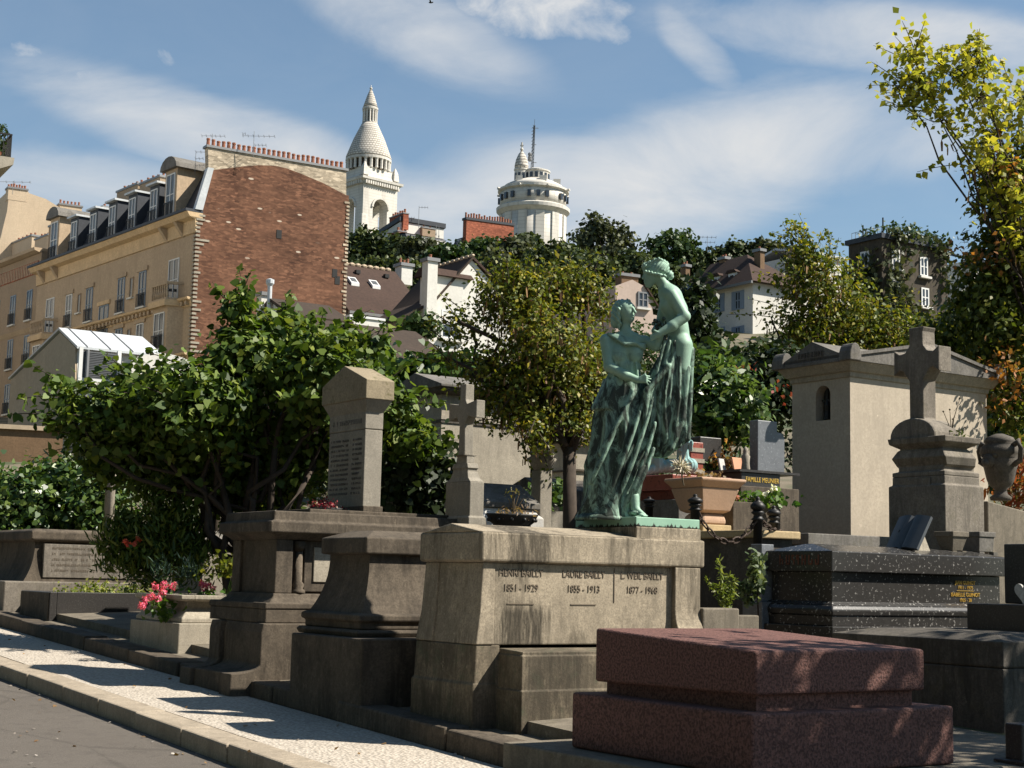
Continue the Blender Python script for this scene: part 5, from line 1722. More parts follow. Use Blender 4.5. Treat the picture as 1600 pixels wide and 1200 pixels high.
# big leafy tree on the left
base = G(372, 19.6)
rows = [(165, 655, 62, 44, -.3), (95, 655, 34, 12, -.4), (105, 612, 26, 9, -.2), (215, 612, 40, 36, .2), (290, 640, 85, 70, -.5), (300, 715, 115, 60, .4), (380, 580, 55, 80, 0), (372, 490, 15, 34, 0), (440, 545, 42, 48, .4),
        (500, 590, 70, 62, -.3), (530, 535, 30, 24, .3), (588, 545, 10, 16, .2), (585, 645, 56, 44, .5), (640, 690, 38, 28, .3), (460, 690, 90, 70, .6), (190, 705, 65, 36, .3), (400, 770, 70, 32, .6), (240, 700, 80, 50, .9)]


def tree_stems(o, cl, bl):
    mb = MB()
    for px, py in ((325, 790), (395, 740), (430, 700), (350, 700)):
        tp = at(px, py, 19.5 + rng.normal() * .2) - base
        branch_to(mb, (rng.normal() * .08, 0, -.1), tp, .062, .04, .06, 5, 7)
        branch_to(mb, tp, (tp.x * 1.5 + .2, tp.y, tp.z + 1.0), .04, .015, .1, 4, 6)
    mb.build('stem', BARK, o, smooth=True)


tree('leafy_tree', 'big bushy green tree with heart-shaped leaves behind the stele tomb', 'tree', base, pxblobs(19.6, rows, .9), L_LILAC, 2050, 12, .095, .082, HEART, .075, 60, lean=(.1, .1, .9), extra=tree_stems, shell=.35, shoots=(280, .5), sizevar=.5)

# laburnum with hanging pods in the middle
base = G(886, 18.4)
rows = [(735, 510, 30, 40, .3, 260), (712, 500, 20, 24, 0, 110), (800, 470, 58, 42, 0), (870, 450, 50, 36, .4), (920, 470, 34, 32, .5), (845, 545, 78, 66, -.2), (800, 610, 56, 54, 0), (880, 620, 60, 66, .2), (925, 600, 36, 80, .4), (838, 665, 30, 40, -.2), (905, 660, 32, 22, 0), (765, 570, 36, 46, .1, 800), (800, 430, 26, 16, 0), (700, 560, 16, 34, 0, 120), (735, 585, 18, 26, .2, 160)]


def pods(n, size, sp=.2):
    def f(o, cl, bl):
        k = rng.choice(len(cl), n)
        P = np.repeat(cl[k], 3, axis=0) + rng.normal(size=(n * 3, 3)) * np.array([sp * .5, sp * .5, sp * .35]) - np.array([0, 0, .05])
        leaf_mesh('seed_pods', P, L_POD, o, size, POD, hang=True)
    return f


def lab_extra(o, cl, bl):
    pods(520, .10, .15)(o, cl, bl)
    mb = MB()
    for s_ in (-1, 1): branch_to(mb, (0.0, 0, 2.25), (s_ * .35, 0, 3.1), .06, .035, .05, 5, 7)
    mb.build('limb', BARK, o, smooth=True)


tree('laburnum_tree', 'yellow-green laburnum with hanging brown seed pods between the slender cross and the statue', 'tree', base, pxblobs(18.4, rows, .9), L_LAB, 1750, 10, .085, .062, KITE, .09, 70, lean=(.0, 0, 2.35), extra=lab_extra, shell=.25, shoots=(150, .42))

# laburnum further right, before the vine-clad house
base = G(1335, 27)
rows = [(1275, 450, 60, 52, 0), (1320, 485, 52, 52, .4), (1262, 510, 30, 36, 0), (1385, 515, 52, 30, .5), (1290, 530, 70, 40, .2), (1205, 495, 18, 8, -.2, 120), (1445, 520, 40, 26, .6), (1260, 400, 24, 28, 0), (1380, 540, 80, 35, .3), (1215, 545, 20, 14, 0, 160)]


def lab2(o, cl, bl):
    pods(300, .12, .22)(o, cl, bl)
    mb = MB()
    a = at(1262, 405, 27) - base
    for px, py in ((1246, 352), (1228, 356), (1250, 362)):
        branch_to(mb, a, at(px, py, 27) - base, .02, .008, .05, 4, 5)
    mb.build('twig', BARK, o)
    P = np.array([tuple(at(rng.normal(px, 6), rng.normal(py, 5), 27 + rng.normal() * .1) - base) for px, py in ((1232, 356), (1250, 352), (1240, 360)) for _ in range(9)])
    leaf_mesh('twig_leaves', P, L_YEL, o, .1, KITE)


tree('laburnum_tree', 'brownish laburnum full of dry pods in front of the vine-covered house, above the cream chapel', 'tree', base, pxblobs(27, rows, .9), L_LAB, 1050, 9, .13, .09, KITE, .07, 50, extra=lab2, shell=.25, shoots=(130, .7))

# tall tree at the right edge: yellow crown tips, olive lower crown
base = G(1740, 20.5)
rows = [(1440, 130, 42, 42, 0), (1500, 110, 46, 34, .2), (1530, 150, 62, 55, 0), (1470, 190, 40, 32, 0), (1560, 210, 60, 60, .3), (1600, 160, 50, 60, .5), (1395, 128, 20, 9, 0), (1425, 85, 22, 14, .1), (1530, 96, 24, 14, 0), (1530, 240, 34, 40, 0), (1575, 290, 40, 46, .2), (1640, 260, 60, 90, .5), (1590, 360, 36, 40, .3)]


def yellow_extra(o, cl, bl):
    rr = [(1570, 330, 40, 56, 0), (1600, 270, 40, 60, .2), (1550, 280, 26, 34, .1), (1590, 380, 46, 46, .3), (1530, 470, 50, 60, .4), (1560, 500, 70, 90, 0), (1470, 530, 40, 34, .8), (1590, 420, 50, 70, 0), (1480, 560, 60, 60, 1.0), (1585, 610, 45, 70, .5), (1540, 400, 40, 30, .3)]
    bb = [((b[0][0] - base.x, b[0][1] - base.y, b[0][2] - base.z), b[1], b[2]) for b in pxblobs(20.8, rr, .8)]
    P, d, c2 = clump_points(bb, 1350, 10, .13, .25)
    leaf_mesh('lower_foliage', P, L_OLIVE, o, .095, KITE, out=d)
    P, d, c3 = clump_points([((b[0][0] - base.x, b[0][1] - base.y, b[0][2] - base.z), b[1], b[2]) for b in pxblobs(20.4, [(1520, 395, 50, 16, 0), (1570, 250, 20, 40, 0), (1560, 600, 40, 60, 0)], .8)], 60, 9, .1)
    leaf_mesh('rusty_leaves', P, L_ORANGE, o, .08, KITE)
    k = cl[(cl[:, 2] < np.percentile(cl[:, 2], 50))]
    k = k[rng.choice(len(k), 40)]
    P = np.repeat(k, 3, axis=0) + rng.normal(size=(120, 3)) * .1 - np.array([0, 0, .25])
    leaf_mesh('seed_pods', P, L_POD, o, .14, POD, hang=True)
    mb = MB()
    for b in bb: branch_to(mb, (-.3, 0, 2.4), b[0], .02, .006, .05, 8, 5)
    mb.build('limb', BARK, o, smooth=True)


tree('yellow_tree', 'tall tree at the right edge, bright yellow leaves on top, olive foliage below', 'tree', base, pxblobs(20.2, rows, .8), L_YEL, 330, 6, .085, .105, KITE * np.array([1.15, 1, 1]), .04, 420, lean=(-.5, 0, 3.0), extra=yellow_extra, shell=.2, up=.6, shoots=(120, .5), wob=.025)

# ivy hedge on the left
base = G(90, 27)
rows = [(40, 800, 85, 62, 0), (110, 775, 90, 45, .3), (150, 800, 55, 60, 0), (20, 870, 60, 60, -.3), (100, 850, 90, 60, .2), (-30, 800, 60, 70, 0), (85, 745, 55, 22, .2)]
tree('ivy_hedge', 'rounded mass of glossy ivy at the left edge behind the stone sarcophagus', 'hedge', base, pxblobs(26.5, rows, 1.0), L_IVY, 1700, 10, .11, .085, HEART, .06, 10, shell=.75)
# shrub with fine foliage
base = G(245, 19.6)
base.z -= .1
rows = [(215, 850, 60, 48, 0), (275, 845, 55, 50, .1), (260, 810, 38, 42, 0), (240, 880, 80, 38, -.2), (190, 840, 36, 34, 0), (300, 860, 28, 36, .1)]
o = tree('thuja_shrub', 'feathery dark green conifer shrub in the grave left of the pink geraniums', 'shrub', base, pxblobs(19.7, rows, .9), L_THUJA, 620, 9, .07, .13, LANCE * np.array([.8, 1, 1]), .03, 12, shell=.45, droop=-1.1, up=-.2)
q_ = at(205, 850, 19.2)
flower('coral_flowers', 'small coral-red blooms in front of the feathery conifer shrub', q_, local(q_, None, [(197, 846, 0), (201, 851, 0), (210, 850, 0), (216, 842, .1)]), .035, CORAL, scatter(12, .1, .05, -.1, 0), .05)
q_ = at(268, 890, 18.9)
pl = thing('grey_leaf_plant', 'blue-grey spiky plants in the shade below the conifer shrub', 'plant', q_)
P = np.array([tuple(at(px + rng.normal() * 9, 892 + rng.normal() * 9, 18.9 + rng.normal() * .12) - q_) for px in (252, 296) for _ in range(90)])
leaf_mesh('foliage', P, leaf_mat('grey_leaf', [(.06, .10, .075), (.04, .075, .055)]), pl, .11, LANCE * np.array([.5, 1, 1]), droop=-1.2)

# shrubs and bushes around the chapel
base = G(1125, 22)
tree('oleander_bush', 'broad-leaved light green bush behind the dark headstones, right of the statue', 'bush', base, pxblobs(22, [(1125, 640, 50, 52, 0), (1095, 620, 30, 60, .3), (1160, 640, 26, 48, .2), (1120, 590, 40, 30, .2)], .9), L_GREEN, 420, 8, .12, .15, LANCE * np.array([1.6, 1, 1]), .04, 14, shell=.4)
base = G(1205, 25)
tree('trumpet_vine', 'dark bush dotted with red trumpet flowers, left of the cream chapel', 'bush', base, pxblobs(25, [(1190, 620, 50, 55, 0), (1225, 600, 30, 50, .2), (1150, 580, 50, 26, .3), (1215, 570, 35, 25, 0)], .9), L_DARK, 500, 8, .16, .13, KITE, .04, 10, shell=.4,
     extra=lambda o, cl, bl: leaf_mesh('red_flowers', np.concatenate([np.array(at(px, py, 24.0)) - np.array(base) + rng.normal(size=(n, 3)) * np.array([.10, .1, .05]) for px, py, n in ((1145, 572, 16), (1163, 575, 9), (1115, 574, 6), (1237, 612, 7), (1212, 603, 5), (1232, 622, 4))]), L_RED, o, .085, KITE))
base = G(1150, 33)
tree('hedge', 'bright green hedge under the white shuttered house', 'hedge', base, pxblobs(33, [(1110, 575, 50, 26, 0), (1180, 575, 60, 22, 0), (1150, 600, 80, 30, 0), (1090, 600, 30, 40, 0)], 1.0), L_HILL2, 520, 8, .2, .17, KITE, 0, 0, shell=.7)
base = G(1092, 55)
tree('cypress', 'dark column of ivy and cypress beside the white shuttered house', 'tree', base, pxblobs(55, [(1088, 490, 12, 44, 0), (1094, 535, 16, 40, 0), (1070, 520, 24, 50, .5)], 1.0), L_DARK, 420, 8, .3, .32, KITE, .1, 0, shell=.6)
base = G(1500, 30)
tree('dark_tree', 'dark dense evergreen behind the cream chapel and the stone cross', 'tree', base, pxblobs(30, [(1480, 580, 70, 70, 0), (1560, 560, 80, 100, 0), (1400, 560, 60, 40, .5), (1600, 650, 60, 80, 0), (1560, 680, 60, 60, 0), (1300, 570, 60, 34, .5)], 1.0), L_DARK, 900, 9, .25, .2, KITE, .15, 10, shell=.5)
base = G(1580, 23.5)
tree('glossy_shrub', 'glossy green shrub with orange autumn leaves right of the cream chapel', 'shrub', base, pxblobs(23.5, [(1575, 650, 26, 60, 0), (1595, 590, 26, 60, 0), (1570, 700, 22, 40, 0)], .9), L_IVY, 220, 8, .12, .10, HEART, .04, 8, shell=.3,
     extra=lambda o, cl, bl: leaf_mesh('autumn_leaves', np.concatenate([np.array(at(1592, 600, 22.8)) - np.array(base) + rng.normal(size=(90, 3)) * np.array([.15, .15, .4])]), L_ORANGE, o, .11, KITE))
base = G(1575, 29)
tree('flowering_shrub', 'shrub with coral-red flower heads at the right edge above the chapel roof', 'shrub', base, pxblobs(28.6, [(1590, 445, 26, 20, 0), (1560, 455, 26, 16, 0)], 1), L_OLIVE, 80, 7, .14, .13, KITE, .04, 4, extra=lambda o, cl, bl: leaf_mesh('red_flowers', np.concatenate([np.array(at(px, 444, 27.6)) - np.array(base) + rng.normal(size=(26, 3)) * np.array([.12, .12, .06]) for px in (1560, 1580, 1596)]), L_RED, o, .13, KITE))
# small plants among the middle graves
base = G(672, 20.3)
tree('leafy_shrub', 'dark leafy shrub in the shade between the stele tomb and the slender cross', 'shrub', base, pxblobs(20.3, [(665, 740, 36, 60, 0), (640, 760, 50, 60, 0), (680, 790, 30, 40, 0)], .9), L_DARK, 260, 8, .12, .1, HEART, .03, 8, shell=.3)
base = G(845, 20)
tree('low_shrub', 'low green shrub with white flowers beside the pale column', 'shrub', base, pxblobs(20, [(840, 775, 22, 14, 0), (870, 770, 18, 18, 0)], 1), L_IVY, 70, 7, .06, .07, HEART, 0, 0)

# vine on the wall of the long low house, and the ivy behind the mausoleum
base = G(640, 39)
tree('climbing_ivy', 'green ivy climbing the wall under the long low brown roof', 'ivy', base, pxblobs(39, [(600, 590, 40, 40, 0), (660, 600, 60, 36, 0), (720, 590, 40, 34, 0), (560, 610, 40, 40, 0), (640, 650, 90, 50, 0)], .5), L_IVY, 800, 8, .22, .2, HEART, 0, 0, shell=.5)
base = G(663, 58)
tree('small_bush', 'small round green bush before the white gable house', 'bush', base, pxblobs(58, [(660, 510, 18, 8, 0), (648, 508, 10, 6, 0)], 1), L_HILL2, 90, 7, .2, .26, KITE, .03, 0)

# trees on the hill below the white towers, each with its own crown
HILL = [
    (575, 395, 38, 42, 190, 1, 'dark tree between the brick building and the bell tower'),
    (625, 398, 26, 26, 185, 1, 'small dark tree under the grey-white house on the hill'),
    (655, 395, 34, 24, 175, 1, 'dark tree below the chimneys of the hill houses'),
    (700, 405, 40, 22, 165, 2, 'lighter tree behind the peak of the white gable house'),
    (755, 395, 40, 20, 170, 2, 'broad tree below the red brick wall on the hill'),
    (800, 400, 44, 28, 150, 1, 'dark tree in front of the red brick wall and the water tower'),
    (822, 385, 20, 16, 190, 1, 'small tree at the foot of the water tower'),
    (868, 408, 50, 30, 140, 1, 'large dark tree right below the water tower'),
    (940, 382, 52, 44, 150, 1, 'tallest dark tree on the hill, right of the water tower'),
    (900, 430, 70, 36, 120, 1, 'wide dark tree behind the laburnum top'),
    (990, 424, 40, 30, 125, 1, 'dark tree just left of the bending bronze head'),
    (1050, 398, 50, 38, 150, 2, 'round green tree just right of the bending bronze head'),
    (1110, 418, 34, 24, 150, 1, 'green tree behind the chimneys of the shuttered house'),
    (1150, 402, 40, 22, 150, 1, 'tree with layered branches above the shuttered house roof'),
    (1195, 396, 32, 20, 150, 1, 'tree on the skyline right of the shuttered house chimney'),
    (1225, 420, 40, 40, 150, 2, 'green tree behind the right side of the shuttered house'),
    (1020, 440, 50, 30, 128, 1, 'dark tree behind the small pink gable'),
    (775, 430, 50, 28, 118, 1, 'dark tree right of the white gable peak'),
    (600, 420, 60, 16, 150, 1, 'low dark tree above the brown tiled roof'),
    (1292, 425, 30, 16, 150, 1, 'dark tree beside the vine-covered house'),
    (170, 760, 80, 60, 34, 1, 'dark shrub behind the ivy hedge and the leafy tree'),
    (300, 740, 90, 60, 36, 1, 'dark bush in the shadow behind the leafy tree'),
    (450, 740, 90, 70, 34, 1, 'dark bush behind the tall gabled stele'),
    (600, 720, 60, 70, 33, 1, 'dark bush behind the right side of the gabled stele'),
    (850, 720, 70, 60, 32, 1, 'dark bush behind the laburnum trunk'),
    (1000, 660, 60, 80, 32, 1, 'dark bush behind the bronze statue'),
    (1300, 600, 90, 60, 36, 1, 'dark bush behind the left of the cream chapel'),
    (980, 560, 70, 60, 48, 2, 'mid green bush behind the statue and the laburnum'),
]
for k, (px, py, rx, ry, D, kind, lab) in enumerate(HILL):
    base = G(px, D)
    m = (L_HILL, L_HILL, L_HILL3)[k % 3] if kind == 1 else L_HILL2
    rows = [(px, py, rx * .8, ry * .85, 0)]
    nb = 7 if D > 60 else 5
    for j in range(nb):
        a = 2 * math.pi * (j + rng.uniform(-.25, .25)) / nb
        rows.append((px + rx * .62 * math.cos(a), py - ry * .6 * math.sin(a), rx * rng.uniform(.28, .45), ry * rng.uniform(.32, .5), rng.uniform(-1, 1) * rx * D / FPX * .5))
    for f_ in (1.0, 1.7):
        rows.append((px + rng.uniform(-.2, .2) * rx, py + ry * f_, rx * .8, ry * .7, 0))
    sz = max(.14, 5.2 * D / FPX)
    tree('hill_tree' if D > 60 else 'garden_bush', lab, 'tree' if D > 60 else 'bush', base, pxblobs(D, rows, .9), m, 520 if D > 60 else 480, 9, sz * .8, sz, TUFT if D > 60 else KITE, max(.1, .02 * D / 10), 0, group='trees on the wooded hill' if D > 60 else 'dark bushes behind the graves', shell=.6)

# big trees outside the photo: one on the right that dapples the pink tomb, and an unseen row added across the road to block skylight
def big_tree(label, base, blobs, ncl, name='shade_tree', group=None, size=.16, per=9):
    return tree(name, label, 'tree', base, [((base[0] + b[0], base[1] + b[1], base[2] + b[2]), b[3], b[3][0] * b[3][2]) for b in blobs], L_OLIVE, ncl, per, .3, size, KITE, .22, 10, group=group, shell=.2)


big_tree('broad tree standing right of the pink granite tomb and shading it', Vector((8.6, 8.4, .1)),
         [(-1.6, .2, 5.0, (1.5, 1.5, 1.2)), (0, 0, 6.4, (2.0, 1.5, 1.3)), (.8, 2.6, 5.4, (1.8, 1.4, 1.3)), (2.2, 3.6, 6.2, (2.0, 1.2, 1.4)), (1.5, -.6, 5.6, (2.0, 1.4, 1.3)), (-2.4, .9, 4.4, (.9, .8, .6))], 1300, size=.17)
for k in range(9):
    u, v = -7.5 - (k % 2) * 1.5, -16 + 7.0 * k
    w = Vector((u * math.cos(TH) - v * math.sin(TH), u * math.sin(TH) + v * math.cos(TH), -.6 + .04 * v))
    big_tree('tall unseen tree added across the road to block skylight', w, [(0, 0, 5, (3.2, 3.2, 3.0)), (.5, 0, 9, (3.4, 3.4, 3.2)), (-.5, .5, 13.5, (3.4, 3.2, 3.0)), (0, 0, 17, (2.6, 2.6, 2.4)), (0, 0, 2.6, (2.6, 2.6, 1.6))], 420, 'sky_block_tree', 'unseen trees added to block skylight', .55, 8)

for x_, y_ in ((-8, -17), (1.5, -19), (11, -18)):  # unseen trees added behind the camera to hold back more skylight
    big_tree('tall unseen tree added across the road to block skylight', Vector((x_, y_, -.8)), [(0, 0, 5, (3.2, 3.2, 3.0)), (.5, 0, 9, (3.6, 3.4, 3.2)), (-.5, .5, 13, (3.4, 3.2, 3.0)), (0, 0, 2.6, (2.8, 2.6, 1.6))], 420, 'sky_block_tree', 'unseen trees added to block skylight', .55, 8)

# ------------------------------------------------------------------ materials of the town
def brick_mat(name, c1, c2, mortar, scale=4.2, blotch=.5, pale=.0):
    t = NT(name)
    c = t.node('TexCoord')
    s = t.node('SeparateXYZ', Vector=c.outputs['Object'])
    cb = t.node('CombineXYZ')
    t.t.links.new(t.math('ADD', s.outputs[0], s.outputs[1]), cb.inputs[0]); t.t.links.new(s.outputs[2], cb.inputs[1])
    b = t.node('TexBrick', Vector=cb.outputs[0], Scale=scale, Color1=c1, Color2=c2, Mortar=mortar)
    b.inputs['Mortar Size'].default_value = .014
    b.inputs['Brick Width'].default_value = 1.0
    b.inputs['Row Height'].default_value = .32
    v = c.outputs['Object']
    st = t.coords((.25, .25, .9))
    n1 = t.noise(v, .30, 6, .7); n2 = t.noise(v, 3.2, 6, .8); n3 = t.noise(st, 1.2, 5, .7)
    cells = t.node('TexVoronoi', Vector=t.node('Mapping', Vector=cb.outputs[0], Scale=(3.4, 10.5, 1)).outputs[0], Scale=1.0)
    rnd = t.node('SeparateColor', Color=cells.outputs['Color']).outputs[0]
    bc = t.ramp(rnd, [(.0, tuple(x * .38 for x in c1)), (.3, c1), (.62, c2), (.86, tuple(min(1, x * 1.5) for x in c2)), (1.0, tuple(min(1, x * 2.0) for x in c2))])
    bc = t.mix(.3, bc, b.outputs['Color'])
    col = t.mix(t.ramp(n2, [(.38, .0), (.66, .6)]), bc, tuple(x * .42 for x in c1))
    col = t.mix(t.math('MULTIPLY', t.ramp(n1, [(.38, 0.0), (.62, 1.0)]), blotch), col, tuple(min(1, x * 1.45) for x in c2))
    col = t.mix(t.math('MULTIPLY', t.ramp(n3, [(.50, 0.0), (.68, 1.0)]), .5), col, tuple(x * .4 for x in c1))
    if pale:
        vo = t.node('TexVoronoi', Vector=t.node('Mapping', Vector=cb.outputs[0], Scale=(1.6, 4.5, 1)).outputs[0], Scale=1.0)
        sp = t.ramp(t.node('SeparateColor', Color=vo.outputs['Color']).outputs[0], [(.955, 0.0), (.965, 1.0)])
        col = t.mix(t.math('MULTIPLY', sp, t.math('MULTIPLY', t.ramp(vo.outputs['Distance'], [(.22, 1.0), (.3, 0.0)]), pale)), col, (.5, .42, .33))
    return t.base(col, .95)


def tile_mat(name, c, rows=7.0):
    t = NT(name)
    v = t.coords()
    n1 = t.noise(v, .7, 5, .7); n2 = t.noise(v, 9, 4, .8)
    w = t.node('TexWave', Vector=v, Scale=rows, bands_direction='Z')
    w.inputs['Distortion'].default_value = .6
    col = t.mix(n1, tuple(x * .65 for x in c), tuple(x * 1.3 for x in c))
    col = t.mix(t.ramp(n2, [(.4, .55), (.62, 0.0)]), col, tuple(x * .4 for x in c))
    col = t.mix(t.math('MULTIPLY', t.ramp(w.outputs['Fac'], [(.0, 1.0), (.3, 0.0)]), .45), col, tuple(x * .35 for x in c))
    t.bump(w.outputs['Fac'], .4, .03)
    return t.base(col, .9)


M['brick'] = brick_mat('old_red_brick', (.09, .038, .022), (.15, .072, .042), (.10, .075, .052), 4.2, .45, .9)
M['palebrick'] = brick_mat('pale_brick', (.33, .27, .195), (.42, .35, .26), (.25, .2, .15), 4.2, .3)
M['redbrick'] = brick_mat('bright_red_brick', (.22, .065, .035), (.28, .09, .05), (.2, .13, .09), 3.0, .3)
M['brownwall'] = stone('brown_rubble_wall', (.20, .125, .07), .6, 22, .4, 0, .4)
M['facade'] = stone('facade_stone', (.43, .325, .22), .7, 8, .25, 0, .1, stain_scale=.25, mottling=.8)
M['facade2'] = stone('facade_plaster', (.33, .245, .165), .7, 8, .25, 0, .1, stain_scale=.25)
M['lit_stone'] = stone('lit_cornice_stone', (.58, .42, .25), .7, 8, .2, 0, .1, stain_scale=.3)  # brighter facade stone: light on the cornices is put into the colour
M['slate'] = stone('blue_slate', (.035, .040, .050), .6, 12, .2, 0, .2, rough=.55)
M['zinc'] = stone('zinc_sheet', (.50, .52, .53), .8, 8, .15, 0, .05, rough=.45, stain_scale=.4)
M['plaster'] = stone('white_plaster', (.60, .58, .53), .85, 10, .12, 0, .05, stain_scale=.3)
M['tanwall'] = stone('tan_plaster', (.47, .37, .26), .8, 10, .2, 0, .08, stain_scale=.25)
M['tile'] = tile_mat('brown_roof_tile', (.062, .036, .026), 5)
M['tile2'] = tile_mat('dark_roof_tile', (.058, .040, .028), 6)
M['pot'] = plain('clay_pot', (.30, .125, .075), .85, 0, .25, 6)
t = NT('white_travertine')
v = t.coords()
w = t.node('TexWave', Vector=v, Scale=.42, bands_direction='Z')
w.inputs['Distortion'].default_value = .25
c = t.mix(t.noise(v, .28, 6, .7), (.47, .44, .39), (.63, .60, .54))
c = t.mix(t.math('MULTIPLY', t.ramp(t.noise(t.coords((.5, .5, .06)), 1.3, 6, .7), [(.48, 0.0), (.66, 1.0)]), .6), c, (.30, .28, .245))
c = t.mix(t.math('MULTIPLY', t.ramp(w.outputs['Fac'], [(0.0, 1.0), (.16, 0.0)]), .4), c, (.33, .30, .26))
M['travertine'] = t.base(c, .9)
M['frame'] = plain('white_paint', (.62, .62, .60), .6, 0, .06)
M['shutter'] = plain('blue_grey_shutter', (.20, .25, .31), .7, 0, .1)
M['shutterd'] = plain('grey_shutter', (.10, .105, .11), .7, 0, .15)
M['metal'] = plain('grey_metal', (.20, .20, .20), .5, .5, .1)
t = NT('window_glass')
M['glass'] = t.base((.03, .035, .042), .08)
t.bsdf.inputs['Specular IOR Level'].default_value = .6
t = NT('curtained_glass')
M['glass2'] = t.base(t.mix(t.noise(t.coords(), 1.5), (.05, .055, .06), (.16, .16, .155)), .12)


def plane_hit(fr, px, py, axis='y', c=0.0):
    """local (x, y, z) where the sight line meets the local plane x=c or y=c"""
    p = at(px, py, 50) - EYE
    n = fr.ay if axis == 'y' else fr.ax
    t_ = ((fr.O - EYE).dot(n) + c) / p.dot(n)
    w = EYE + p * t_ - fr.O
    return w.dot(fr.ax), w.dot(fr.ay), w.z


def window(parent, face, a, z, w, h, d=0.0, mat=None, glass=None, muntin=True, rail=False, sill=True, shutters=None, depth=.05, bars=1):
    """a window on face 'r' (plane y=d, looking to -y, a along x) or 's' (plane x=d, looking to -x, a along y)"""
    P = lambda a0, a1, q0, q1, z0, z1: (a0, a1, d - q1, d - q0, z0, z1) if face == 'r' else (d - q1, d - q0, a0, a1, z0, z1)
    f = .07
    mb = MB()
    a0, a1 = a - w / 2, a + w / 2
    mb.box(*P(a0, a0 + f, -.02, depth, z, z + h)).box(*P(a1 - f, a1, -.02, depth, z, z + h)).box(*P(a0 + f, a1 - f, -.02, depth, z, z + f)).box(*P(a0 + f, a1 - f, -.02, depth, z + h - f, z + h))
    if muntin:
        mb.box(*P(a - .035, a + .035, -.02, depth * .9, z + f, z + h - f))
        for k in range(bars):
            zz = z + h * (k + 1) / (bars + 1)
            mb.box(*P(a0 + f, a - .036, -.02, depth * .8, zz - .025, zz + .025)).box(*P(a + .036, a1 - f, -.02, depth * .8, zz - .025, zz + .025))
    o = mb.build('window', mat or M['frame'], parent)
    MB().box(*P(a0 + f * .5, a1 - f * .5, -.05, depth * .3, z + f * .5, z + h - f * .5)).build('pane', glass or M['glass'], o)
    if sill: MB().box(*P(a0 - .1, a1 + .1, -.02, .16, z - .1, z - .002)).build('sill', M['plaster'], o)
    if shutters:
        for a_ in (a0 - w * .26, a1 + w * .26):
            MB().box(*P(a_ - w * .25, a_ + w * .25, -.01, .05, z, z + h)).build('shutter', shutters, o)
    if rail:
        mb = MB()
        mb.box(*P(a0 - .05, a1 + .05, .12, .16, z + .75, z + .8)).box(*P(a0 - .05, a1 + .05, .12, .16, z + .02, z + .06))
        n = max(4, int(w / .13))
        for k in range(n + 1):
            x = a0 - .03 + (w + .06) * k / n
            mb.box(*P(x - .014, x + .014, .125, .155, z + .06, z + .75))
        mb.build('railing', M['iron'], o)
    return o


def chimney(parent, x0, x1, y0, y1, z0, z1, pots, mat, along='x', name='chimney', potmat=None, pr=.09, ph=.34):
    c = MB().stack([(z0, x0, x1, y0, y1), (z1 - .14, x0, x1, y0, y1)]).build(name, mat, parent)
    MB().box(x0 - .07, x1 + .07, y0 - .07, y1 + .07, z1 - .139, z1).build('chimney_cap', M['metal'] if potmat is None else mat, c)
    first = None
    for k in range(pots):
        q_ = (k + .5) / pots
        px = x0 + (x1 - x0) * (q_ if along == 'x' else .5)
        py = y0 + (y1 - y0) * (q_ if along == 'y' else .5)
        if first is None:
            first = MB().lathe([(pr, 0), (pr * .85, ph * .75), (pr, ph * .8), (pr * .95, ph), (pr * .6, ph), (pr * .6, ph * .8)], 8).build('chimney_pot', potmat or M['pot'], c, smooth=False)
            o = first
        else:
            o = first.copy(); COL.objects.link(o); o.parent = c
        o.location = (px, py, z1)
        o.scale = (1, 1, random.uniform(.75, 1.15))
    return c


def antenna(label, px, py0, py1, D, arms, group='television aerials on the roofs'):
    p = at(px, py1, D)
    o = thing('antenna', label, 'antenna', p, 0, group)
    h = at(px, py0, D).z - p.z
    w = max(.012, .8 * D / FPX * .5)
    mb = MB().tube([(0, 0, -.4), (0, 0, h)], w, 5)
    mb.build('mast', M['metal'], o)
    mb = MB()
    for (f, x0, x1, n) in arms:
        z = h * f
        s_ = D / FPX
        mb.tube([(x0 * s_, 0, z), (x1 * s_, 0, z)], w * .8, 4)
        for k in range(n):
            x = (x0 + (x1 - x0) * k / max(1, n - 1)) * s_
            mb.tube([(x, -.3, z), (x, .3, z)], w * .5, 4)
            mb.tube([(x, 0, z - 2.5 * s_), (x, 0, z + 2.5 * s_)], w * .5, 4)
    mb.build('aerial', M['metal'], o)
    return o


# ------------------------------------------------------------------ brick-gabled apartment building
D0 = 85.0
O = at(299, 540, D0); O.z = ground_z(O.x, O.y) - 1
fw_ = Fr(O, math.radians(32))        # party wall along local x
ff_ = Fr(O, math.radians(39))        # street front along local y
b1 = thing('apartment_building', 'long tan stone apartment building with slate mansard roof and a bare red brick end wall', 'building', O, 0)
zE = ff_.z(329)
def wallpt(px, py): x, y, z = plane_hit(fw_, px, py, 'y'); return (x, z)
XR = fw_.r(543, 0, zE)
arch = [wallpt(*p_) for p_ in ((326, 267), (345, 264), (380, 260), (405, 258), (430, 259), (448, 263), (467, 270), (486, 278), (505, 286), (522, 295), (541, 305))]
top0, top1 = wallpt(325, 230), wallpt(541, 267)
zT = (top0[1] + top1[1]) / 2
RW = Matrix.Rotation(math.radians(32), 4, 'Z'); RF = Matrix.Rotation(math.radians(39), 4, 'Z')
o = MB().prism([(0, 0), (XR, 0), (XR, arch[-1][1]), arch[-1]] + arch[::-1][1:] + [(0.03, zE + .2), (0, zE)], 'y', 0, .5).build('brick_wall', M['brick'], b1)
o.rotation_euler = (0, 0, math.radians(32))
pw = o
MB().prism(arch + [(top1[0], zT + (top1[1] - zT)), top0], 'y', .0, .5).build('pale_brick_gable', M['palebrick'], pw)
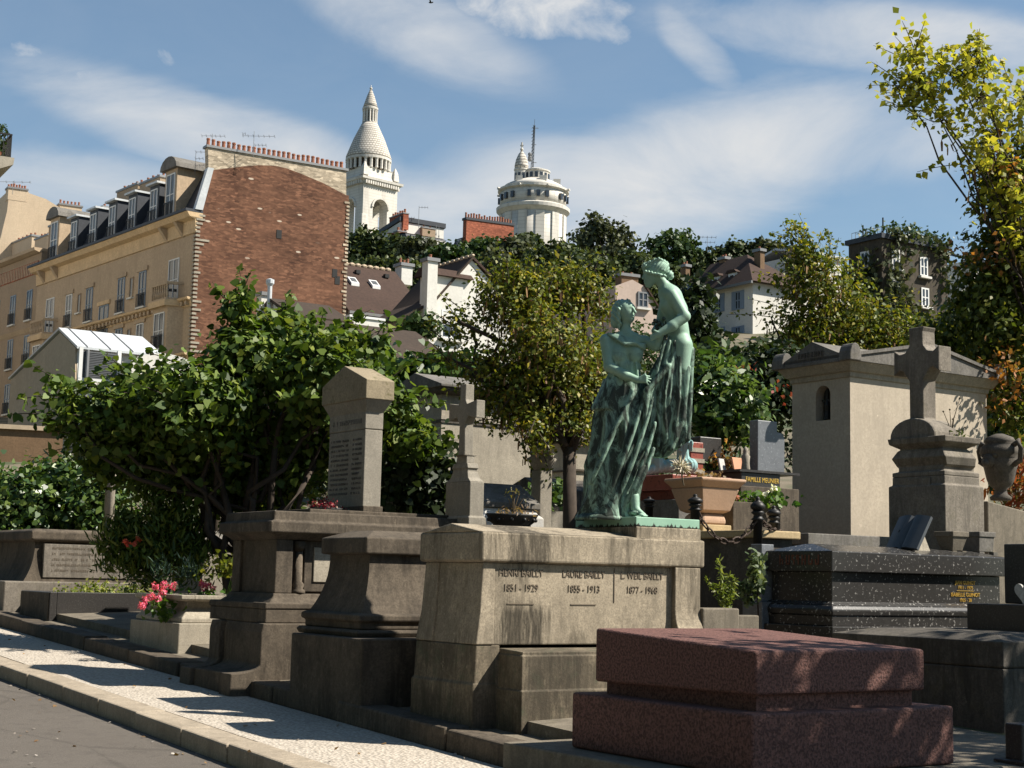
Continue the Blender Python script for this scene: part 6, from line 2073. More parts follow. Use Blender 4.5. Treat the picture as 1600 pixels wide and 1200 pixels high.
MB().prism([(top0[0] - .1, top0[1]), (top1[0] + .12, top1[1]), (top1[0] + .12, top1[1] + .14), (top0[0] - .1, top0[1] + .14)], 'y', -.08, .58).build('coping', M['metal'], pw)
first = None
N = 28
for k in range(N):
    q_ = (k + .3) / N
    if first is None:
        first = MB().lathe([(.12, 0), (.10, .34), (.12, .36), (.11, .44), (.07, .44), (.07, .38)], 8).build('chimney_pot', M['pot'], pw)
        o = first
    else:
        o = first.copy(); COL.objects.link(o); o.parent = pw
    o.location = (top0[0] + (top1[0] - top0[0]) * q_, .25, top0[1] + (top1[1] - top0[1]) * q_ + .13)
    o.scale = (1, 1, random.uniform(.85, 1.12))
mb = MB(); mb2 = MB()
z = 1.0
k = 0
while z < arch[-1][1] - .3:
    w = .20 if random.random() < .85 else .34
    mb.box(XR - w + .06, XR + .06, -.04, .4, z, z + .12)
    if z < zE - .2: mb2.box(-.07, w * (.9 if random.random() < .82 else 2.2), -.04, .4, z, z + .12)
    z += .235; k += 1
mb.build('toothed_quoin', M['palebrick'], pw); mb2.build('toothed_quoin', M['pale'], pw)
for px, py in ((436, 366), (523, 427), (527, 438)):
    x, z = wallpt(px, py)
    MB().box(x - .16, x + .16, -.02, .1, z - .25, z + .25).build('vent_hole', M['iron'], pw)
# small chimney and flue in front of the brick
# zinc edge of the mansard
e0, e1 = wallpt(304, 327), wallpt(324, 262)
MB().prism([e0, (e0[0] + .45, e0[1]), (e1[0] + .35, e1[1]), e1], 'y', -.12, .3).build('mansard_edge', M['zinc'], pw)

# street front
LF = ff_.s(60, 0, zE)
fr_o = MB().box(.0, 6.0, .3, LF, 0, zE).build('front_wall', M['facade'], b1)
fr_o.rotation_euler = (0, 0, math.radians(39))
mans = MB().prism([(.15, zE), (1.6, zE + 3.0), (7, zE + 3.4), (7, zE)], 'y', .35, LF - .2).build('mansard_roof', M['slate'], fr_o)
MB().prism([(1.45, zE + 3.0), (1.75, zE + 2.95), (7.05, zE + 3.55), (7.05, zE + 3.6), (1.45, zE + 3.1)], 'y', .3, LF - .1).build('roof_edge', M['zinc'], fr_o)
# eave cornice, frieze, string courses
MB().stack([(zE - 1.25, -.1, .3, .0, LF), (zE - .5, -.14, .3, .0, LF + .02), (zE - .4, -.5, .3, -.05, LF + .05), (zE - .12, -.7, .3, -.05, LF + .05)]).build('cornice', M['lit_stone'], fr_o)
MB().box(-.78, .3, -.06, LF + .06, zE - .118, zE + .04).build('gutter', M['slate'], fr_o)
FLO = [zE - 4.4 - 3.15 * k for k in range(6)]        # sill heights of the floors
for k, zf in enumerate(FLO):
    zz = zf - .55
    if k in (0, 1, 3):
        MB().stack([(zz - .5, -.05, .2, .1, LF), (zz - .2, -.12, .2, .1, LF), (zz - .12, -.34, .2, .1, LF), (zz, -.38, .2, .1, LF)]).build('string_course', M['lit_stone'], fr_o)
        mb = MB()
        y = .4
        while y < LF - .3:
            mb.box(-.26, .1, y, y + .22, zz - .42, zz - .19); y += .52
        mb.build('dentil_row', M['facade'], fr_o)
def fy(px): return ff_.s(px, 0, zE - 4)
cols = [(107, .95, 1), (123, .5, 0), (139, .95, 1), (163, 1.35, 1), (189, .95, 1), (205, .5, 0), (222, .95, 1)]
for k, zf in enumerate(FLO):
    for px, w, rl in cols:
        big = px == 163
        z0 = zf - (0 if not big else 1.4)
        if w < .6: window(fr_o, 's', fy(px), z0 + .45, w, 1.25, .0, mat=M['facade2'], glass=M['glass2'], muntin=False, sill=True)
        else:
            window(fr_o, 's', fy(px), z0 - .3, w, 2.15, .0, mat=M['frame'] if random.random() < .4 else M['shutter'], glass=M['glass2'] if random.random() < .25 else M['glass'], rail=True, sill=True)
            # stone surround
            a_ = fy(px)
            MB().box(-.1, .05, a_ - w / 2 - .22, a_ + w / 2 + .22, z0 + 1.87, z0 + 2.12).build('lintel', M['lit_stone'] if big else M['facade'], fr_o)
    for c0, c1 in ((253, 289), (63, 92)):              # corner bays
        ya, yb = sorted((fy(c0), fy(c1)))
        out = [(0, ya), (-.75, ya + .5), (-.75, yb - .5), (0, yb)]
        if k >= 1:
            MB().prism(out, 'z', zf - .9, zf + 2.3).build('bay', M['facade'], fr_o)
            window(fr_o, 's', (ya + yb) / 2, zf - .2, 1.25, 2.1, -.752, rail=True)
            window(fr_o, 's', (ya + yb) / 2 - 1.25, zf - .1, .4, 1.9, -.752, muntin=False, sill=False) if yb - ya > 3.6 else None
        else:
            MB().prism([(0, ya), (-1.0, ya + .4), (-1.0, yb - .4), (0, yb)], 'z', zf - .95, zf - .6).build('balcony_slab', M['lit_stone'], fr_o)
            mb = MB()
            mb.prism([(0, ya + .1), (-.9, ya + .45), (-.9, yb - .45), (0, yb - .1), (0, yb - .25), (-.75, yb - .58), (-.75, ya + .58), (0, ya + .25)], 'z', zf + .3, zf + .45)
            mb.prism([(0, ya + .1), (-.9, ya + .45), (-.9, yb - .45), (0, yb - .1), (0, yb - .25), (-.75, yb - .58), (-.75, ya + .58), (0, ya + .25)], 'z', zf - .6, zf - .48)
            y = ya + .5
            while y < yb - .4:
                mb.lathe([(.05, 0), (.09, .25), (.05, .5), (.07, .78)], 6, (-.83, y, zf - .48)); y += .26
            mb.build('balustrade', M['facade'], fr_o)
            window(fr_o, 's', (ya + yb) / 2, zf - .5, 1.3, 2.5, .0, rail=False)
            for y in (ya + .45, yb - .45):
                MB().prism([(-.05, zE - 1.3), (-.65, zE - .5), (-.05, zE - .5)], 'y', y - .14, y + .14).build('bracket', M['facade'], fr_o)
# dormers
def dormer(y, arched=False):
    w = 1.5 if arched else 1.25
    z0, z1 = zE + .15, zE + (3.0 if arched else 2.6)
    x0 = -.1 if arched else .12
    m = M['facade'] if arched else M['frame']
    d = MB().box(x0, 2.4, y - w / 2, y + w / 2, z0, z1).build('dormer', M['facade'] if arched else M['slate'], fr_o)
    if arched:
        MB().prism([(y + (w / 2 + .3) * math.cos(a), z1 + .75 * math.sin(a)) for a in np.linspace(0, math.pi, 9)], 'x', x0 - .25, 2.4).build('arched_hood', M['roofst'], d)
    else:
        MB().box(x0 - .25, 2.4, y - w / 2 - .12, y + w / 2 + .12, z1, z1 + .12).build('zinc_hood', M['zinc'], d)
    window(d, 's', y, z0 + .1, w * .72, z1 - z0 - .35, x0 - .005, mat=M['frame'], glass=M['glass2'], sill=False, rail=True)
for px in (113, 143, 173, 204, 238): dormer(ff_.s(px, 0, zE + 1.5))
for px in (87, 269): dormer(ff_.s(px, 0, zE + 1.5), True)
for px0, px1, pz, n in ((188, 221, 293, 5), (224, 256, 281, 4), (154, 167, 325, 1), (82, 125, 345, 5)):
    y1, y0 = ff_.s(px0, 3.5, zE + 4), ff_.s(px1, 3.5, zE + 4)
    chimney(fr_o, 3.2, 4.0, y0, y1, zE + 2.6, max(zE + 3.9, ff_.z(pz, 3.5, (y0 + y1) / 2)), n, M['facade2'], 'y')

# neighbouring building further left along the street
O2 = ff_.w(0.2, LF + .1, 0)
f2 = Fr(O2, math.radians(39))
b2 = thing('apartment_building', 'plain tan apartment building with a brown patterned frieze, at the left edge', 'building', O2, math.radians(39))
z2 = f2.z(392)
L2 = 22
MB().box(0, 9, 0, L2, -2, z2).build('wall', M['facade2'], b2)
MB().stack([(z2 - .1, -.15, 9, -.0, L2), (z2 + .0, -.5, 9, -.0, L2), (z2 + .2, -.55, 9, -.0, L2)]).build('cornice', M['facade'], b2)
MB().box(-.04, .02, .4, L2, z2 - 1.5, z2 - .6).build('frieze', M['redbrick'], b2)
mb = MB()
y = .5
while y < L2:
    mb.box(-.07, .0, y, y + .14, z2 - 1.45, z2 - .65); y += .3
mb.build('frieze_pattern', M['facade'], b2)
for k in range(6):
    for j in range(5):
        window(b2, 's', 1.6 + 3.0 * j, z2 - 4.6 - 3.15 * k, .95, 2.1, 0, mat=M['shutter'], glass=M['glass2'] if (k + j) % 2 else M['glass'], rail=True)
    if k % 2 == 0: MB().stack([(z2 - 5.5 - 3.15 * k, -.02, .2, 0, L2), (z2 - 5.2 - 3.15 * k, -.2, .2, 0, L2)]).build('string_course', M['facade'], b2)
for px0, px1, pz, n in ((10, 48, 374, 6), (53, 74, 369, 4)):
    xx = 4.0
    y1, y0 = f2.s(px0, xx, z2 + 2), f2.s(px1, xx, z2 + 2)
    chimney(b2, xx, xx + .8, y0, y1, z2 - .2, f2.z(pz, xx, (y0 + y1) / 2), n, M['tanwall'], 'y')
# tan gable building behind
O3 = at(12, 420, 118); O3.z = ground_z(O3.x, O3.y) - 2
f3 = Fr(O3, math.radians(30))
b3 = thing('gable_building', 'tall tan building with a bare plaster gable wall, behind the left street front', 'building', O3, math.radians(30))
P3 = lambda px, py: (lambda h: (h[0], h[2]))(plane_hit(f3, px, py, 'y'))
pts = [P3(0, 560), P3(96, 560), P3(96, 326), P3(72, 311), P3(46, 302), P3(42, 297), P3(15, 296), P3(11, 330), P3(0, 375), P3(-60, 500)]
MB().prism(pts, 'y', 0, 9).build('wall', M['tanwall'], b3)
x0, zt3 = P3(13, 296); x1, _ = P3(43, 297)
chimney(b3, x0, x1, .0 - .02, .9, zt3 - .8, zt3 + .25, 7, M['tanwall'], 'x')
x0, z_ = P3(96, 315); x1, _ = P3(131, 318)
chimney(b3, x0, x1, .5, 1.4, z_ - 6, z_, 6, M['tanwall'], 'x')
x0, z_ = P3(72, 308); x1, _ = P3(86, 311)
chimney(b3, x0, x1, 5, 5.6, z_ - 3, z_ + .1, 4, M['tanwall'], 'x', ph=.35)
# corner balcony with a plant, far left edge
O4 = at(-4, 520, 60); O4.z = ground_z(O4.x, O4.y)
f4 = Fr(O4, math.radians(30))
b4 = thing('corner_building', 'building at the left edge showing only a high balcony with an iron railing', 'building', O4, math.radians(30))
zb4 = f4.z(262)
MB().box(-9, -2.4, 0, 8, -1, zb4 + 6).build('wall', M['facade'], b4)
MB().prism([(-2.5, zb4 - 1.6), (-.8, zb4 - .4), (.07, zb4), (.10, zb4 + .28), (-2.5, zb4 + .28)], 'y', -.6, 6).build('balcony_slab', M['pale'], b4)
mb = MB()
mb.box(-.07, -.01, -.5, 5.9, zb4 + 1.2, zb4 + 1.26).box(-1.8, -.07, -.5, -.44, zb4 + 1.2, zb4 + 1.26)
for k in range(40): mb.box(-.05, -.02, -.5 + .16 * k, -.47 + .16 * k, zb4 + .28, zb4 + 1.2)
for k in range(11): mb.box(-1.7 + .15 * k, -1.67 + .15 * k, -.49, -.46, zb4 + .28, zb4 + 1.2)
mb.build('railing', M['iron'], b4)
p = f4.w(-.4, .1, zb4 + .3)
pt = thing('balcony_plant', 'green potted plant behind the railing of the high balcony at the left edge', 'plant', p)
P, d, _ = clump_points([((0, 0, .6), (.25, .3, .6)), ((.1, 0, 1.2), (.2, .2, .3))], 60, 8, .07)
leaf_mesh('foliage', P, L_HILL2, pt, .12, KITE)
MB().lathe([(.14, 0), (.2, .3), (.17, .3)], 10).build('pot', M['pot'], pt)

# ------------------------------------------------------------------ zinc-roofed white studio house and the brown wall
O = at(121, 740, 48); O.z = ground_z(O.x, O.y) - .5
f = Fr(O)
h = thing('zinc_house', 'white house with pale zinc roof and blank beige gable end behind the leafy tree', 'house', O, TH)
S_ = lambda px, py: (lambda q_: (q_[1], q_[2]))(plane_hit(f, px, py, 'x'))
pts = [(0, -1), S_(121, 541), S_(97, 517), S_(19, 593), S_(14, 668), (S_(14, 668)[0], -1)]
LH = f.r(262, 0, pts[1][1])
MB().prism(pts, 'x', 0, LH).build('wall', M['plaster'], h)
MB().prism([(pts[0][0] + .01, -1), (pts[1][0] + .01, pts[1][1] - .05), (pts[2][0], pts[2][1] - .06), (pts[3][0] - .02, pts[3][1] - .04), (pts[4][0] - .02, pts[4][1]), (pts[5][0] - .02, -1)], 'x', -.06, -.002).build('gable_render', M['tanwall'], h)
(ya, za), (yb, zb), (yc, zc_) = pts[1], pts[2], pts[3]
MB().prism([(ya - .35, za - .12), (ya - .35, za - .04), (yb, zb + .1), (yc + .1, zc_ + .06), (yc + .1, zc_), (yb, zb + .02)], 'x', -.12, LH).build('roof', M['zinc'], h)
mb = MB()
for k in range(int(LH / .75)):
    x = .2 + .75 * k
    mb.prism([(ya - .36, za - .05), (ya - .36, za - .02), (yb, zb + .125), (yb, zb + .09)], 'x', x, x + .03)
mb.build('roof_seams', M['metal'], h)
x0, x1 = f.r(127, 0, za - 1), f.r(181, 0, za - 1)
z1 = f.z(548, x0); z0 = f.z(590, x0)
o = MB().box(x0, x1, -.05, .02, z0, z1).build('shutter', M['shutterd'], h)
mb = MB()
for k in range(16): mb.box(x0 + .03, x1 - .03, -.075, -.05, z0 + (z1 - z0) * k / 16, z0 + (z1 - z0) * (k + .55) / 16)
mb.build('slats', M['shutterd'], o)
mb = MB().box(x0 - .12, x0, -.07, .02, z0 - .1, z1 + .1).box(x1, x1 + .12, -.07, .02, z0 - .1, z1 + .1).box(x0, x1, -.07, .02, z0 - .1, z0)
mb.build('frame', M['frame'], h)
MB().tube([(.08, -.1, za - .2), (.08, -.1, -1)], .06, 6).build('downpipe', M['metal'], h)
x2 = f.r(192, 0, za)
MB().prism([(x2 + 2.2 * t_, f.z(552, x2) - .9 + .9 * math.sin(math.pi * (.25 + .5 * t_))) for t_ in np.linspace(0, 1, 9)] + [(x2 + 2.2, -1), (x2, -1)], 'y', -.9, -.001).build('curved_bay', M['plaster'], h)
O = at(-40, 760, 41); O.z = ground_z(O.x, O.y) - .5
f = Fr(O, math.radians(20))
h = thing('boundary_wall', 'old brown rubble boundary wall below the beige gable at the left edge', 'wall', O, math.radians(20))
zt = f.z(668)
x1 = f.r(99, 0, zt)
MB().box(-2, x1, 0, .5, -1, zt).build('wall', M['brownwall'], h)
MB().box(-2.05, x1 + .05, -.08, .58, zt, zt + .12).build('coping', M['tanwall'], h)

# ------------------------------------------------------------------ tiled houses in the middle
def farther(h, k):
    """these houses stand further up the hill at full size"""
    h.scale = (k, k, k)
    h.location = EYE + (h.location - EYE) * k


def slope(parent, name, pts, mat, th=.12):
    """a roof slope: four 3-D points given counter-clockwise from outside, thickened downwards"""
    mb = MB()
    lo = [(p[0], p[1], p[2] - th) for p in pts]
    mb.add(list(pts) + lo, [(0, 1, 2, 3), (7, 6, 5, 4)] + [(i, i + 4, (i + 1) % 4 + 4, (i + 1) % 4) for i in range(4)])
    return mb.build(name, mat, parent)


# white gable house
O = at(668, 600, 60); O.z = ground_z(O.x, O.y) - 1
f = Fr(O)
h = thing('gable_house', 'white house with a steep dark tiled roof and bright white gable behind the laburnum', 'house', O, TH)
W_ = lambda px, py: (lambda q_: (q_[0], q_[2]))(plane_hit(f, px, py, 'y'))
ap, el, er = W_(737, 406), W_(668, 482), W_(800, 476)
MB().prism([(0, -1), (er[0], -1), er, ap, (el[0] + .25, el[1] + .25), (0, el[1] - .2)], 'y', 0, 3.4).build('wall', M['plaster'], h)
slope(h, 'roof', [(el[0] - 1.3, -.12, el[1] - .55), (el[0] - 1.3, 3.4, el[1] - .55), (el[0] + .3, 3.4, el[1] + .42), (el[0] + .3, -.12, el[1] + .42)][::-1], M['tile2'])
slope(h, 'roof', [(el[0] + .3, -.12, el[1] + .42), (el[0] + .3, 3.4, el[1] + .42), (ap[0], 3.4, ap[1] + .14), (ap[0], -.12, ap[1] + .14)][::-1], M['tile2'])
slope(h, 'roof', [(ap[0], -.12, ap[1] + .14), (ap[0], 3.4, ap[1] + .14), (er[0] + .4, 3.4, er[1]), (er[0] + .4, -.12, er[1])][::-1], M['tile'])
mb = MB()
for k in range(10): mb.ball((ap[0], .0 + .36 * k, ap[1] + .16), (.11, .18, .09), 6, 4)
mb.build('ridge_tiles', M['tanwall'], h)
x, z = W_(704, 530)
window(h, 'r', x, z, .95, 1.15, -.01)
# dormer with its little hipped roof on the shaded slope
dx0, dz0 = el[0] + .1, el[1] + .12
y0 = f.s(673, dx0, dz0 + .5); y1 = f.s(656, dx0, dz0 + .5)
d = MB().box(dx0, dx0 + 1.5, y0, y1, dz0 - .6, dz0 + 1.25).build('dormer', M['plaster'], h)
MB().prism([(y0 - .2, dz0 + 1.25), (y1 + .2, dz0 + 1.25), (y1 - .2, dz0 + 1.6), (y0 + .2, dz0 + 1.6)], 'x', dx0 - .2, dx0 + 1.9).build('dormer_roof', M['tile'], d)
MB().box(dx0 - .04, dx0 + .01, y0 + .12, y1 - .12, dz0 + .05, dz0 + 1.1).build('dormer_shutter', M['frame'], d)
zc1 = el[1] + 3
yw = f.s(672, -.3, zc1)
zc1 = f.z(402, -.3, yw)
chimney(h, -.35, .1, yw, yw + .45, el[1] - 1, zc1, 1, M['plaster'], 'y', pr=.07, ph=.22)
farther(h, 1.53)
# long roof house joining it
O = at(560, 600, 62.5); O.z = ground_z(O.x, O.y) - 1
f = Fr(O)
h = thing('tiled_house', 'house with a long sunlit brown tiled roof and two skylights, right of the brick wall', 'house', O, TH)
rdg, eav = plane_hit(f, 600, 422, 'y', 3.0), plane_hit(f, 600, 491, 'y', -.3)
xl, xr = f.r(546, 0, eav[2]) - .2, f.r(650, 0, eav[2])
MB().box(xl, xr, 0, 6, -1, eav[2] - .1).build('wall', M['plaster'], h)
slope(h, 'roof', [(xl, -.3, eav[2]), (xr + .6, -.3, eav[2]), (xr + .6, 3, rdg[2]), (xl, 3, rdg[2])], M['tile'])
slope(h, 'roof', [(xl, 3, rdg[2]), (xr + .6, 3, rdg[2]), (xr + .6, 6.3, eav[2]), (xl, 6.3, eav[2])], M['tile'])
MB().box(xl, xr + .6, -.42, -.28, eav[2] - .16, eav[2] - .04).build('gutter', M['metal'], h)
mb = MB()
x = xl
while x < xr + .5: mb.ball((x, 3, rdg[2] + .04), (.16, .1, .09), 6, 4); x += .3
mb.build('ridge_tiles', M['tanwall'], h)
sl = (rdg[2] - eav[2]) / 3.3
for px, py in ((553, 443), (586, 447)):
    x = f.r(px, 1.6, rdg[2] - 1)
    y0, y1 = 1.45, 1.85
    zz = lambda y: eav[2] + (y + .3) * sl
    o = slope(h, 'skylight', [(x - .19, y0, zz(y0) + .14), (x + .19, y0, zz(y0) + .14), (x + .19, y1, zz(y1) + .14), (x - .19, y1, zz(y1) + .14)], M['frame'], .13)
    slope(o, 'pane', [(x - .13, y0 + .08, zz(y0 + .08) + .155), (x + .13, y0 + .08, zz(y0 + .08) + .155), (x + .13, y1 - .08, zz(y1 - .08) + .155), (x - .13, y1 - .08, zz(y1 - .08) + .155)], M['glass2'], .02)
x0, x1 = f.r(624, 3.2, rdg[2]), f.r(641, 3.2, rdg[2])
chimney(h, x0, x1, 3.0, 3.6, rdg[2] - .5, f.z(411, x0, 3.2), 3, M['plaster'], 'x', pr=.06, ph=.24)
for px, py in ((559, 421), (604, 427)):
    x = f.r(px, 2.4, rdg[2]); MB().box(x - .1, x + .1, 2.3, 2.5, zz(2.4), zz(2.4) + .16).build('roof_vent', M['iron'], h)
farther(h, 1.55)
# low house before the brick wall
O = at(453, 620, 56); O.z = ground_z(O.x, O.y) - 1
f = Fr(O)
h = thing('low_house', 'small low house with a brown tiled roof standing in front of the red brick wall', 'house', O, TH)
ev, rg = plane_hit(f, 453, 490, 'y', -.2), plane_hit(f, 426, 467, 'y', 2.2)
yr = f.s(426, 0, rg[2])
xr = f.r(548, 0, ev[2])
rz = f.z(466, 0, yr)
MB().prism([(0, -1), (0, ev[2]), (yr, rz - .1), (2 * yr, ev[2]), (2 * yr, -1)], 'x', 0, xr).build('wall', M['plaster'], h)
slope(h, 'roof', [(-.15, -.25, ev[2] - .02), (xr, -.25, ev[2] - .02), (xr, yr, rz), (-.15, yr, rz)], M['tile2'])
slope(h, 'roof', [(-.15, yr, rz), (xr, yr, rz), (xr, 2 * yr + .2, ev[2]), (-.15, 2 * yr + .2, ev[2])], M['tile2'])
chimney(h, f.r(405, yr + .6, rz), f.r(415, yr + .6, rz), yr + .4, yr + .8, 0, f.z(458, 0, yr + .6), 0, M['plaster'], 'x')
MB().lathe([(.09, 0), (.09, f.z(448, 0, yr)), (.16, f.z(444, 0, yr)), (.16, f.z(438, 0, yr)), (.05, f.z(436, 0, yr))], 10, (f.r(421, yr, rz), yr, 0)).build('flue_pipe', M['zinc'], h)
# long low roof
O = at(600, 680, 44); O.z = ground_z(O.x, O.y) - .5
f = Fr(O)
h = thing('long_house', 'long low building with a mottled dark brown tiled roof above the ivy', 'house', O, TH)
ev = plane_hit(f, 640, 562, 'y', -.2); 
yr = 2.6
rg = plane_hit(f, 640, 517, 'y', yr)
xl, xr = f.r(528, 0, ev[2]), f.r(716, 0, ev[2])
MB().box(xl, xr, 0, 2 * yr, -1, ev[2] - .05).build('wall', M['brownwall'], h)
slope(h, 'roof', [(xl, -.25, ev[2]), (xr, -.25, ev[2]), (xr, yr, rg[2]), (xl, yr, rg[2])], M['tile2'])
slope(h, 'roof', [(xl, yr, rg[2]), (xr, yr, rg[2]), (xr, 2 * yr + .2, ev[2]), (xl, 2 * yr + .2, ev[2])], M['tile2'])
MB().box(xl, xr, -.36, -.24, ev[2] - .14, ev[2] - .03).build('gutter', M['zinc'], h)
# white screen wall between them
O = at(545, 540, 52); O.z = ground_z(O.x, O.y) - 1
f = Fr(O)
h = thing('garden_wall', 'white garden wall below the eaves of the long sunlit roof', 'wall', O, TH)
MB().box(0, f.r(606, 0, 8), 0, .25, -1, f.z(495)).build('wall', M['plaster'], h)
MB().box(-.03, f.r(606, 0, 8) + .03, -.05, .3, f.z(495) + .001, f.z(495) + .08).build('coping', M['frame'], h)

farther(h, 1.62)
# small pink gable behind the statue
O = at(960, 560, 70); O.z = ground_z(O.x, O.y) - 1
f = Fr(O, math.radians(26))
h = thing('pink_gable_house', 'small pinkish plaster gable with one tiny window, seen between the two bronze heads', 'house', O, math.radians(26))
W_ = lambda px, py: (lambda q_: (q_[0], q_[2]))(plane_hit(f, px, py, 'y'))
MB().prism([(0, -1), (W_(1034, 600)[0], -1), W_(1034, 491), W_(1006, 447), W_(988, 437), W_(962, 447)], 'y', 0, 7).build('wall', stone('pink_plaster', (.46, .36, .30), .85, 8, .15, 0, .05, stain_scale=.3), h)
x, z = W_(1004, 481)
window(h, 'r', x, z, .55, .75, -.01, mat=M['metal'])
a_, b_, c_ = W_(1036, 491), W_(1007, 444), W_(988, 434)
slope(h, 'roof', [(b_[0], -.1, b_[1]), (b_[0], 7, b_[1]), (a_[0], 7, a_[1]), (a_[0], -.1, a_[1])][::-1], M['tile'])
chimney(h, c_[0] - .4, c_[0] + .5, .3, .9, c_[1] - .6, c_[1] + .25, 2, M['brownwall'], 'x', pr=.06, ph=.16)

farther(h, 1.45)
# white shuttered house
O = at(1176, 620, 72); O.z = ground_z(O.x, O.y) - 1
f = Fr(O)
h = thing('shuttered_house', 'white house with blue-grey shutters and a brown hipped roof with dormers, right of the statue', 'house', O, TH)
ze = f.z(440)
WS, LR = f.s(1082, 0, ze), f.r(1262, 0, ze)
MB().box(0, LR, 0, WS, -1, ze).build('wall', M['plaster'], h)
zr = f.z(399, 1.8, 1.8)
e = .35
R0, R1 = (LR * .38, 1.9), (LR * .38, WS + .2)
mb = MB()
A = [(-e, -e, ze - .03), (LR + e, -e, ze - .03), (LR + e, WS + e, ze - .03), (-e, WS + e, ze - .03)]
rA, rB = (R0[0], R0[1], zr), (R1[0], R1[1], zr - .05)
mb.add(A + [rA, rB], [(0, 1, 4), (1, 2, 5, 4), (2, 3, 5), (3, 0, 4, 5), (3, 2, 1, 0)])
mb.build('roof', M['tile'], h)
MB().box(-e - .08, -e + .02, -e, WS + e, ze - .16, ze - .035).build('gutter', M['metal'], h)
for px, (pa, pb) in ((1123, (488, 460)), (1153.5, (484, 455)), (1124, (543, 512)), (1153.5, (539, 510))):
    a_ = f.s(px, 0, f.z(pa))
    window(h, 's', a_, f.z(pa, 0, a_), .42, f.z(pb, 0, a_) - f.z(pa, 0, a_), -.01, mat=M['shutter'], shutters=M['shutter'], bars=1, depth=.03, sill=False)
for px, py in ((1125, 441), (1151, 437), (1083, 446)):
    a_ = f.s(px, .5, ze + .5)
    d = MB().box(.22, 1.5, a_ - .30, a_ + .30, ze + .12, ze + .72).build('dormer', M['plaster'], h)
    MB().prism([(a_ - .4, ze + .72), (a_ + .4, ze + .72), (a_ + .25, ze + .86), (a_ - .25, ze + .86)], 'x', .1, 1.6).build('dormer_roof', M['tile'], d)
    window(d, 's', a_, ze + .2, .42, .46, .215, sill=False, muntin=False)
for px, pz, n in ((1186, 396, 1), (1131, 402, 2), (1070, 414, 2)):
    a_ = f.s(px, R0[0], zr)
    chimney(h, R0[0] - .12, R0[0] + .16, a_ - .22, a_ + .22, ze, max(zr + .12, f.z(pz, R0[0], a_)), n, M['brownwall'], 'y', pr=.06, ph=.16)

farther(h, 1.72)
# vine-covered house
O = at(1380, 640, 66); O.z = ground_z(O.x, O.y) - 1
f = Fr(O)
h = thing('vine_house', 'flat-roofed dark house overgrown with vines, white windows and a roof terrace railing', 'house', O, TH)
zt = f.z(372)
WS, LR = f.s(1326, 0, zt), f.r(1480, 0, zt)
M['vinewall'] = stone('vine_stained_wall', (.065, .052, .037), .5, 8, .5, .5, .3, stain_scale=.3)
MB().box(0, LR, 0, WS, -1, zt).build('wall', M['vinewall'], h)
MB().box(-.12, LR + .12, -.12, WS + .12, zt, zt + .22).build('parapet', M['slate'], h)
for px, pa, pb in ((1399, 420, 390), (1399, 475, 437), (1443, 432, 402), (1445, 480, 450)):
    x = f.r(px, 0, f.z(pa)); window(h, 'r', x, f.z(pa, x), .5, f.z(pb, x) - f.z(pa, x), -.03, depth=.02)
for px, pa, pb in ((1352, 417, 393), (1350, 470, 438)):
    a_ = f.s(px, 0, f.z(pa)); window(h, 's', a_, f.z(pa, 0, a_), .5, f.z(pb, 0, a_) - f.z(pa, 0, a_), -.03, depth=.02)
mb = MB()
for x in np.linspace(.1, LR - .1, 12): mb.tube([(x, .1, zt + .2), (x, .1, zt + .55)], .012, 4)
for y in np.linspace(.1, WS - .1, 9): mb.tube([(.1, y, zt + .2), (.1, y, zt + .55)], .012, 4)
mb.tube([(.1, WS - .1, zt + .55), (.1, .1, zt + .55), (LR - .1, .1, zt + .55)], .014, 4)
mb.build('terrace_railing', M['metal'], h)
for px, a_ in ((1344, 'x'), (1371, 'y')):
    pass
vn = []
for k in range(5200):
    if rng.random() < .45: pt_ = f.w(-.12 - rng.random() * .15, rng.uniform(0, WS), rng.uniform(4, zt - f.O.z * 0 + .2)); side = 0
    else: pt_ = f.w(rng.uniform(0, LR), -.12 - rng.random() * .2, rng.uniform(2, zt + .4)); side = 1
    loc = pt_ - O
    n_ = math.sin(loc.x * 1.7 + 1) + math.sin(loc.z * 1.1 + loc.x) + .8 * math.sin(loc.y * 2.3) + rng.normal() * .5
    if n_ > (.1 if side else 1.0): vn.append(tuple(loc))
o = leaf_mesh('vine', vn, L_HILL3, h, .2, HEART, up=0)
o.rotation_euler = (0, 0, -TH)
P, d, _ = clump_points([((LR * .35, .3, zt + .5), (LR * .25, .3, .35)), ((LR * .75, .3, zt + .35), (LR * .3, .3, .4)), ((.3, WS * .4, zt + .4), (.3, WS * .3, .25))], 120, 8, .15)
leaf_mesh('roof_plants', P, L_HILL2, h, .2, KITE)
MB().tube([(.4, WS * .75, zt), (.4, WS * .75, zt + .9)], .035, 6).build('flue_pipe', M['iron'], h)
MB().tube([(.3, WS * .1, zt), (.3, WS * .1, zt + 1.0)], .035, 6).build('flue_pipe', M['iron'], h)
farther(h, 1.75)
